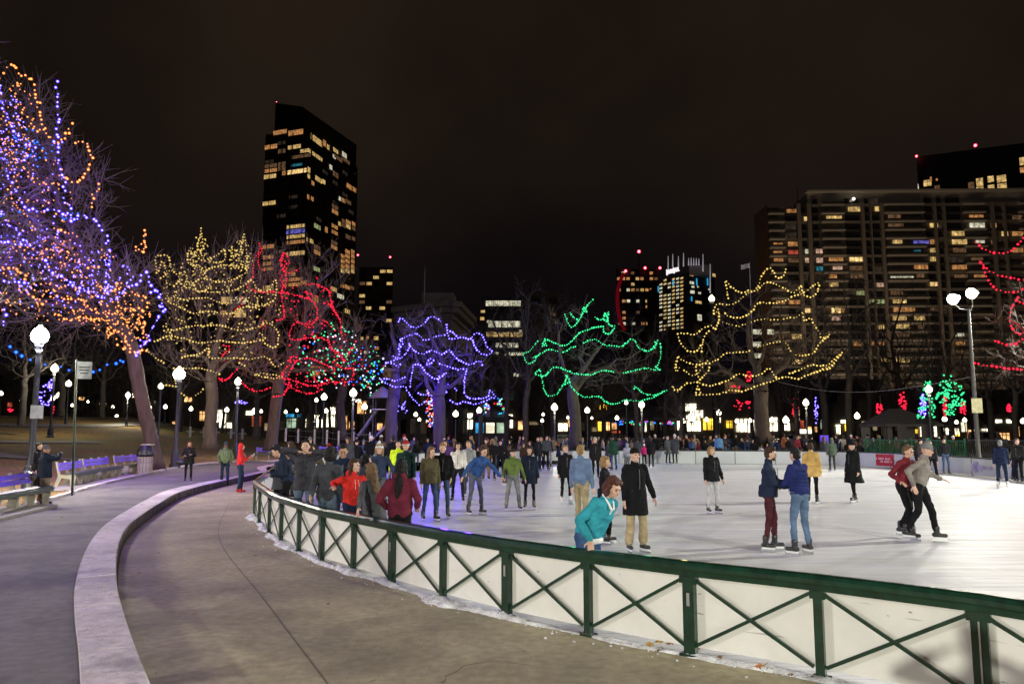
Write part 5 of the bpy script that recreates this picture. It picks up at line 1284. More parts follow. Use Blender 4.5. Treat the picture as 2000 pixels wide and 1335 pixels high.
lamps = [(107, 719, 62, 9, 'lamp right of the nearest left lamp, on the rise'), (134, 749, 74, 7, 'lamp behind the green sign pole'), (114, 771, 92, 5, 'small lamp low between the left lamp and the sign pole'), (103, 778, 96, 5, 'small lamp just left and below its neighbour near the left lamp post'),
 (42, 780, 90, 5, 'small lamp low left of the nearest lamp post'), (2, 768, 88, 5, 'small lamp at the very left edge'), (198, 788, 96, 4.5, 'small lamp left of a pair on the rise'), (250, 771, 78, 6, 'lamp on the rise left of the leaning trunk'), (220, 794, 105, 4, 'tiny lamp between two larger ones on the rise'), (228, 812, 100, 4, 'tiny low lamp on the rise'), (141, 791, 104, 3.5, 'tiny lamp right of the sign pole'), (172, 784, 104, 3, 'faint tiny lamp on the rise'), (272, 797, 100, 3.5, 'tiny lamp touching the leaning trunk at its left'), (293, 795, 98, 4, 'tiny lamp touching the leaning trunk at its right'),
 (314, 754, 58, 6.5, 'lamp just left of the two lamp heads by the white lit tree'), (323, 794, 92, 5, 'small lamp below the lamp by the white lit tree'), (373, 798, 92, 5, 'small lamp left of the white lit trunk'), (465, 745, 52, 8.5, 'lamp hanging in the gap between the white and red lit trees'), (443, 800, 96, 5.5, 'small lamp right of the white lit trunk'), (497, 803, 92, 7, 'starry lamp left of the red lit trunk'), (510, 803, 96, 4, 'small lamp close to the starry lamp'),
 (558, 804, 96, 4, 'small lamp above the blue shop sign, left one'), (580, 801, 96, 3.5, 'small lamp above the blue shop sign, right one'), (633, 775, 64, 7.5, 'lamp right of the red lit trunk, lower of the close pair'), (618, 781, 70, 4.5, 'dim lamp close beside the lamp right of the red lit trunk'), (690, 767, 52, 9, 'brightest lamp between the red tree and the slide'), (637, 802, 94, 5, 'small lamp before the bright shop right of the red lit trunk'), (651, 805, 96, 5, 'small lamp over the brightest shop window at left'), (712, 794, 74, 7, 'lamp above the playground slide'),
 (812, 809, 90, 5, 'small lamp between the two blue trunks'), (819, 819, 96, 4, 'smaller lamp beside the pink lit cone'), (890, 808, 76, 7, 'lamp just right of the thick blue trunk'), (918, 813, 84, 5.5, 'second lamp right of the thick blue trunk'), (936, 801, 72, 6.5, 'lamp before the lit kiosk'), (994, 815, 88, 4.5, 'lamp right of the lit kiosk'), (867, 810, 98, 3, 'tiny lamp touching the thick blue trunk'),
 (1083, 795, 60, 8, 'lamp left of the green lit trunk'), (1147, 801, 68, 6.5, 'lamp right of the green lit trunk'), (1061, 809, 98, 3.5, 'small lamp left of the green tree, upper'), (1059, 821, 98, 4, 'small lamp left of the green tree, lower'), (1080, 816, 104, 3, 'tiny lamp under the lamp left of the green trunk'), (1109, 815, 104, 3.2, 'tiny lamp left of the white parked van'), (1156, 816, 106, 3, 'tiny lamp under the lamp right of the green trunk'), (1181, 814, 106, 3.2, 'tiny lamp below the yellow sign'), (1205, 816, 92, 5, 'lamp left of the bandstand'), (1223, 786, 80, 4.5, 'small lamp among the lowest green bulbs'), (1253, 790, 60, 7.5, 'lamp above the bandstand roof'),
 (1335, 822, 92, 5, 'lamp in the bright shop light right of the bandstand'), (1350, 815, 90, 9, 'blazing lamp before the brightest shops'), (1380, 819, 96, 5, 'lamp over the yellow shop window'), (1404, 806, 82, 6, 'lamp left of the yellow lit trunk'), (1439, 822, 92, 4.5, 'small lamp close left of the yellow lit trunk'), (1465, 821, 92, 4.5, 'second small lamp close left of the yellow lit trunk'), (1508, 820, 88, 6, 'lamp just right of the yellow lit trunk'), (1535, 820, 84, 8, 'wide bright lamp right of the yellow lit trunk'), (1574, 786, 58, 7.5, 'yellowish lamp above the purple panel'), (1674, 812, 74, 7, 'lamp left of the white tent'), (1702, 822, 90, 5, 'small lamp near the tent corner'), (1731, 823, 84, 9, 'blazing lamp in front of the white tent'), (1814, 760, 56, 8.5, 'lamp rising above the green fairy lights'), (1805, 820, 90, 7, 'wide lamp under the blue cone of lights'), (1845, 818, 84, 6, 'lamp under the green fairy lights'), (1868, 824, 92, 4.5, 'small lamp left of the floodlight mast'), (1884, 820, 92, 5, 'small lamp touching the floodlight mast'), (1998, 822, 84, 6, 'lamp cut by the right edge'),
 (1390, 583, 110, 7.5, 'high round lamp standing above the yellow garlands at their left')]
for x, y, D, r, lb in lamps: acorn(lb, x, y, D, r, max(0, lawn_z((x - 1000) / 1500 * D, D) - .05) if x < 700 and D < 110 else 0)
for x, D in ((465, 52), (690, 52), (1083, 60), (1253, 60), (1574, 58), (1814, 56), (107, 62), (250, 78)):
    y = {465: 745, 690: 767, 1083: 795, 1253: 790, 1574: 786, 1814: 760, 107: 719, 250: 771}[x]
    light('globe_light', A(x, y, D) + Vector((0, 0, -.6)), 1000 if x in (107, 250) else 500, (1.0, .92, .7), .3)

# ================================================================== FLOODLIGHTS
galv_m = mat('galvanised', (.07, .07, .062), rough=.55, metal=.4, var=.2, scale=4)
flood_e = emat('flood_glass', (1.0, 1.0, .80), 25, None, True)
def mast(label, base, H, heads, aim, watts, zb=0., glassy=True, col=(1.0, .98, .86), spread=120, soft=.22):
    t = thing('floodlight_mast', label, 'floodlight', (base[0], base[1], zb), group='floodlight masts around the ice')
    B().lathe([(.2, 0), (.2, .1), (.12, .12), (.11, 2), (.07, H - .6), (.05, H - .4)], n=10).obj('pole', galv_m, t, smooth=True)
    for hx, hy, hz in heads:
        B().tube([(0, 0, H - .5), (hx * .6, hy * .6, H - .45), (hx, hy, H - .2), (hx, hy, H + hz - .25)], .035, 6).obj('bracket', galv_m, t, smooth=True)
        p = Vector((hx, hy, H + hz)); d = (Vector(aim) - Vector((base[0], base[1], zb)) - p).normalized(); q = d.to_track_quat('Z', 'Y').to_matrix()
        hb = B(); hb.lathe([(.14, -.42), (.22, -.30), (.26, -.05), (.31, .0)], p, 14, q); hb.obj('housing', iron_m, t, smooth=True)
        gb = B(); gb.ball((0, 0, 0), (.29, .29, .14), 14, 8); gb.v = [p + q @ v + d * .03 for v in gb.v]; gb.obj('lens', flood_e if glassy else globe_far, t, smooth=True)
        light('flood_light', Vector((base[0], base[1], zb)) + p + d * .35, watts, col, soft, 'SPOT', target=Vector(aim) , angle=spread)
    return t
bx = A(1912, 900, 40)
mt_ = mast('tall grey mast with two blazing floodlights at the right', (bx.x, bx.y), 8.9, [(-.95, -.3, .05), (.35, .2, .45)], (0, 26, 0), 1300)
B().box((0, -.16, 3.4), (.55, .03, .75)).obj('notice_plate', mat('plate_cream', (.45, .42, .25), rough=.6), mt_)
mast('floodlight mast beside the ice out of sight behind the camera at the right', (17.5, -7), 9, [(-.5, 0, 0), (.5, .2, .2)], (-4, 22, 0), 6500)
mast('floodlight mast behind the camera on the left', (-12.9, -27), 7.0, [(0, 0, 0)], (4, 8, 0), 38000, spread=100, col=(1, .96, .80))
mast('floodlight mast left of the picture beside the upper path', (-30, 6), 9, [(0, 0, 0)], (0, 10, 0), 15000, spread=100, col=(1., .93, .78), soft=1.1)
mast('unseen floodlight mast added beyond the right hand boards to brighten the ice', (37, 47), 10, [(-.4, 0, 0), (.4, 0, 0)], (6, 32, 0), 16000)  # out of frame, added to light the ice more evenly
mast('unseen floodlight mast added right of the ice to even its light', (35, 23), 12, [(-.4, 0, 0)], (-2, 28, 0), 32000)  # another added source so the ice is lit evenly

mast('unseen warm floodlight mast added far left to brighten the lawn', (-37, 20), 4.6, [(0, 0, 0)], (-24, 27, 0), 9000, spread=80, col=(1., .74, .40))  # put in out of frame to warm and brighten the lawn
# wire across to the mast
wb = B(); W0 = A(1470, 730, 60); W1 = Vector((bx.x, bx.y, A(1893, 735, 40).z))
pts = [W0.lerp(W1, k / 20) - Vector((0, 0, 1.1 * math.sin(math.pi * k / 20))) for k in range(21)]
wb.tube([p - W0 for p in pts], .012, 4)
tag(wb.obj('overhead_cable', mat('cable', (.25, .25, .24), rough=.6), None, W0), 'thin pale cable sagging between the yellow lit tree and the floodlight mast', 'cable')
# flagpole
fp = thing('flagpole', 'thin white flagpole with a limp pale flag against the apartment block', 'flagpole', A(1476, 850, 85))
zf = A(1474, 512, 85).z - A(1476, 850, 85).z
B().tube([(0, 0, 0), (0, 0, zf)], [.07, .035], 6).obj('pole', mat('flag_white', (.7, .68, .65), rough=.6), fp)
fv = []; ff = []
for i in range(7):
    for j in range(3): fv.append((-i * .16, .07 * math.sin(i * 1.3), zf - .15 - j * .26 - .02 * i + .05 * math.sin(i)))
for i in range(6):
    for j in range(2): k = i * 3 + j; ff.append((k, k + 1, k + 4, k + 3))
obj('flag', mk('flag', fv, ff), _m['flag_white'], fp)

# ================================================================== STREET FURNITURE
vio_glow_w = mat('bench_violet_glow', (.11, .06, .50), rough=.4, var=.2, scale=8)  # violet light reflected on the back slats, put into their colour
wood_g = mat('bench_wood', (.045, .06, .035), rough=.6, var=.25, scale=8, stretch=(1, 6, 6))
bconc_m = mat('bench_concrete', (.26, .245, .21), rough=.85, var=.15, scale=5, bump=.2)
def bench(label, a, b, backh=.86, n_sup=4):
    a = Vector(a); b = Vector(b); d = (b - a); L_ = d.length; rz = math.atan2(d.y, d.x)
    t = thing('park_bench', label, 'bench', a, rz, 'park benches along the upper path')
    # local x along the bench, -y towards the path
    for k in range(4):
        B().box((L_ / 2, -.10 - k * .11, .45 + .006 * k), (L_, .095, .035)).obj('seat_slat', wood_g, t)
    for k in range(2):
        z = .62 + k * .14; o = B().box((0, 0, 0), (L_, .03, .12)).obj('back_slat', vio_glow_w, t, (L_ / 2, .04 + (z - .45) * .22, z), (R(-12), 0, 0))
    B().box((L_ / 2, -.50, .405), (L_, .03, .09)).obj('front_rail', wood_g, t)
    for k in range(n_sup):
        x = .06 + (L_ - .12) * k / (n_sup - 1)
        s = B(); v = [(-.40, 0), (-.30, 0), (-.27, .28), (-.02, .32), (.10, 0), (.20, 0), (.10, .40), (.20, backh), (.13, backh), (.03, .43), (-.42, .43), (-.46, .36)]
        n = len(v); s.v = [Vector((x - .045, y, z)) for y, z in v] + [Vector((x + .045, y, z)) for y, z in v]
        s.f = [list(range(n)), list(range(n, 2 * n))[::-1]] + [[i, n + i, n + (i + 1) % n, (i + 1) % n] for i in range(n)]
        s.obj('support', bconc_m, t)
def edge_pt(x, y, z=UP): return G(x, y, z)
bl_ = [((127, 952), (172, 941), 'green slatted bench partly behind the green sign pole'), ((176, 940), (222, 931), 'green slatted bench in the middle of the row of three'), ((235, 929), (283, 920.5), 'green slatted bench next to the litter bin')]
bd = (G(283, 920.5, UP) - G(127, 952, UP)).normalized(); nn = Vector((-bd.y, bd.x, 0)) * .15
for (p, q, lb) in bl_:
    a = G(*p, UP) + nn; b = G(*q, UP) + nn
    bench(lb, (a.x, a.y, UP), (b.x, b.y, UP))
a = G(-90, 1018, UP); b = G(62, 985, UP); bench('long green slatted bench at the left edge with a dark bag on it', (a.x, a.y, UP), (b.x, b.y, UP), n_sup=5)
a = G(505, 893, UP + .1); b = G(545, 893, UP + .1); bench('small bench with violet lit back right of the red lit trunk', (-16.5, 50.0, UP), (-14.2, 50.6, UP))
bench('bench with violet lit back behind the hugging couple at the railing', (-13.9, 52.5, UP), (-11.4, 53.2, UP))
B().bar((0, 0, 0), (1, 0, 0), .01, .01)
# bench pads
for (p, q) in (((100, 962), (292, 922)), ((-140, 1040), (70, 990))):
    a = G(*p, UP) + nn * 2; b = G(*q, UP) + nn * 2; d = (b - a).normalized(); n = Vector((-d.y, d.x, 0))
    o = B().bar(a - n * .25 + Vector((0, 0, .02)), b - n * .25 + Vector((0, 0, .02)), 1.1, .09).obj('bench_pad', pad_m); o['kind'] = 'structure'
# bag on the left bench
bgm = mat('bag_black', (.012, .012, .016), rough=.35, var=.3, scale=10, bump=.5, bscale=14)
q = G(44, 975, UP)
bb = B().ball((0, 0, .14), (.34, .2, .17), 12, 8); bb.tube([(-.2, 0, .25), (-.1, .02, .42), (.1, .02, .42), (.2, 0, .25)], .016, 6)
tag(bb.obj('shoulder_bag', bgm, None, (q.x - .15, q.y + .35, UP + .48), (0, 0, -.4), smooth=True), 'black bag lying on the left bench beside the person in black', 'bag')
# sign pole
sp_ = G(141, 967, UP); top = A(150, 702, sp_.y)
t = thing('sign_pole', 'slim green pole with a small white sign near the left lamp', 'sign', sp_)
B().tube([(0, 0, 0), ((top.x - sp_.x), 0, top.z - UP)], .035, 8).obj('pole', green_m, t)
B().box((0, 0, 0), (.40, .02, .52)).obj('sign_plate', mat('sign_pale', (.45, .5, .5), rough=.5), t, (top.x - sp_.x + .25, 0, top.z - UP - .32), (0, 0, .35))
B().box((0, -.02, 0), (.26, .01, .03)).box((0, -.02, .09), (.28, .01, .03)).box((0, -.02, -.09), (.2, .01, .03)).obj('print', mull_m, t, (top.x - sp_.x + .25, 0, top.z - UP - .32), (0, 0, .35))
q = A(72, 804, 23.2)
tag(B().box((0, 0, 0), (.34, .03, .40)).box((0, -.02, .08), (.24, .01, .05)).box((0, -.02, -.06), (.24, .01, .03)).obj('notice', mat('notice_white', (.35, .36, .42)), None, (q.x, q.y, q.z), (0, 0, .3)), 'small pale notice strapped to the left lamp post', 'sign')
# litter bin
q = G(282, 926, UP)
t = thing('litter_bin', 'round litter bin with slatted body and domed black lid by the leaning trunk', 'litter bin', (q.x, q.y, UP))
bn = mat('bin_body', (.30, .25, .22), rough=.7, var=.2)
for k in range(16):
    an = 2 * math.pi * k / 16; B().box((.30, 0, .42), (.03, .10, .72)).obj('slat', bn, t, (0, 0, 0), (0, 0, an))
B().lathe([(.27, .05), (.27, .8)], n=14).obj('liner', iron_m, t, smooth=True)
B().lathe([(.36, .80), (.37, .88), (.33, 1.05), (.26, 1.22), (.24, 1.28)], n=14).obj('lid', bgm, t, smooth=True)
B().box((.1, -.02, 1.30), (.44, .34, .05)).obj('lid_plate', cap_m, t)
# pale post and chain fence
pf = thing('park_fence', 'line of slim pale posts with thin rails left of the playground', 'fence')
prev = None
for x, yt, yb in ((558, 836, 862), (582, 837, 864), (614, 838, 866), (638, 839, 868), (661, 841, 870), (690, 843, 874), (722, 844, 876)):
    D_ = 54; b_ = A(x, yb, D_); h = (yb - yt) * D_ / 1500.
    ubox('post', bconc_m, b_ + Vector((0, 0, h / 2)), (.11, .11, h), pf)
    if prev is not None:
        for f in (.85, .45): B().tube([prev + Vector((0, 0, h * f)), (prev + b_) / 2 + Vector((0, 0, h * f - .04)), b_ + Vector((0, 0, h * f))], .02, 4).obj('rail', galv_m, pf)
    prev = b_
# pale bollards on the lawn further left
for i, x in enumerate((371, 398, 421, 451, 473)):
    b_ = A(x, 853 + i, 70); t = thing('stone_bollard', 'short pale bollard on the dark lawn, number counted from the left end of the row of five'.replace('number counted from the left end', ['leftmost', 'second from left', 'middle', 'second from right', 'rightmost'][i]), 'bollard', b_, group='pale bollards on the lawn')
    B().lathe([(.13, 0), (.11, .8), (.14, .82), (.10, .95)], n=8).obj('shaft', bconc_m, t); B().box((0, 0, .5), (.7, .06, .10)).obj('crossbar', bconc_m, t)
# playground slide
pg = thing('playground_slide', 'grey playground slide with side rails and a roofed platform left of the blue trunks', 'slide', A(715, 862, 60))
pm = mat('slide_grey', (.30, .26, .28), rough=.4, var=.1)
k = 60 / 1500.
S0 = Vector((0, 0, 0)); 
def loc(x, y): return Vector(((x - 715) * k, 0, (862 - y) * k))
for dy in (-.35, .35):
    B().tube([loc(700, 850) + Vector((0, dy, 0)), loc(712, 835) + Vector((0, dy, 0)), loc(735, 800) + Vector((0, dy, 0))], .06, 6).obj('side_rail', pm, pg)
    B().tube([loc(722, 858) + Vector((0, dy + 1, 0)), loc(752, 828) + Vector((0, dy + 1, 0))], .05, 6).obj('handrail', pm, pg)
B().bar(loc(701, 852), loc(735, 803), .6, .03).obj('chute', pm, pg)
B().box(loc(745, 800), (1.4, 1.4, .08)).obj('platform', pm, pg)
for dx in (-.6, .6):
    for dy in (-.6, .6): B().tube([loc(745, 862) + Vector((dx, dy, 0)), loc(745, 778) + Vector((dx, dy, 0))], .05, 6).obj('upright', iron_m, pg)
B().lathe([(1.1, 0), (.6, .5), (.05, .9)], loc(745, 778), 4).obj('roof', pm, pg)
# kiosk behind the blue tree
t = thing('kiosk', 'small dark kiosk outlined in coloured bulbs right of the blue tree', 'kiosk', A(958, 862, 85)); k = 85 / 1500.
B().box((0, 0, 1.2), (3.6, 2, 2.4)).obj('walls', dk_m, t)
for i, c_ in enumerate(('sb', 'sw', 'sg')): ubox('window', WM[c_], (-1.15 + 1.15 * i, -1.02, 1.5), (.9, .05, 1.1), t)
B().lathe([(2.9, 2.4), (2.7, 2.6), (.1, 3.8)], n=8).obj('roof', iron_m, t)
# bandstand
t = thing('bandstand', 'dark round bandstand roof edged with coloured bulbs behind the green trunk', 'bandstand', A(1255, 862, 97))
B().lathe([(5.6, 2.6), (5.4, 2.9), (2.5, 4.1), (.2, 4.8)], n=12).obj('roof', dk_m, t)
for i in range(8): B().tube([(5 * math.cos(i * .785), 5 * math.sin(i * .785), 0), (5 * math.cos(i * .785), 5 * math.sin(i * .785), 2.6)], .12, 6).obj('column', dk_m, t)
B().lathe([(5.2, 0), (5.2, .5)], n=12).obj('floor', grey_m, t)
# white tent
t = thing('event_tent', 'white peaked tent behind the green railings at the right', 'tent', A(1760, 868, 84)); k = 84 / 1500.
tent_m = mat('tent_cloth', (.22, .21, .19), rough=.8, var=.1, bump=.1)
w_ = 56 * k; v = [(-w_, -3, 2.2), (w_, -3, 2.2), (w_, 3, 2.2), (-w_, 3, 2.2), (-w_ * .35, 0, 3.9), (w_ * .1, 0, 3.9)]
obj('roof', mk('roof', v, [(0, 1, 5, 4), (1, 2, 5), (2, 3, 4, 5), (3, 0, 4)]), tent_m, t)
obj('valance', mk('v', [(-w_, -3, 1.95), (w_, -3, 1.95), (w_, -3, 2.2), (-w_, -3, 2.2), (w_, 3, 1.95), (w_, 3, 2.2), (-w_, 3, 1.95), (-w_, 3, 2.2)], [(0, 1, 2, 3), (1, 4, 5, 2), (4, 6, 7, 5), (6, 0, 3, 7)]), tent_m, t)
for i in range(5): B().box((0, 0, 1.0), (w_ * .32, .05, 1.9)).obj('side_panel', tent_m, t, (-w_ * .8 + i * w_ * .4, -2.9 if i % 2 else 2.8, 0))
for sx_ in (-1, 1):
    for sy in (-1, 1): B().tube([(sx_ * w_, sy * 3, 0), (sx_ * w_, sy * 3, 2.2)], .05, 5).obj('pole', galv_m, t)
# green crowd railings at the right
gr = thing('green_railing', 'green metal railing behind the far boards at the right', 'railing')
gb_m = mat('green_rail', (.01, .10, .045), rough=.4, var=.3)
p0, p1 = A(1690, 885, 49), A(1885, 888, 43); p0.z = p1.z = 0; d = p1 - p0
for z in (.25, 1.55): B().bar(p0 + Vector((0, 0, z)), p1 + Vector((0, 0, z)), .05, .06).obj('rail', gb_m, gr)
for i in range(64):
    p = p0 + d * (i / 63); ubox('bar', gb_m, (p.x, p.y, .9), (.03, .03, 1.3), gr)
for i in range(7):
    p = p0 + d * (i / 6); ubox('post', gb_m if i != 4 else emat('green_lit_plate', (.02, .55, .2), .5, None, False), (p.x, p.y - .05, .85), (.09, .07, 1.7), gr)
p0, p1 = A(1888, 888, 43), A(2060, 896, 38); p0.z = p1.z = 0; d = p1 - p0
fr2 = thing('mesh_fence', 'dark mesh fence with a steel top rail behind the boards at the right edge', 'fence')
for z in (.1, .8, 1.6): B().bar(p0 + Vector((0, 0, z)), p1 + Vector((0, 0, z)), .04, .05).obj('rail', iron_m, fr2)
for i in range(40):
    p = p0 + d * (i / 39); ubox('bar', iron_m, (p.x, p.y, .85), (.025, .025, 1.6), fr2)
# red sponsor banner on the boards, purple print further right
def on_board(px, py):
    best = None
    for i in range(len(loop)):
        a_, b_ = loop[i], loop[(i + 1) % len(loop)]
        if a_.y < 25: continue
        xa, xb = PX((a_.x, a_.y, .4))[0], PX((b_.x, b_.y, .4))[0]
        if min(xa, xb) <= px <= max(xa, xb):
            t_ = (px - xa) / (xb - xa + 1e-9); q_ = a_.lerp(b_, t_); dd = (b_ - a_).normalized()
            if best is None or q_.y < best[0].y or True: best = (q_, dd)
    return best
ban = thing('banner', 'red banner with white lettering fixed to the far boards under the green railing', 'banner')
q0, _ = on_board(1693, 0); q1, _ = on_board(1748, 0)
nrm = Vector((q1.y - q0.y, -(q1.x - q0.x), 0)).normalized()
if nrm.dot(-q0) < 0: nrm = -nrm
q0 += nrm * .05; q1 += nrm * .05
B().bar(q0 + Vector((0, 0, .45)), q1 + Vector((0, 0, .45)), .02, .66).obj('banner_cloth', mat('banner_red', (.45, .02, .03), rough=.6), ban)
ln = B(); wht = mat('print_white', (.7, .55, .55), rough=.6); dq = (q1 - q0)
for row, n_, s_ in ((.52, 15, .25), (.36, 9, .55)):
    for i in range(n_):
        if (i * 7 + int(row * 100)) % 5 == 0: continue
        f = s_ + (.95 - s_) * i / n_; p = q0 + dq * f + nrm * .015; ln.box((p.x, p.y, row), (dq.length * .028, .006, .10), math.atan2(dq.y, dq.x))
p = q0 + dq * .12 + nrm * .015; ln.v += []; ln.box((p.x, p.y, .45), (.35, .006, .35), math.atan2(dq.y, dq.x))
ln.obj('lettering', wht, ban)
ban2 = thing('board_print', 'faint violet print on the far boards near the right edge', 'banner')
q0, _ = on_board(1900, 0); q1, _ = on_board(1946, 0); q0 = q0 + nrm * .05; q1 = q1 + nrm * .05
nrm = Vector((q1.y - q0.y, -(q1.x - q0.x), 0)).normalized()
if nrm.dot(-q0) < 0: nrm = -nrm
vio = mat('print_violet', (.36, .32, .50), rough=.6); dq = q1 - q0; ln = B()
for i, (f, w_, h_, z) in enumerate(((.12, .3, .34, .42), (.2, .18, .5, .42), (.33, .28, .3, .40), (.5, .2, .14, .42), (.6, .12, .14, .42), (.7, .16, .14, .42), (.82, .14, .14, .42))):
    p = q0 + dq * f + nrm * .03; ln.box((p.x, p.y, z), (w_ * 1.6, .006, h_), math.atan2(dq.y, dq.x))
ln.obj('lettering', vio, ban2)
# purple panel and white box among the crowd
c = A(1610, 862, 53); tag(ubox('light_box', mat('panel_violet', (.10, .06, .60), rough=.5, emit=(.12, .04, .9), es=.35), (c.x, c.y, 1.05), (.55 * 1.0, .12, 1.5)), 'glowing violet panel standing in the crowd behind the far boards', 'light box')
# parked cars on the street beyond
def car(label, px, D_, L_, col, rz=0., van=False):
    b_ = A(px, 841, D_); t = thing('parked_van' if van else 'parked_car', label, 'van' if van else 'car', (b_.x, b_.y, 0), rz)
    m_ = mat('car_' + str(col), col, rough=.3, coat=.5, var=.05); h1 = .95; h2 = 2.0 if van else 1.55
    prof = [(-L_ / 2, .35), (-L_ / 2, h1 * .95), (-L_ / 2 + .2, h1), (-L_ / 2 + (.35 if van else .9), h1), (-L_ / 2 + (.6 if van else 1.3), h2), (L_ / 2 - (1.2 if van else 1.1), h2), (L_ / 2 - (.7 if van else .5), h1 + .05), (L_ / 2, h1), (L_ / 2, .35)]
    bb = B(); n = len(prof); bb.v = [Vector((x, -.88, z)) for x, z in prof] + [Vector((x, .88, z)) for x, z in prof]; bb.f = [list(range(n)), list(range(n, 2 * n))[::-1]] + [[i, n + i, n + (i + 1) % n, (i + 1) % n] for i in range(n)]
    bb.obj('body', m_, t)
    for x0, x1 in ((-.9, -.05), (.05, .95)): B().box(((x0 + x1) / 2, -.885, (h1 + h2) / 2 - .02), (x1 - x0, .02, (h2 - h1) * .7)).obj('window', glass_m, t)
    for x in (-L_ / 2 + .85, L_ / 2 - .85): B().lathe([(.33, -.1), (.33, .1)], (x, -.8, .33), 12, Matrix.Rotation(R(90), 3, 'X')).obj('wheel', dark_m, t)
    for y in (-.6, .6): B().box((L_ / 2, y, .7), (.05, .3, .16)).obj('headlight', globe_far, t)
car('white parked van beyond the green lit trunk', 1100, 113, 4.8, (.7, .7, .7))
car('dark car with lights on the street under the yellow sign', 1205, 114, 4.4, (.05, .01, .01))
car('white van behind the mesh fence at the right', 1925, 112, 5.0, (.6, .6, .65), van=True)
car('dark car at the far kerb left of the tent', 1700, 113, 4.4, (.03, .03, .03)); car('silver car behind the yellow lit trunk', 1545, 114, 4.4, (.4, .4, .42))

# lamps added in front of the apartment block to brighten its facade
for x, D_, w_, lb in ((1440, 232, 14000, 'added fill lamp left of the apartment block, hidden by the yellow lit tree'), (1590, 222, 18000, 'added fill lamp before the left part of the apartment block'), (1790, 218, 18000, 'added fill lamp before the middle of the apartment block'), (1990, 215, 15000, 'added fill lamp before the right part of the apartment block')):
    c = acorn(lb, x, 812, D_, 2.2, 0, group='lamps added to brighten the apartment block'); light('globe_light', c + Vector((0, -1.2, 1.5)), w_, (1.0, .72, .46), .5)
# ================================================================== PEOPLE
def cloth(name, col, bump=.5, bs=28, var=.28, rough=.9, stretch=None):
    return mat('cloth_' + name, col, spec=.12, rough=rough, var=var, scale=5, bump=bump, bscale=bs, stretch=stretch)
skin_l = mat('skin_light', (.55, .34, .25), rough=.55, var=.08, scale=12); skin_m = mat('skin_mid', (.36, .20, .13), rough=.55, var=.08, scale=12); skin_d = mat('skin_dark', (.10, .055, .035), rough=.55, var=.08, scale=12)
eye_m = mat('eye', (.02, .015, .012), rough=.2, var=.1); lip_m = mat('lip', (.34, .13, .11), rough=.5, var=.1)
def hairm(n, c): return mat('hair_' + n, c, spec=.3, rough=.6, var=.5, scale=30, bump=.8, bscale=60, stretch=(3, 3, .35))
HAIR = {'black': hairm('black', (.008, .007, .007)), 'brown': hairm('brown', (.045, .022, .012)), 'auburn': hairm('auburn', (.09, .03, .018)), 'blond': hairm('blond', (.30, .19, .08)), 'lightbrown': hairm('lightbrown', (.15, .09, .045)), 'red': hairm('red', (.18, .05, .02)), 'grey': hairm('grey', (.25, .25, .25))}
blade_m = mat('blade_steel', (.6, .62, .65), rough=.25, metal=.9, var=.05); holder_m = mat('blade_holder', (.75, .78, .8), rough=.4, var=.05)
boot_b = mat('boot_black', (.02, .02, .022), rough=.35, var=.3, scale=8); boot_w = mat('boot_white', (.7, .7, .7), rough=.4, var=.05); boot_g = mat('boot_grey', (.16, .16, .17), rough=.5, var=.2); lace_m = mat('lace', (.55, .55, .55), rough=.7)
ctex = bpy.data.textures.new('folds', 'CLOUDS'); ctex.noise_scale = .11; ctex.noise_depth = 2
htex = bpy.data.textures.new('locks', 'CLOUDS'); htex.noise_scale = .035; htex.noise_depth = 2
class K(B):
    def cap(s, a, b, ra, rb=None, n=10, flat=None):
        a = Vector(a); b = Vector(b); rb = ra if rb is None else rb; d = b - a; L_ = d.length
        if L_ < 1e-5: d = Vector((0, 0, 1)); L_ = 1e-5
        d.normalize(); q = d.to_track_quat('Z', 'Y').to_matrix(); pr = []
        for t in (10, 35, 62, 90): pr.append((ra * math.sin(R(t)), -ra * math.cos(R(t))))
        for t in (90, 62, 35, 10): pr.append((rb * math.sin(R(t)), L_ + rb * math.cos(R(t))))
        st = len(s.v); s.lathe(pr, a, n, q)
        if flat:                                     # flatten along a world-ish axis: (axis vector, factor)
            ax, f = flat; ax = Vector(ax).normalized()
            for i in range(st, len(s.v)):
                c = a + d * (s.v[i] - a).dot(d); o = s.v[i] - c; s.v[i] = c + o - ax * (o.dot(ax) * (1 - f))
        return s
    def ell(s, c, r, rot=None, n=12, m=8):
        st = len(s.v); s.ball((0, 0, 0), r, n, m)
        for i in range(st, len(s.v)): s.v[i] = Vector(c) + (rot @ s.v[i] if rot is not None else s.v[i])
        return s
    def fin(s, name, m, parent, vox, smooth=3, disp=0., tex=None):
        me = s.mesh(name); o = obj(name, me, m, parent, smooth=True)
        r = o.modifiers.new('r', 'REMESH'); r.mode = 'VOXEL'; r.voxel_size = vox; r.use_smooth_shade = True
        if smooth: q = o.modifiers.new('s', 'SMOOTH'); q.iterations = smooth; q.factor = .5
        if disp:
            dd = o.modifiers.new('d', 'DISPLACE'); dd.texture = tex or ctex; dd.strength = disp; dd.mid_level = .5; dd.texture_coords = 'GLOBAL'
        return o
def ik(a, t, l1, l2, pole):
    a = Vector(a); t = Vector(t); d = t - a; L_ = d.length
    if L_ > (l1 + l2) * .998: t = a + d * ((l1 + l2) * .998 / L_); d = t - a; L_ = d.length
    x = (l1 * l1 - l2 * l2 + L_ * L_) / (2 * L_); h = math.sqrt(max(0, l1 * l1 - x * x)); u = d.normalized()
    p = Vector(pole); p = p - u * p.dot(u); p.normalize()
    return a + u * x + p * h, t
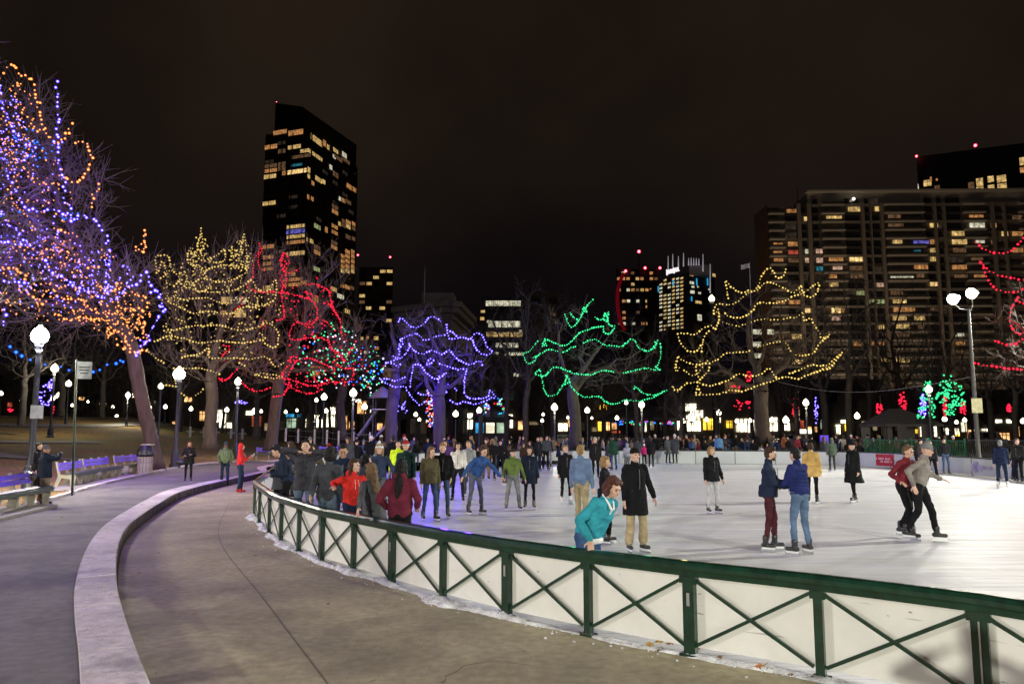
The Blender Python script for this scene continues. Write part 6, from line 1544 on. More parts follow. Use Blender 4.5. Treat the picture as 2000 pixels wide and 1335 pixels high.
def hand(k, w, d, up, s, side, curl=.35, detail=True, spread=.12):
    """palm with four fingers and a thumb, in direction d from the wrist w, 'up' = back of the hand"""
    d = d.normalized(); up = (up - d * up.dot(d)).normalized(); x = d.cross(up) * side
    if not detail:
        k.cap(w, w + d * .09 * s, .032 * s, .030 * s, 8, (up, .6)); k.cap(w + d * .08 * s, w + d * .15 * s - up * .02 * s, .026 * s, .018 * s, 8, (up, .6)); return
    k.cap(w + d * .01 * s, w + d * .075 * s, .034 * s, .038 * s, 10, (up, .42))
    for i, (o, l) in enumerate(((-.030, .066), (-.010, .076), (.011, .071), (.031, .055))):
        b = w + d * .085 * s + x * o * s; dd = (d + x * (o * 6 * spread) - up * curl * .5).normalized(); m_ = b + dd * l * .55 * s
        d2 = (dd - up * curl * 1.2).normalized(); k.cap(b - dd * .015 * s, m_, .0098 * s, .0090 * s, 7); k.cap(m_, m_ + d2 * l * .5 * s, .0090 * s, .0075 * s, 7)
    b = w + d * .03 * s - x * .030 * s; m_ = b + (d * .6 - x * .75 - up * .2).normalized() * .042 * s; k.cap(b, m_, .013 * s, .0105 * s, 7); k.cap(m_, m_ + (d - x * .25 - up * .3).normalized() * .034 * s, .0105 * s, .0085 * s, 7)
def person(label, x, y, z=0., face=0., h=1.72, det=1, skin='l', hair=('brown', 'short'), hat=None, top=('navy', (.02, .03, .06)), kind='jacket', hem=None, legs=('jeans', (.05, .08, .14)), slim=1.0,
           shoes='skate', feet=None, hands=None, lean=(0, 0), head=(0, 0), twist=0., extra=None, group=None, shirt=None, puff=1.0, cuff=True, ground_drop=0., pelvis=None, curl=.35, hand_dirs=None):
    s = h / 1.75; s0 = 1.0
    sk = .075 if shoes.startswith('skate') else .01
    t = thing('person', label, 'person', (x, y, z), R(face), group)
    vox = {2: .009, 1: .014, 0: .028}[det] ; vc = {2: .013, 1: .018, 0: .032}[det]
    feet = feet or [(-.11, .0), (.12, -.06)]
    az = .085 * s + sk
    F3 = [Vector((f[0] * s, f[1] * s, az + (f[2] if len(f) > 2 else 0))) for f in feet]
    px_ = pelvis[0] * s if pelvis else (F3[0].x + F3[1].x) / 2; py_ = pelvis[1] * s if pelvis else (F3[0].y + F3[1].y) / 2
    leg = .862 * s; zz_ = []
    for f, sx_ in zip(F3, (-1, 1)):
        hx = px_ + sx_ * .09 * s; d2 = (hx - f.x) ** 2 + (py_ - f.y) ** 2; zz_.append(f.z + math.sqrt(max(.05, (leg * .995) ** 2 - d2)))
    P = Vector((px_, py_, min(zz_) - ground_drop))
    Rt = Matrix.Rotation(R(twist), 3, 'Z') @ Matrix.Rotation(R(lean[1]), 3, 'Y') @ Matrix.Rotation(R(lean[0]), 3, 'X')
    Rp = Matrix.Rotation(R(lean[0] * .4), 3, 'X')
    T = lambda v: P + Rt @ (Vector(v) * s)
    N = T((0, 0.01, .50)); Rh = Rt @ Matrix.Rotation(R(head[1]), 3, 'Z') @ Matrix.Rotation(R(head[0]), 3, 'X')
    if abs(lean[0]) > 20: Rh = Matrix.Rotation(R(twist + head[1]), 3, 'Z') @ Matrix.Rotation(R(head[0]), 3, 'X')
    Hc = N + Rh @ Vector((0, -.022, .165)) * s; H = lambda v: Hc + Rh @ (Vector(v) * s)
    sh = [T((-.175, .01, .445)), T((.175, .01, .445))]
    hd = []
    dflt = [(-.25, -.06, .83), (.25, -.06, .83)]
    hands = hands or [None, None]; el = []; wr = []
    for i, sx_ in enumerate((-1, 1)):
        tgt = hands[i]
        if tgt is None:
            a = P + Vector((dflt[i][0] * s, dflt[i][1] * s, (dflt[i][2] - .95) * s)) + (Rt @ Vector((0, 0, .4)) - Vector((0, 0, .4))) * s * 1.0
        else: a = Vector(tgt) * s if len(tgt) == 3 else Vector(tgt[:3])
        e_, w_ = ik(sh[i], a, .29 * s, .26 * s, (sx_ * .5, .75, -.45)); el.append(e_); wr.append(w_)
    hip = [P + Rp @ Vector((-.088 * s, 0, 0)), P + Rp @ Vector((.088 * s, 0, 0))]; kn = []
    for i in (0, 1):
        k_, f_ = ik(hip[i], F3[i], .44 * s, .422 * s, ((-1, 1)[i] * .15, -1, .1)); kn.append(k_); F3[i] = f_
    sm = {'l': skin_l, 'm': skin_m, 'd': skin_d}[skin]
    # ---- body, one continuous surface
    b = K(); n_ = 10 if det else 7
    b.ell(H((0, .008, .012)), (.072 * s, .090 * s, .108 * s), Rh, 14 if det else 8, 10 if det else 6)
    b.ell(H((0, -.022, -.052)), (.052 * s, .062 * s, .060 * s), Rh); b.cap(N + Rt @ Vector((0, 0, -.05)) * s, H((0, .012, -.06)), .056 * s, .050 * s, n_)
    if det:
        b.cap(H((0, -.080, .012)), H((0, -.100, -.022)), .009 * s, .015 * s, 7); b.cap(H((-.03, -.078, .028)), H((.03, -.078, .028)), .013 * s, .013 * s, 6)
        b.ell(H((0, -.078, -.082)), (.020 * s, .016 * s, .016 * s), Rh); b.cap(H((-.018, -.078, -.050)), H((.018, -.078, -.050)), .012 * s, .012 * s, 6)
        for sx_ in (-1, 1): b.ell(H((sx_ * .072, .012, -.004)), (.010 * s, .022 * s, .030 * s), Rh); b.ell(H((sx_ * .040, -.058, -.022)), (.024 * s, .022 * s, .022 * s), Rh)
    b.cap(sh[0], sh[1], .040 * s, None, n_); b.cap(T((0, .0, .36)), T((0, 0, .04)), .075 * s, .085 * s, n_); b.cap(T((0, .01, .42)), T((0, .01, .30)), .06 * s, .08 * s, n_)
    for i, sx_ in enumerate((-1, 1)):
        b.cap(sh[i], el[i], .030 * s, .027 * s, n_); b.cap(el[i], wr[i], .027 * s, .024 * s, n_)
        dr = (wr[i] - el[i]).normalized(); up = Vector((sx_, 0, .2)) if abs(dr.z) > .6 else Vector((0, 0, 1))
        if hand_dirs and hand_dirs[i]: dr, up = Vector(hand_dirs[i][0][:3]).normalized(), Vector(hand_dirs[i][1])
        hand(b, wr[i], dr, up, s, sx_, curl, det == 2)
        b.cap(hip[i], kn[i], .060 * s, .040 * s, n_); b.cap(kn[i], F3[i], .042 * s, .030 * s, n_); b.cap(F3[i], F3[i] + Vector((0, -.06, -.04)) * s, .028 * s, .022 * s, n_)
        b.cap(P, hip[i], .09 * s, None, n_)
    b.fin('body', sm, t, vox, 2 if det else 1)
    if det:
        for sx_ in (-1, 1):
            K().ell(H((sx_ * .029, -.0845, .004)), (.0125 * s, .007 * s, .0065 * s), Rh, 8, 5).obj('eye', eye_m, t, smooth=True)
        if det == 2:
            K().cap(H((-.019, -.0905, -.052)), H((.019, -.0905, -.052)), .0055 * s, None, 6).obj('mouth', lip_m, t, smooth=True)
            for sx_ in (-1, 1): K().cap(H((sx_ * .015, -.0915, .026)), H((sx_ * .042, -.083, .028)), .0045 * s, .003 * s, 5).obj('eyebrow', HAIR[hair[0]] if hair else eye_m, t, smooth=True)
    # ---- trousers
    k = K(); sl = slim
    k.cap(hip[0], hip[1], .108 * s, None, n_); k.cap(T((-.03, 0, .10)), T((.03, 0, .10)), .112 * s, None, n_); k.cap(P + Vector((0, .03 * s, -.02 * s)), hip[0], .105 * s, None, n_); k.cap(P + Vector((0, .03 * s, -.02 * s)), hip[1], .105 * s, None, n_)
    for i in (0, 1):
        k.cap(hip[i], kn[i], .094 * s * (.6 + .4 * sl), .066 * s * sl, n_); an = F3[i] + (kn[i] - F3[i]).normalized() * (.045 * s)
        k.cap(kn[i], an, .066 * s * sl, (.056 if sl < 1.05 else .068) * s * sl, n_)
    k.fin('trousers', cloth(legs[0], legs[1], .4, 22), t, vc, 2, .034 * s if det else 0)
    # ---- top
    m_ = cloth(top[0], top[1], .35, 24)
    k = K(); pf = puff
    k.cap(sh[0] + Rt @ Vector((.02, 0, -.01)) * s, sh[1] + Rt @ Vector((-.02, 0, -.01)) * s, .072 * s * pf, None, n_)
    k.cap(T((-.065, 0, .33)), T((.065, 0, .33)), .122 * s * pf, None, n_); k.cap(T((-.05, 0, .20)), T((.05, 0, .20)), .118 * s * pf, None, n_); k.cap(T((-.05, .005, .08)), T((.05, .005, .08)), .125 * s * pf, None, n_)
    for sx_ in (-1, 1): k.cap(T((sx_ * .075, 0, .34)), T((sx_ * .06, 0, .06)), .110 * s * pf, .118 * s * pf, n_)
    k.cap(T((0, .01, .44)), N + Rt @ Vector((0, -.0, .035)) * s, .085 * s, .068 * s, n_)
    hemz = {'coat': -.36, 'cloak': -.42, 'jacket': -.04, 'puffer': -.02, 'hoodie': -.03, 'sweater': -.02, 'shirt': -.02}[kind] if hem is None else hem
    if hemz < -.06:
        c1 = P.lerp((F3[0] + F3[1]) / 2 + Vector((0, 0, 0)), .0); bot = P + Vector((0, 0, hemz * s)); bot.x += ((F3[0].x + F3[1].x) / 2 - P.x) * .4; bot.y += ((F3[0].y + F3[1].y) / 2 - P.y) * .4
        w0, w1 = .195, {'coat': .235, 'cloak': .31}.get(kind, .205)
        rings = []; st = len(k.v); nn_ = 16
        topc = T((0, 0, .12))
        for f in (0, .12, .4, .7, 1.0):
            c = topc.lerp(bot, f); w_ = w0 + (w1 - w0) * f
            for q in range(nn_):
                a = 2 * math.pi * q / nn_; fl = 1 + (.06 * math.sin(q * 3 + f) if kind == 'cloak' else .03 * math.sin(q * 2)) * f
                k.v.append(c + Vector((w_ * s * math.cos(a) * fl, w_ * .82 * s * math.sin(a) * fl, 0)))
        for r in range(4):
            for q in range(nn_): k.f.append([st + r * nn_ + q, st + r * nn_ + (q + 1) % nn_, st + (r + 1) * nn_ + (q + 1) % nn_, st + (r + 1) * nn_ + q][::-1])
        k.f.append([st + q for q in range(nn_)]); k.f.append([st + 4 * nn_ + q for q in range(nn_)][::-1])
    else:
        k.cap(P + Rp @ Vector((-.055, .01, hemz + .06)) * s, P + Rp @ Vector((.055, .01, hemz + .06)) * s, .122 * s * pf, None, n_)
    for i in (0, 1):
        w2 = wr[i] + (el[i] - wr[i]).normalized() * .012 * s
        k.cap(sh[i], el[i], .064 * s * pf, .055 * s * pf, n_); k.cap(el[i], w2, .055 * s * pf, .042 * s * pf, n_)
    if kind == 'hoodie' and not (hat and hat[0] == 'hood'): k.cap(H((-.05, .085, -.12)), H((.05, .085, -.12)), .055 * s, None, n_); k.ell(H((0, .075, -.13)), (.10 * s, .06 * s, .06 * s), Rt)
    if hat and hat[0] == 'hood': k.ell(H((0, .025, .015)), (.094 * s, .100 * s, .128 * s), Rh); k.cap(N, H((0, .03, -.07)), .09 * s, .085 * s, n_)
    o = k.fin('coat' if hemz < -.06 else {'puffer': 'jacket', 'cloak': 'coat'}.get(kind, kind), m_, t, vc, 2, (.040 if kind != 'puffer' else .016) * s if det else 0)
    if kind == 'puffer' and det:
        for q in range(7):                             # quilting seams as proud bands
            zc_ = .02 + q * .062; ring = []
            B_ = K()
            pts = [T((.178 * pf * math.cos(a_ * R(30)), .128 * pf * math.sin(a_ * R(30)), zc_)) for a_ in range(13)]
            B_.tube(pts, .013 * s, 5); B_.obj('quilt_seam', m_, t, smooth=True)
    if det and kind in ('jacket', 'puffer', 'coat', 'cloak'):
        zb = B(); zm = mat('zip_dark', (.01, .01, .012), rough=.4) if sum(top[1]) > .12 else mat('zip_grey', (.10, .10, .105), rough=.4)
        zb.tube([T((0.004, -.128 * pf - .010, .42)), T((.002, -.150 * pf, .34)), T((0, -.152 * pf, .20)), T((-.002, -.150 * pf, .08))], .0055 * s, 4)
        for sx_ in (-1, 1): zb.tube([T((sx_ * .10, -.128 * pf, .10)), T((sx_ * .135, -.105 * pf, .04))], .005 * s, 4)
        zb.obj('zip', zm, t)
    if det and kind == 'hoodie':
        zb = B()
        for sx_ in (-1, 1): zb.tube([T((sx_ * .03, -.118, .44)), T((sx_ * .035, -.150, .36)), T((sx_ * .036, -.160, .27))], .004 * s, 4)
        zb.obj('drawstring', mat('cord_pale', (.5, .48, .45)), t)
    # ---- collar / shirt
    if shirt:
        k = K()
        for sx_ in (-1, 1): k.cap(T((sx_ * .062, -.045, .505)), T((sx_ * .030, -.112, .455)), .014 * s, .020 * s, 7, ((0, 1, .3), .5)); k.cap(T((sx_ * .062, -.04, .505)), T((sx_ * .05, .06, .53)), .014 * s, None, 7)
        k.cap(T((0, -.115, .44)), T((0, -.122, .38)), .014 * s, .010 * s, 7); k.fin('shirt_collar', cloth(shirt[0], shirt[1]), t, .009, 1)
        if len(shirt) > 2: K().cap(P + Vector((-.08, -.06, -.045)) * s, P + Vector((.10, -.10, -.05)) * s, .05 * s, .045 * s).fin('shirt_tail', cloth(shirt[0], shirt[1]), t, .012, 2, .02)
    # ---- hair / hat
    hood = hat and hat[0] == 'hood'
    if hair and not hood:
        hm = HAIR[hair[0]]; k = K(); st_ = hair[1]
        if st_ != 'none':
            if not (hat and hat[0] in ('beanie', 'pom', 'santa', 'cap') and st_ == 'short'):
                k.ell(H((0, .030, .040)), (.085 * s, .088 * s, .098 * s), Rh); k.ell(H((0, .045, -.01)), (.078 * s, .065 * s, .085 * s), Rh)
                if st_ != 'short': k.cap(H((-.05, -.045, .092)), H((.05, -.045, .092)), .030 * s, None, 8)
                else: k.cap(H((-.04, -.050, .105)), H((.045, -.045, .108)), .024 * s, None, 8)
            if st_ == 'long':
                for sx_ in (-1, 1): k.cap(H((sx_ * .070, .01, .02)), T((sx_ * .075, .02 if abs(lean[0]) < 20 else .0, .40)), .034 * s, .030 * s, 8); k.cap(T((sx_ * .075, .02, .42)), T((sx_ * .06, -.06 if head[1] == 0 else .09, .30)), .034 * s, .018 * s, 8)
                k.cap(H((0, .07, -.02)), T((0, .13, .34)), .070 * s, .062 * s, 10, ((0, 1, 0), .6)); k.cap(T((0, .13, .36)), T((.01, .14, .24)), .060 * s, .022 * s, 10, ((0, 1, 0), .6))
            if st_ == 'bob':
                k.ell(H((0, .045, -.02)), (.098 * s, .085 * s, .115 * s), Rh)
                for sx_ in (-1, 1): k.cap(H((sx_ * .078, -.005, .04)), H((sx_ * .082, .0, -.08)), .030 * s, .028 * s, 8)
                k.cap(H((-.045, -.066, .084)), H((.05, -.062, .082)), .020 * s, None, 8)
            if st_ == 'bun': k.ell(H((0, .09, .11)), (.045 * s,) * 3)
            if st_ == 'beard': k.cap(H((-.045, -.055, -.075)), H((.045, -.055, -.075)), .024 * s, None, 8); k.ell(H((0, -.070, -.088)), (.034 * s, .024 * s, .022 * s), Rh)
            if len(k.v): k.fin('hair', hm, t, .010 if det == 2 else (.014 if det else .026), 1, .034 if det else 0, htex)
    if hat and not hood:
        hk, hc_ = hat; k = K(); hm = cloth('hat_' + hc_[0], hc_[1], .6, 60)
        if hk in ('beanie', 'pom', 'santa'):
            k.ell(H((0, .018, .065)), (.090 * s, .100 * s, .085 * s), Rh); k.cap(H((-.02, -.0, .14)), H((0, .04, .165)), .035 * s, .02 * s)
            o = k.fin('hat', hm, t, .016 if det else .03, 1)
            if hk != 'beanie' and det: K().ell(H((0, .06, .17)), (.030 * s,) * 3).obj('pompom', cloth('hat_white', (.7, .7, .7)), t, smooth=True)
            if det: K().tube([H((.088 * math.cos(R(a)), .012 + .098 * math.sin(R(a)), .040)) for a in range(0, 361, 24)], .015 * s, 6).obj('hat_band', cloth('hat_white', (.7, .7, .7)) if hk != 'beanie' else hm, t, smooth=True)
        elif hk == 'cap':
            k.ell(H((0, .012, .060)), (.088 * s, .098 * s, .075 * s), Rh); k.cap(H((-.04, -.10, .055)), H((.04, -.10, .055)), .035 * s, None, 8, (Rh @ Vector((0, 0, 1)), .3)); k.fin('cap', hm, t, .014 if det else .03, 1)
    # ---- footwear
    bm_ = boot_w if shoes == 'skate_white' else (boot_g if shoes == 'skate_grey' else boot_b)
    for i, sx_ in enumerate((-1, 1)):
        f = F3[i]; dr = Matrix.Rotation(R(sx_ * 12), 3, 'Z') @ Vector((0, -1, 0)); k = K()
        if shoes.startswith('skate'):
            k.cap(f + Vector((0, 0, .085 * s)), f + Vector((0, 0, -.02)), .054 * s, .048 * s, n_); k.cap(f + Vector((0, 0, -.045)) - dr * .04 * s, f + dr * .14 * s + Vector((0, 0, -.05)), .042 * s, .036 * s, n_)
            if det: k.fin('skate', bm_, t, .013, 1)
            else: k.obj('skate', bm_, t, smooth=True)
            o = t.children[-1] if False else None
            bz = f.z - .085 * s
            c = Vector((f.x, f.y, 0)) + dr * .045 * s
            ang = math.atan2(dr.y, dr.x)
            if det:
                B().box((0, 0, 0), (.21 * s, .022, .035)).obj('blade_holder', holder_m, t, (c.x, c.y, bz - .012), (0, 0, ang))
            B().box((0, 0, 0), (.27 * s, .006, .05)).obj('blade', blade_m, t, (c.x, c.y, max(bz - .045, .026)), (0, 0, ang))
            if det == 2:
                lb = B()
                for q in range(4): lb.bar(f + dr * (.055 + q * .012) * s + Vector((-.03, 0, .09 - q * .035)), f + dr * (.055 + q * .012) * s + Vector((.03, 0, .09 - q * .035)), .006, .006)
                lb.obj('laces', lace_m, t)
        else:
            k.cap(f + Vector((0, 0, .06 * s)), f + Vector((0, 0, -.02)), .046 * s, .042 * s, n_); k.cap(f + Vector((0, 0, -.045 * s)) - dr * .035 * s, f + dr * .14 * s + Vector((0, 0, -.052 * s)), .038 * s, .034 * s, n_)
            sm_ = cloth('shoe_' + shoes, {'shoe': (.03, .03, .03), 'red': (.45, .03, .03), 'boot': (.02, .018, .016)}.get(shoes, (.03, .03, .03)))
            if det: k.fin('shoe', sm_, t, .013, 1)
            else: k.obj('shoe', sm_, t, smooth=True)
    return dict(t=t, P=P, T=T, H=H, wr=wr, el=el, s=s, N=N)
def at_feet(px, py, z=0.006): q = G(px, py, z); return dict(x=q.x, y=q.y, z=z)
def at_D(px, D, z=0.006): q = A(px, 860, D); return dict(x=q.x, y=D, z=z)
NAVY = ('navy', (.012, .018, .045)); BLACK = ('black', (.008, .008, .009)); GREY = ('grey', (.10, .105, .115)); JEANS = ('jeans', (.045, .075, .14)); DKJ = ('dark_jeans', (.015, .022, .045)); KHAKI = ('khaki', (.33, .27, .16))
onice = .006
# ---- foreground: woman in teal with one hand on the rail
q = A(1152, 1062, 8.02)
tx_, ty_ = A(1160, 1060, 8.55).x, 8.55
def local(pt, x, y, z, face):
    return tuple(Matrix.Rotation(-R(face), 3, 'Z') @ (Vector(pt) - Vector((x, y, z)))) + (1,)
# point of the rail under the hand
rail_pts = resample(catmull([Vector((p.x, p.y, 0)) for p in posts[4:12]], 8), .02)
hp = min(rail_pts, key=lambda p: abs(PX((p.x, p.y, .87))[0] - 1153))
hs = 1.63 / 1.75
lw_ = local((hp.x + .015, hp.y + .075, .945), tx_, ty_, onice, 48)
tealp = person('auburn haired woman in a teal sweater and white collar leaning one hand on the rail', tx_, ty_, onice, 48, 1.63, 2, 'l', ('auburn', 'bob'), None, ('teal', (.03, .26, .33)), 'sweater', None, ('jeans_blue', (.035, .075, .17)), 1.05, 'skate', [(-.14, .06), (.14, .12)], [(lw_[0] / hs, lw_[1] / hs, lw_[2] / hs), (.26, .12, .92)], (30, 8), (26, -6), 0, None, None, ('white_cotton', (.75, .75, .75), 1), curl=.25, hand_dirs=[(local(Vector((tx_, ty_, 0)) + Vector((-.05, -.92, -.55)), tx_, ty_, 0, 48), (0, 0, 1)), None])
# ---- couple
p = at_feet(1502, 1076); couA = person('bearded man in navy jacket and maroon trousers holding hands with the puffer jacket man', **p, face=72, h=1.76, det=2, hair=('brown', 'beard'), top=('navy_wool', (.016, .024, .05)), kind='jacket', hem=-.08, legs=('maroon', (.065, .016, .022)), slim=.88, shoes='skate', feet=[(-.06, .05), (.10, -.10)], hands=[(-.10, -.36, 1.12), (.08, -.40, 1.14)], lean=(3, 0), head=(6, 0))
K().cap(couA['H']((-.03, -.045, .115)), couA['H']((.045, -.05, .125)), .022).fin('hair', HAIR['brown'], couA['t'], .01, 1, .012, htex)
p = at_feet(1563, 1083); couB = person('man with black hair seen from behind in a dark blue puffer jacket and faded jeans', **p, face=-148, h=1.76, det=2, hair=('black', 'short'), top=('puffer_blue', (.018, .026, .115)), kind='puffer', hem=-.0, legs=('faded_jeans', (.10, .16, .26)), slim=.92, shoes='skate', feet=[(-.22, .02), (.17, .03)], hands=[(-.06, -.34, 1.10), (.02, -.36, 1.12)], lean=(5, 0), puff=1.07, head=(4, -12))
# ---- crowd leaning at the near left of the rail
person('woman with dark wavy hair in a maroon hoodie, back turned, at the near rail', **at_D(783, 11.25), face=172, h=1.69, det=2, hair=('black', 'long'), top=('maroon_fleece', (.12, .018, .035)), kind='hoodie', legs=BLACK, hands=[(-.22, -.18, 1.03), (.24, -.16, 1.02)], puff=1.08, shoes='shoe', lean=(3, 0))
w = at_D(737, 11.95); person('woman with long light brown hair in a grey coat, hand on the rail', **w, face=-140, h=1.62, det=2, hair=('lightbrown', 'long'), top=('plaid_grey', (.085, .09, .10)), kind='coat', hem=-.30, legs=BLACK, hands=[None, local((A(697, 1006, 11.35).x, 11.42, .93), w['x'], w['y'], 0, -140)], shoes='shoe', lean=(5, 4))
rw_ = at_D(690, 12.7); rwp = person('woman with long dark hair in a bright red hooded sweater holding a clear cup', **rw_, face=38, h=1.65, det=2, hair=('brown', 'long'), top=('red_fleece', (.50, .025, .02)), kind='hoodie', legs=NAVY, hands=[(-.33, .02, 1.28), (.16, -.30, 1.08)], head=(0, 30), shoes='shoe')
cupp = rwp['wr'][1]; wc = Matrix.Rotation(R(38), 3, 'Z') @ (cupp + Vector((0, -.10, 0))) + Vector((rw_['x'], rw_['y'], 0.006))
tag(B().lathe([(.028, -.06), (.04, .06), (.036, .06), (.025, -.055)], n=12).obj('cup', mat('cup_clear', (.6, .62, .62), rough=.2, var=.05), None, wc, smooth=True), 'clear plastic cup held by the woman in the red sweater', 'cup')
g_ = at_D(640, 13.15); person('man with tousled dark hair in a charcoal fleece, back turned, hand on the rail', **g_, face=158, h=1.84, det=2, hair=('black', 'bob'), top=('charcoal', (.05, .055, .065)), kind='jacket', legs=('light_jeans', (.09, .13, .18)), hands=[None, local((A(602, 980, 12.75).x, 12.8, .94), g_['x'], g_['y'], 0, 158)], puff=1.08, lean=(6, 0), shoes='shoe')
person('dark haired man in a navy coat looking down behind the woman in red', **at_D(671, 14.2), face=10, h=1.82, det=2, skin='m', hair=('black', 'short'), top=NAVY, kind='jacket', legs=DKJ, head=(22, 0), puff=1.05)
person('man in an open charcoal coat and black shirt raising a phone to his face', **at_D(597, 15.4), face=12, h=1.86, det=2, hair=('black', 'short'), top=('coat_char', (.045, .045, .055)), kind='jacket', hem=-.12, legs=('light_jeans', (.09, .13, .18)), hands=[(-.13, -.20, 1.60), (.14, -.20, 1.58)])
person('person bundled in a navy quilted jacket hugging at the left end of the rail', **at_D(566, 16.6), face=-70, h=1.80, det=2, hair=('black', 'short'), top=('quilt_navy', (.018, .026, .05)), kind='puffer', legs=BLACK, puff=1.14, lean=(14, 0), head=(25, 0), hands=[(-.2, -.35, 1.2), (.15, -.34, 1.15)])
person('brown haired woman being hugged at the left end of the rail', **at_D(548, 17.1), face=60, h=1.66, det=2, hair=('brown', 'long'), top=('grey_parka', (.06, .065, .075)), kind='jacket', hem=-.15, legs=BLACK, lean=(10, 0), head=(20, 0), hands=[(-.2, -.3, 1.2), (.15, -.3, 1.25)])
person('person with short black hair in a grey jacket half hidden behind the red sweater', **at_D(713, 14.6), face=120, h=1.60, det=1, hair=('black', 'bob'), top=('slate', (.05, .06, .07)), kind='jacket', legs=DKJ)
person('blond woman in a white knitted hat and dark blue jacket with arms spread', **at_D(741, 18), face=8, h=1.74, det=2, hair=('blond', 'long'), hat=('pom', ('white', (.7, .7, .7))), top=('denim_navy', (.03, .045, .09)), kind='jacket', legs=('jeans2', (.08, .11, .17)), hands=[(-.42, -.2, 1.05), (.45, -.15, 1.0)])
person('person in a dark green coat and a red and white woolly hat facing the camera', **at_D(793, 20), face=-5, h=1.77, det=2, hair=('brown', 'short'), hat=('santa', ('redwhite', (.35, .03, .04))), top=('deep_green', (.015, .04, .035)), kind='jacket', hem=-.14, legs=('jeans3', (.05, .07, .10)))
person('person in a bright yellow green safety jacket behind the woolly hat', **at_D(778, 24), face=0, h=1.74, det=1, top=('hivis', (.55, .75, .03)), kind='jacket', legs=BLACK)
person('woman with long brown hair, olive vest and quilted sleeves walking beside her friend', **at_feet(838, 1018, onice), face=30, h=1.68, det=2, hair=('lightbrown', 'long'), top=('olive', (.075, .065, .035)), kind='jacket', hem=-.10, legs=JEANS, slim=.85, shoes='skate', feet=[(-.12, .1), (.12, -.12)], head=(10, 20))
cw = at_feet(838, 1018, onice)
person('woman in a black jacket and ripped blue jeans skating with her friend', **at_feet(862, 1013, onice), face=8, h=1.74, det=2, hair=('blond', 'bun'), top=BLACK, kind='jacket', hem=-.08, legs=('ripped_jeans', (.05, .085, .14)), slim=.85, feet=[(-.12, .05), (.15, -.08)], hands=[None, (.22, -.14, .98)])
person('woman in a white fleece with a big dark scarf and black boots', **at_feet(894, 977, onice), face=0, h=1.76, det=2, hair=('black', 'bob'), top=('white_fleece', (.60, .58, .54)), kind='jacket', legs=('blackjeans', (.018, .02, .028)), slim=.8, shoes='boot', feet=[(-.16, 0), (.16, 0)])
person('person in a pale grey jacket just behind the woman with the dark scarf', **at_D(915, 25), face=-12, h=1.72, det=1, top=('palegrey', (.35, .37, .37)), kind='jacket', legs=GREY, hair=('lightbrown', 'short'))
b_ = at_feet(930, 1006, onice); person('skater in a royal blue jacket leaning forward with one arm stretched out', **b_, face=40, h=1.72, det=2, hair=('brown', 'short'), top=('royal', (.03, .075, .22)), kind='jacket', legs=('greyblue', (.09, .10, .14)), slim=.9, lean=(30, 6), head=(14, 0), feet=[(-.16, .12), (.14, -.04)], hands=[(-.45, -.05, 1.0), (.50, -.42, .95)])
person('man in a green jacket and grey trousers standing square on the ice', **at_feet(1002, 997, onice), face=10, h=1.57, det=2, hair=('brown', 'short'), top=('moss', (.10, .15, .04)), kind='jacket', legs=('grey_trs', (.16, .17, .17)), slim=1.0, feet=[(-.20, 0), (.18, -.08)], hands=[(-.34, -.08, .92), (.36, -.10, .88)], hat=('cap', ('dark', (.03, .03, .03))))
person('woman in a knee length dark navy coat and black tights next to the green jacket', **at_feet(1034, 995, onice), face=0, h=1.62, det=2, hair=('brown', 'bob'), top=('ink', (.012, .018, .035)), kind='coat', hem=-.28, legs=BLACK, slim=.75, shoes='skate', feet=[(-.12, 0), (.13, -.03)])
person('slim woman in a tight black outfit with arms away from her sides', **at_feet(977, 934, onice), face=0, h=1.62, det=1, hair=('black', 'bun'), top=('blk2', (.01, .01, .012)), kind='sweater', legs=BLACK, slim=.8, hands=[(-.38, -.02, .95), (.38, -.02, .95)])
person('man in a brown jacket and knitted cap behind the blue skater', **at_feet(949, 938, onice), face=0, h=1.74, det=1, hat=('beanie', ('brn', (.06, .03, .03))), top=('brown_j', (.09, .055, .03)), kind='jacket', legs=('tan', (.18, .13, .06)))
person('person in a long black coat with white skates left of the denim jacket', **at_feet(1104, 984, onice), face=15, h=1.62, det=2, hair=('blond', 'short'), top=('blackcoat', (.009, .009, .012)), kind='coat', hem=-.20, legs=BLACK, slim=.8, shoes='skate_white', feet=[(-.12, 0), (.14, -.06)])
person('person in a pale denim jacket and khaki trousers with sandy hair, seen from behind', **at_D(1134, 16.4), face=150, h=1.75, det=2, hair=('blond', 'short'), top=('denim', (.12, .18, .30)), kind='jacket', legs=KHAKI, feet=[(-.12, .1), (.12, -.1)])
person('person with short curly blond hair in a black coat behind the woman in teal', **at_D(1178, 14.6), face=70, h=1.56, det=2, hair=('blond', 'bob'), top=('blk3', (.01, .01, .013)), kind='coat', hem=-.25, legs=BLACK)
person('tall man in a long black coat and khaki trousers gliding past the woman in teal', **at_feet(1241, 1079, onice), face=20, h=1.74, det=2, hair=('brown', 'short'), hat=('cap', ('blackcap', (.01, .01, .01))), top=('blk4', (.008, .008, .010)), kind='coat', hem=-.36, legs=KHAKI, slim=1.15, feet=[(-.12, 0), (.13, -.05)], hands=[None, (.40, -.05, .85)], puff=1.1)
person('skater in a black coat and light grey trousers alone in the middle of the ice', **at_feet(1391, 1003, onice), face=20, h=1.64, det=2, hair=('blond', 'bob'), top=('blk5', (.010, .010, .012)), kind='coat', hem=-.14, legs=('lgrey', (.42, .42, .43)), slim=.95, feet=[(-.12, 0), (.14, -.04)], hands=[None, (.32, -.1, .85)])
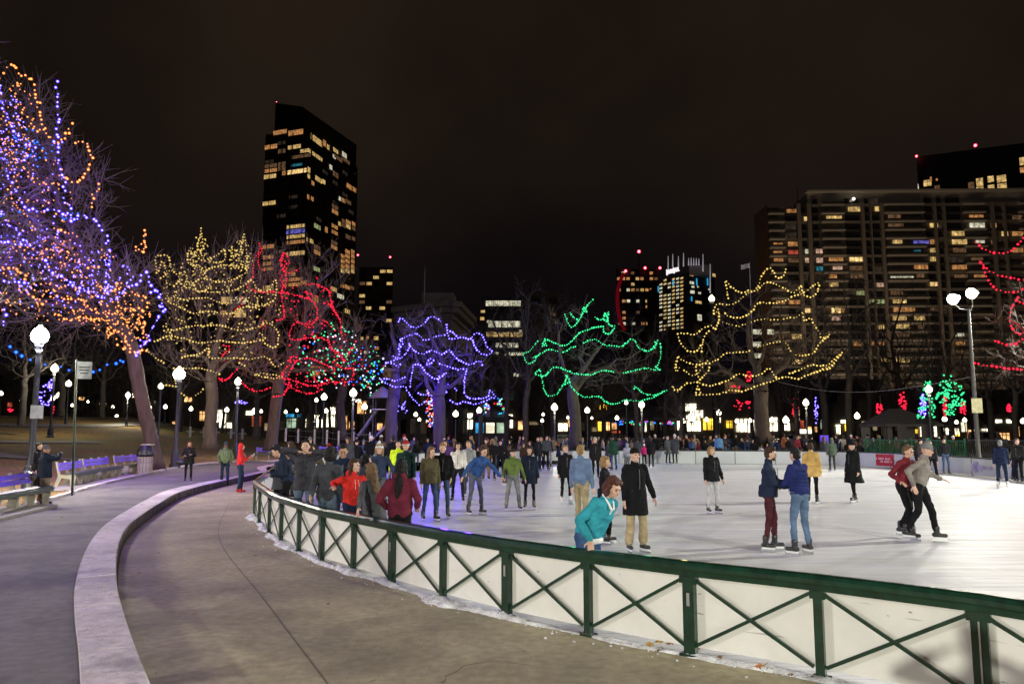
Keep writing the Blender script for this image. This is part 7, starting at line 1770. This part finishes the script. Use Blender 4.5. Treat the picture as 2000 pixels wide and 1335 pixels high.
person('skater in a long mustard yellow coat behind the puffer jacket', **at_feet(1592, 984, onice), face=150, h=1.70, det=2, hair=('brown', 'short'), top=('mustard', (.50, .33, .11)), kind='coat', hem=-.20, legs=BLACK, slim=.85, feet=[(-.08, .15), (.18, -.05)])
person('person in a grey green parka far off by the boards, back turned', **at_feet(1627, 921, onice), face=175, h=1.68, det=1, hat=('hood', None), top=('parka', (.06, .085, .06)), kind='jacket', hem=-.15, legs=('dkgrey', (.03, .035, .035)))
person('woman in a swinging black cloak facing left on the ice', **at_feet(1667, 981, onice), face=-70, h=1.72, det=2, hair=('blond', 'short'), hat=('beanie', ('blk', (.01, .01, .01))), top=('cloak', (.010, .012, .012)), kind='cloak', legs=BLACK, slim=.8, feet=[(-.05, .12), (.10, -.06)])
person('skater in a maroon sweater and black trousers striding at the right', **at_feet(1772, 1052, onice), face=30, h=1.80, det=2, hair=('lightbrown', 'short'), top=('maroon2', (.16, .02, .03)), kind='sweater', legs=BLACK, lean=(10, 0), feet=[(-.12, -.20), (.14, .22, .03)], hands=[(-.4, -.2, 1.1), (.35, .1, .95)], shoes='skate')
person('skater in a grey knitted sweater and black trousers striding beside the maroon one', **at_feet(1806, 1056, onice), face=50, h=1.86, det=2, hair=('brown', 'short'), hat=('beanie', ('gry', (.2, .2, .2))), top=('greyknit', (.22, .20, .18)), kind='sweater', legs=('blk6', (.010, .010, .012)), lean=(14, 0), feet=[(-.14, .26, .03), (.12, -.18)], hands=[(-.35, .05, 1.0), (.4, -.25, 1.1)], shoes='skate')
person('dark dressed skater bending forward behind the striding pair', **at_feet(1822, 941, onice), face=-40, h=1.70, det=1, top=('dk7', (.02, .022, .025)), kind='jacket', legs=BLACK, lean=(22, 0), feet=[(-.2, .1), (.22, -.1)])
person('skater in black crouching low beyond the striding pair', **at_feet(1792, 928, onice), face=40, h=1.66, det=1, top=('dk8', (.025, .02, .02)), kind='jacket', legs=BLACK, lean=(16, 0), hair=('black', 'short'))
person('person in black with blue jeans leaning back against the boards at the right', **at_feet(1848, 927, onice), face=-8, h=1.66, det=1, hair=('brown', 'short'), top=('dk9', (.012, .012, .014)), kind='jacket', legs=JEANS, slim=.85, lean=(-6, 0))
person('person in a navy hooded jacket with white skates near the right edge, back turned', **at_feet(1960, 954, onice), face=150, h=1.70, det=1, hair=('grey', 'short'), top=('navy9', (.015, .022, .055)), kind='jacket', hem=-.10, legs=DKJ, shoes='skate_white', feet=[(-.14, 0), (.16, -.04)])
person('person in a yellow green jacket bending near the right edge', **at_feet(1978, 939, onice), face=60, h=1.60, det=1, hair=('brown', 'short'), top=('limey', (.38, .42, .10)), kind='jacket', legs=NAVY, lean=(18, 0))
person('person in dark clothes cut off by the right edge', **at_feet(1993, 943, onice), face=-60, h=1.72, det=1, top=('dk10', (.02, .02, .02)), kind='jacket', legs=BLACK, hair=('lightbrown', 'short'))
person('child in a pink jacket with a white hat far out on the ice', **at_feet(1259, 912, onice), face=180, h=1.28, det=1, hat=('beanie', ('whitehat', (.75, .72, .75))), top=('pink', (.55, .03, .16)), kind='jacket', legs=BLACK)
person('person in a black coat right of the child in pink', **at_feet(1272, 914, onice), face=160, h=1.66, det=1, top=('dk11', (.012, .012, .014)), kind='coat', hem=-.2, legs=BLACK, slim=.8)
person('person in a long grey coat at the far boards, left one of a pair', **at_feet(1304, 906, onice), face=30, h=1.70, det=1, top=('gc1', (.07, .08, .075)), kind='coat', legs=BLACK, slim=.8, hair=('grey', 'short'))
person('person in grey coat and light cap at the far boards, right of a pair', **at_feet(1319, 907, onice), face=-30, h=1.82, det=1, top=('gc2', (.05, .055, .055)), kind='coat', legs=BLACK, slim=.8, hat=('beanie', ('lg', (.5, .5, .5))))
person('person in a pale blue grey hooded jacket left of the child in pink', **at_feet(1226, 925, onice), face=-160, h=1.45, det=1, hat=('hood', None), top=('lav', (.24, .25, .32)), kind='jacket', legs=GREY)
person('person in a black coat next to a blond friend beyond the navy coat', **at_feet(1050, 920, onice), face=20, h=1.72, det=1, top=('dk12', (.012, .014, .018)), kind='coat', hem=-.2, legs=NAVY)
person('blond woman in black with a white scarf beyond the navy coat', **at_feet(1057, 917, onice), face=-10, h=1.70, det=1, hair=('blond', 'long'), top=('dk13', (.014, .014, .016)), kind='jacket', legs=BLACK, shirt=('white_cotton', (.75, .75, .75)))
person('person in navy jacket and grey trousers skating away near the white skates', **at_feet(1072, 914, onice), face=140, h=1.74, det=1, top=('nv2', (.012, .02, .05)), kind='jacket', legs=('gr3', (.25, .27, .28)), feet=[(-.2, .1), (.2, -.1)])
person('person with a cream hat in a black coat behind the denim jacket', **at_D(1162, 34), face=0, h=1.74, det=1, hat=('beanie', ('crm', (.5, .42, .3))), top=('dk14', (.012, .012, .012)), kind='coat', hem=-.2, legs=BLACK)
person('skater in black with wide stance right of the denim jacket', **at_feet(1197, 908, onice), face=-20, h=1.70, det=1, top=('dk15', (.014, .014, .014)), kind='jacket', legs=('blk7', (.012, .012, .012)), feet=[(-.2, 0), (.24, 0)])
person('person in a bright blue jacket leaning over the far boards', **at_D(1404, 51.6, 0), face=170, h=1.80, det=1, top=('sky', (.10, .22, .42)), kind='jacket', legs=DKJ, puff=1.25)
# ---- left side on the path
p = at_feet(84, 984, UP); lp = person('person in a dark padded coat and cap reaching an arm out towards the green pole', **p, face=150, h=1.52, det=2, skin='m', hair=('grey', 'short'), hat=('beanie', ('greycap', (.10, .10, .13))), top=('nightblue', (.012, .018, .035)), kind='coat', hem=-.16, legs=('taupe', (.16, .13, .10)), slim=1.2, shoes='boot', puff=1.42, hands=[local(A(117, 886, p['y'] + .1), p['x'], p['y'], UP, 150), (.36, -.10, .80)], feet=[(-.14, 0), (.12, .04)], twist=-10)
person('second person in black mostly hidden behind the lamp post at the left', **at_feet(67, 968, UP), face=100, h=1.56, det=1, hair=('black', 'short'), top=('dk16', (.012, .012, .016)), kind='coat', hem=-.1, legs=BLACK, shoes='boot')
person('red haired woman in a black coat with a shoulder bag standing on the upper path', **at_feet(367, 938, UP), face=20, h=1.50, det=2, hair=('red', 'long'), top=('dk17', (.012, .011, .013)), kind='coat', hem=-.22, legs=BLACK, slim=.85, shoes='boot', hands=[(-.18, -.2, 1.12), (.12, -.26, 1.16)])
q = G(357, 928, UP); tag(B().ball((0, 0, .58), (.2, .09, .14), 12, 8).tube([(-.12, 0, .65), (-.02, .0, 1.08), (.1, 0, .66)], .012, 6).obj('handbag', bgm, None, (q.x + .02, q.y - .35, UP), smooth=True), 'black handbag at the hip of the red haired woman', 'bag')
person('man with a knitted cap in a grey green jacket standing in the sunken plaza', **at_feet(438, 947, 0), face=20, h=1.66, det=2, skin='d', hair=('black', 'short'), hat=('beanie', ('darkknit', (.05, .05, .06))), top=('sage', (.10, .13, .07)), kind='hoodie', legs=DKJ, shoes='shoe', puff=1.1, hands=[(-.22, -.16, .98), (.22, -.16, .98)])
rr_ = at_feet(466, 961, 0); rp_ = person('person in a bright red hoodie with the hood up looking at a phone', **rr_, face=100, h=1.68, det=2, hair=None, hat=('hood', None), top=('scarlet', (.50, .025, .03)), kind='hoodie', legs=('navy_jeans', (.02, .03, .07)), shoes='red', hands=[(-.08, -.30, 1.22), (.10, -.34, 1.28)], slim=.9)
wq = Matrix.Rotation(R(100), 3, 'Z') @ (rp_['wr'][1] + Vector((0, -.11, .04))) + Vector((rr_['x'], rr_['y'], 0))
tag(B().box((0, 0, 0), (.012, .075, .14)).obj('phone', mat('phone_glow', (.3, .3, .3), emit=(.7, .8, .9), es=.5), None, wq, (0, .5, .2)), 'lit phone in the hands of the person in the red hoodie', 'phone')
# ---- spectators beyond the ice: every one an individual
cols_ = [('black', (.010, .010, .012)), ('dark navy', (.012, .018, .045)), ('charcoal', (.04, .04, .045)), ('dark brown', (.045, .028, .018)), ('slate blue', (.05, .08, .16)), ('olive', (.06, .06, .025)), ('wine red', (.12, .015, .025)), ('grey', (.14, .14, .145)), ('beige', (.35, .27, .17)), ('off white', (.5, .48, .44)), ('dull orange', (.35, .12, .04)), ('dark green', (.015, .05, .03)), ('purple', (.07, .03, .14)), ('tan', (.24, .16, .09))]
wts = [14, 9, 8, 4, 2, 2, 1.5, 4, 1, 1, .6, 1.5, .8, 1]
hats_ = [None] * 6 + [('white', (.5, .5, .5)), ('red', (.22, .02, .02)), ('grey', (.15, .15, .15)), ('black', (.01, .01, .01)), ('blue', (.02, .035, .10))]
used = set(); rc = random.Random(99)
def places(px):
    for x, s_ in ((560, 'behind the hugging couple'), (640, 'beyond the charcoal fleece'), (700, 'beyond the slide fence'), (760, 'left of the first blue trunk'), (810, 'between the two blue trunks'), (860, 'before the thick blue trunk'), (905, 'right of the thick blue trunk'), (960, 'below the lit kiosk'), (1030, 'left of the green lit trunk'), (1090, 'near the lamp by green trunk'), (1130, 'by the green lit trunk'), (1190, 'right of the green lit trunk'), (1250, 'below the bandstand'), (1300, 'left of the grey coated pair'), (1350, 'right of the grey coated pair'), (1400, 'below the brightest shops'), (1450, 'right of the bright blue jacket'), (1500, 'by the yellow lit trunk'), (1550, 'above the puffer jacket'), (1600, 'left of the violet panel'), (1660, 'right of the violet panel'), (1700, 'left of the red banner'), (1800, 'behind the green railing'), (1900, 'near the floodlight mast'), (2100, 'behind the mesh fence')):
        if px < x: return s_
def crowd(n, x0, x1, D0_, D1_, z=0., hr=(1.5, 1.82), fc=None):
    for i in range(n):
        px = x0 + (x1 - x0) * (i + rc.uniform(.1, .9)) / n; D_ = rc.uniform(D0_, D1_)
        for _ in range(60):
            c = rc.choices(cols_, wts)[0]; ht_ = rc.choice(hats_); hr_ = rc.choice(['black', 'brown', 'blond', 'lightbrown', 'brown']); kd = rc.choice(['jacket', 'jacket', 'coat', 'hoodie'])
            facing = fc if fc is not None else rc.choice(['facing us', 'side view', 'back turned'])
            lb = f"{'small ' if False else ''}spectator in {c[0]} {kd}, " + (f"{ht_[0]} hat" if ht_ else {'lightbrown': 'light brown'}.get(hr_, hr_) + ' hair') + f", {facing}, {places(px)}"
            if lb not in used: break
        used.add(lb)
        fa_ = {'facing us': rc.uniform(-30, 30), 'side view': rc.choice([-90, 90]) + rc.uniform(-20, 20), 'back turned': 180 + rc.uniform(-30, 30)}[facing]
        q = at_D(px, D_, z)
        person(lb, **q, face=fa_, h=rc.uniform(1.1, 1.4) if rc.random() < .13 else rc.uniform(hr[0], hr[1] + .04), lean=(rc.choice([0, 0, 4, 10, 18]), rc.uniform(-6, 6)), det=0, skin=rc.choice('lllmd'), hair=(hr_, rc.choice(['short', 'long', 'short'])), hat=('beanie', ht_) if ht_ else None, top=c, kind=kd, hem=-.2 if kd == 'coat' else None, legs=rc.choice([BLACK, DKJ, JEANS, GREY]), shoes='shoe' if z == 0. else 'skate', group='spectators and skaters beyond the ice', puff=rc.uniform(1, 1.2), hands=rc.choice([None, None, [(-.2, -.25, 1.1), (.2, -.25, 1.1)]]))
crowd(34, 1325, 1725, 52, 54.5); crowd(24, 1310, 1720, 55.5, 59, hr=(1.65, 1.9)); crowd(10, 1725, 1870, 50, 53); crowd(14, 1130, 1325, 53, 57)
crowd(16, 690, 1130, 52, 56); crowd(12, 800, 1100, 38, 46, .006); crowd(8, 690, 800, 30, 40, .006); crowd(5, 1150, 1250, 40, 46, .006); crowd(5, 560, 690, 24, 32, .006); crowd(4, 860, 1000, 27, 34, .006)
crowd(10, 900, 1330, 60, 70)
# ---- two people behind the camera whose shadows fall on the white panels
person('taller person standing just behind the camera, casting a shadow on the near panels', .05, -.95, UP, 168, 1.78, 1, top=('ph1', (.04, .04, .05)), kind='jacket', legs=DKJ, shoes='shoe', hands=[(-.16, -.30, 1.50), (.16, -.30, 1.50)])
person('shorter person beside the one behind the camera, casting the second shadow', 1.05, -.75, UP, 168, 1.60, 1, top=('ph2', (.05, .03, .03)), kind='coat', legs=BLACK, shoes='shoe')
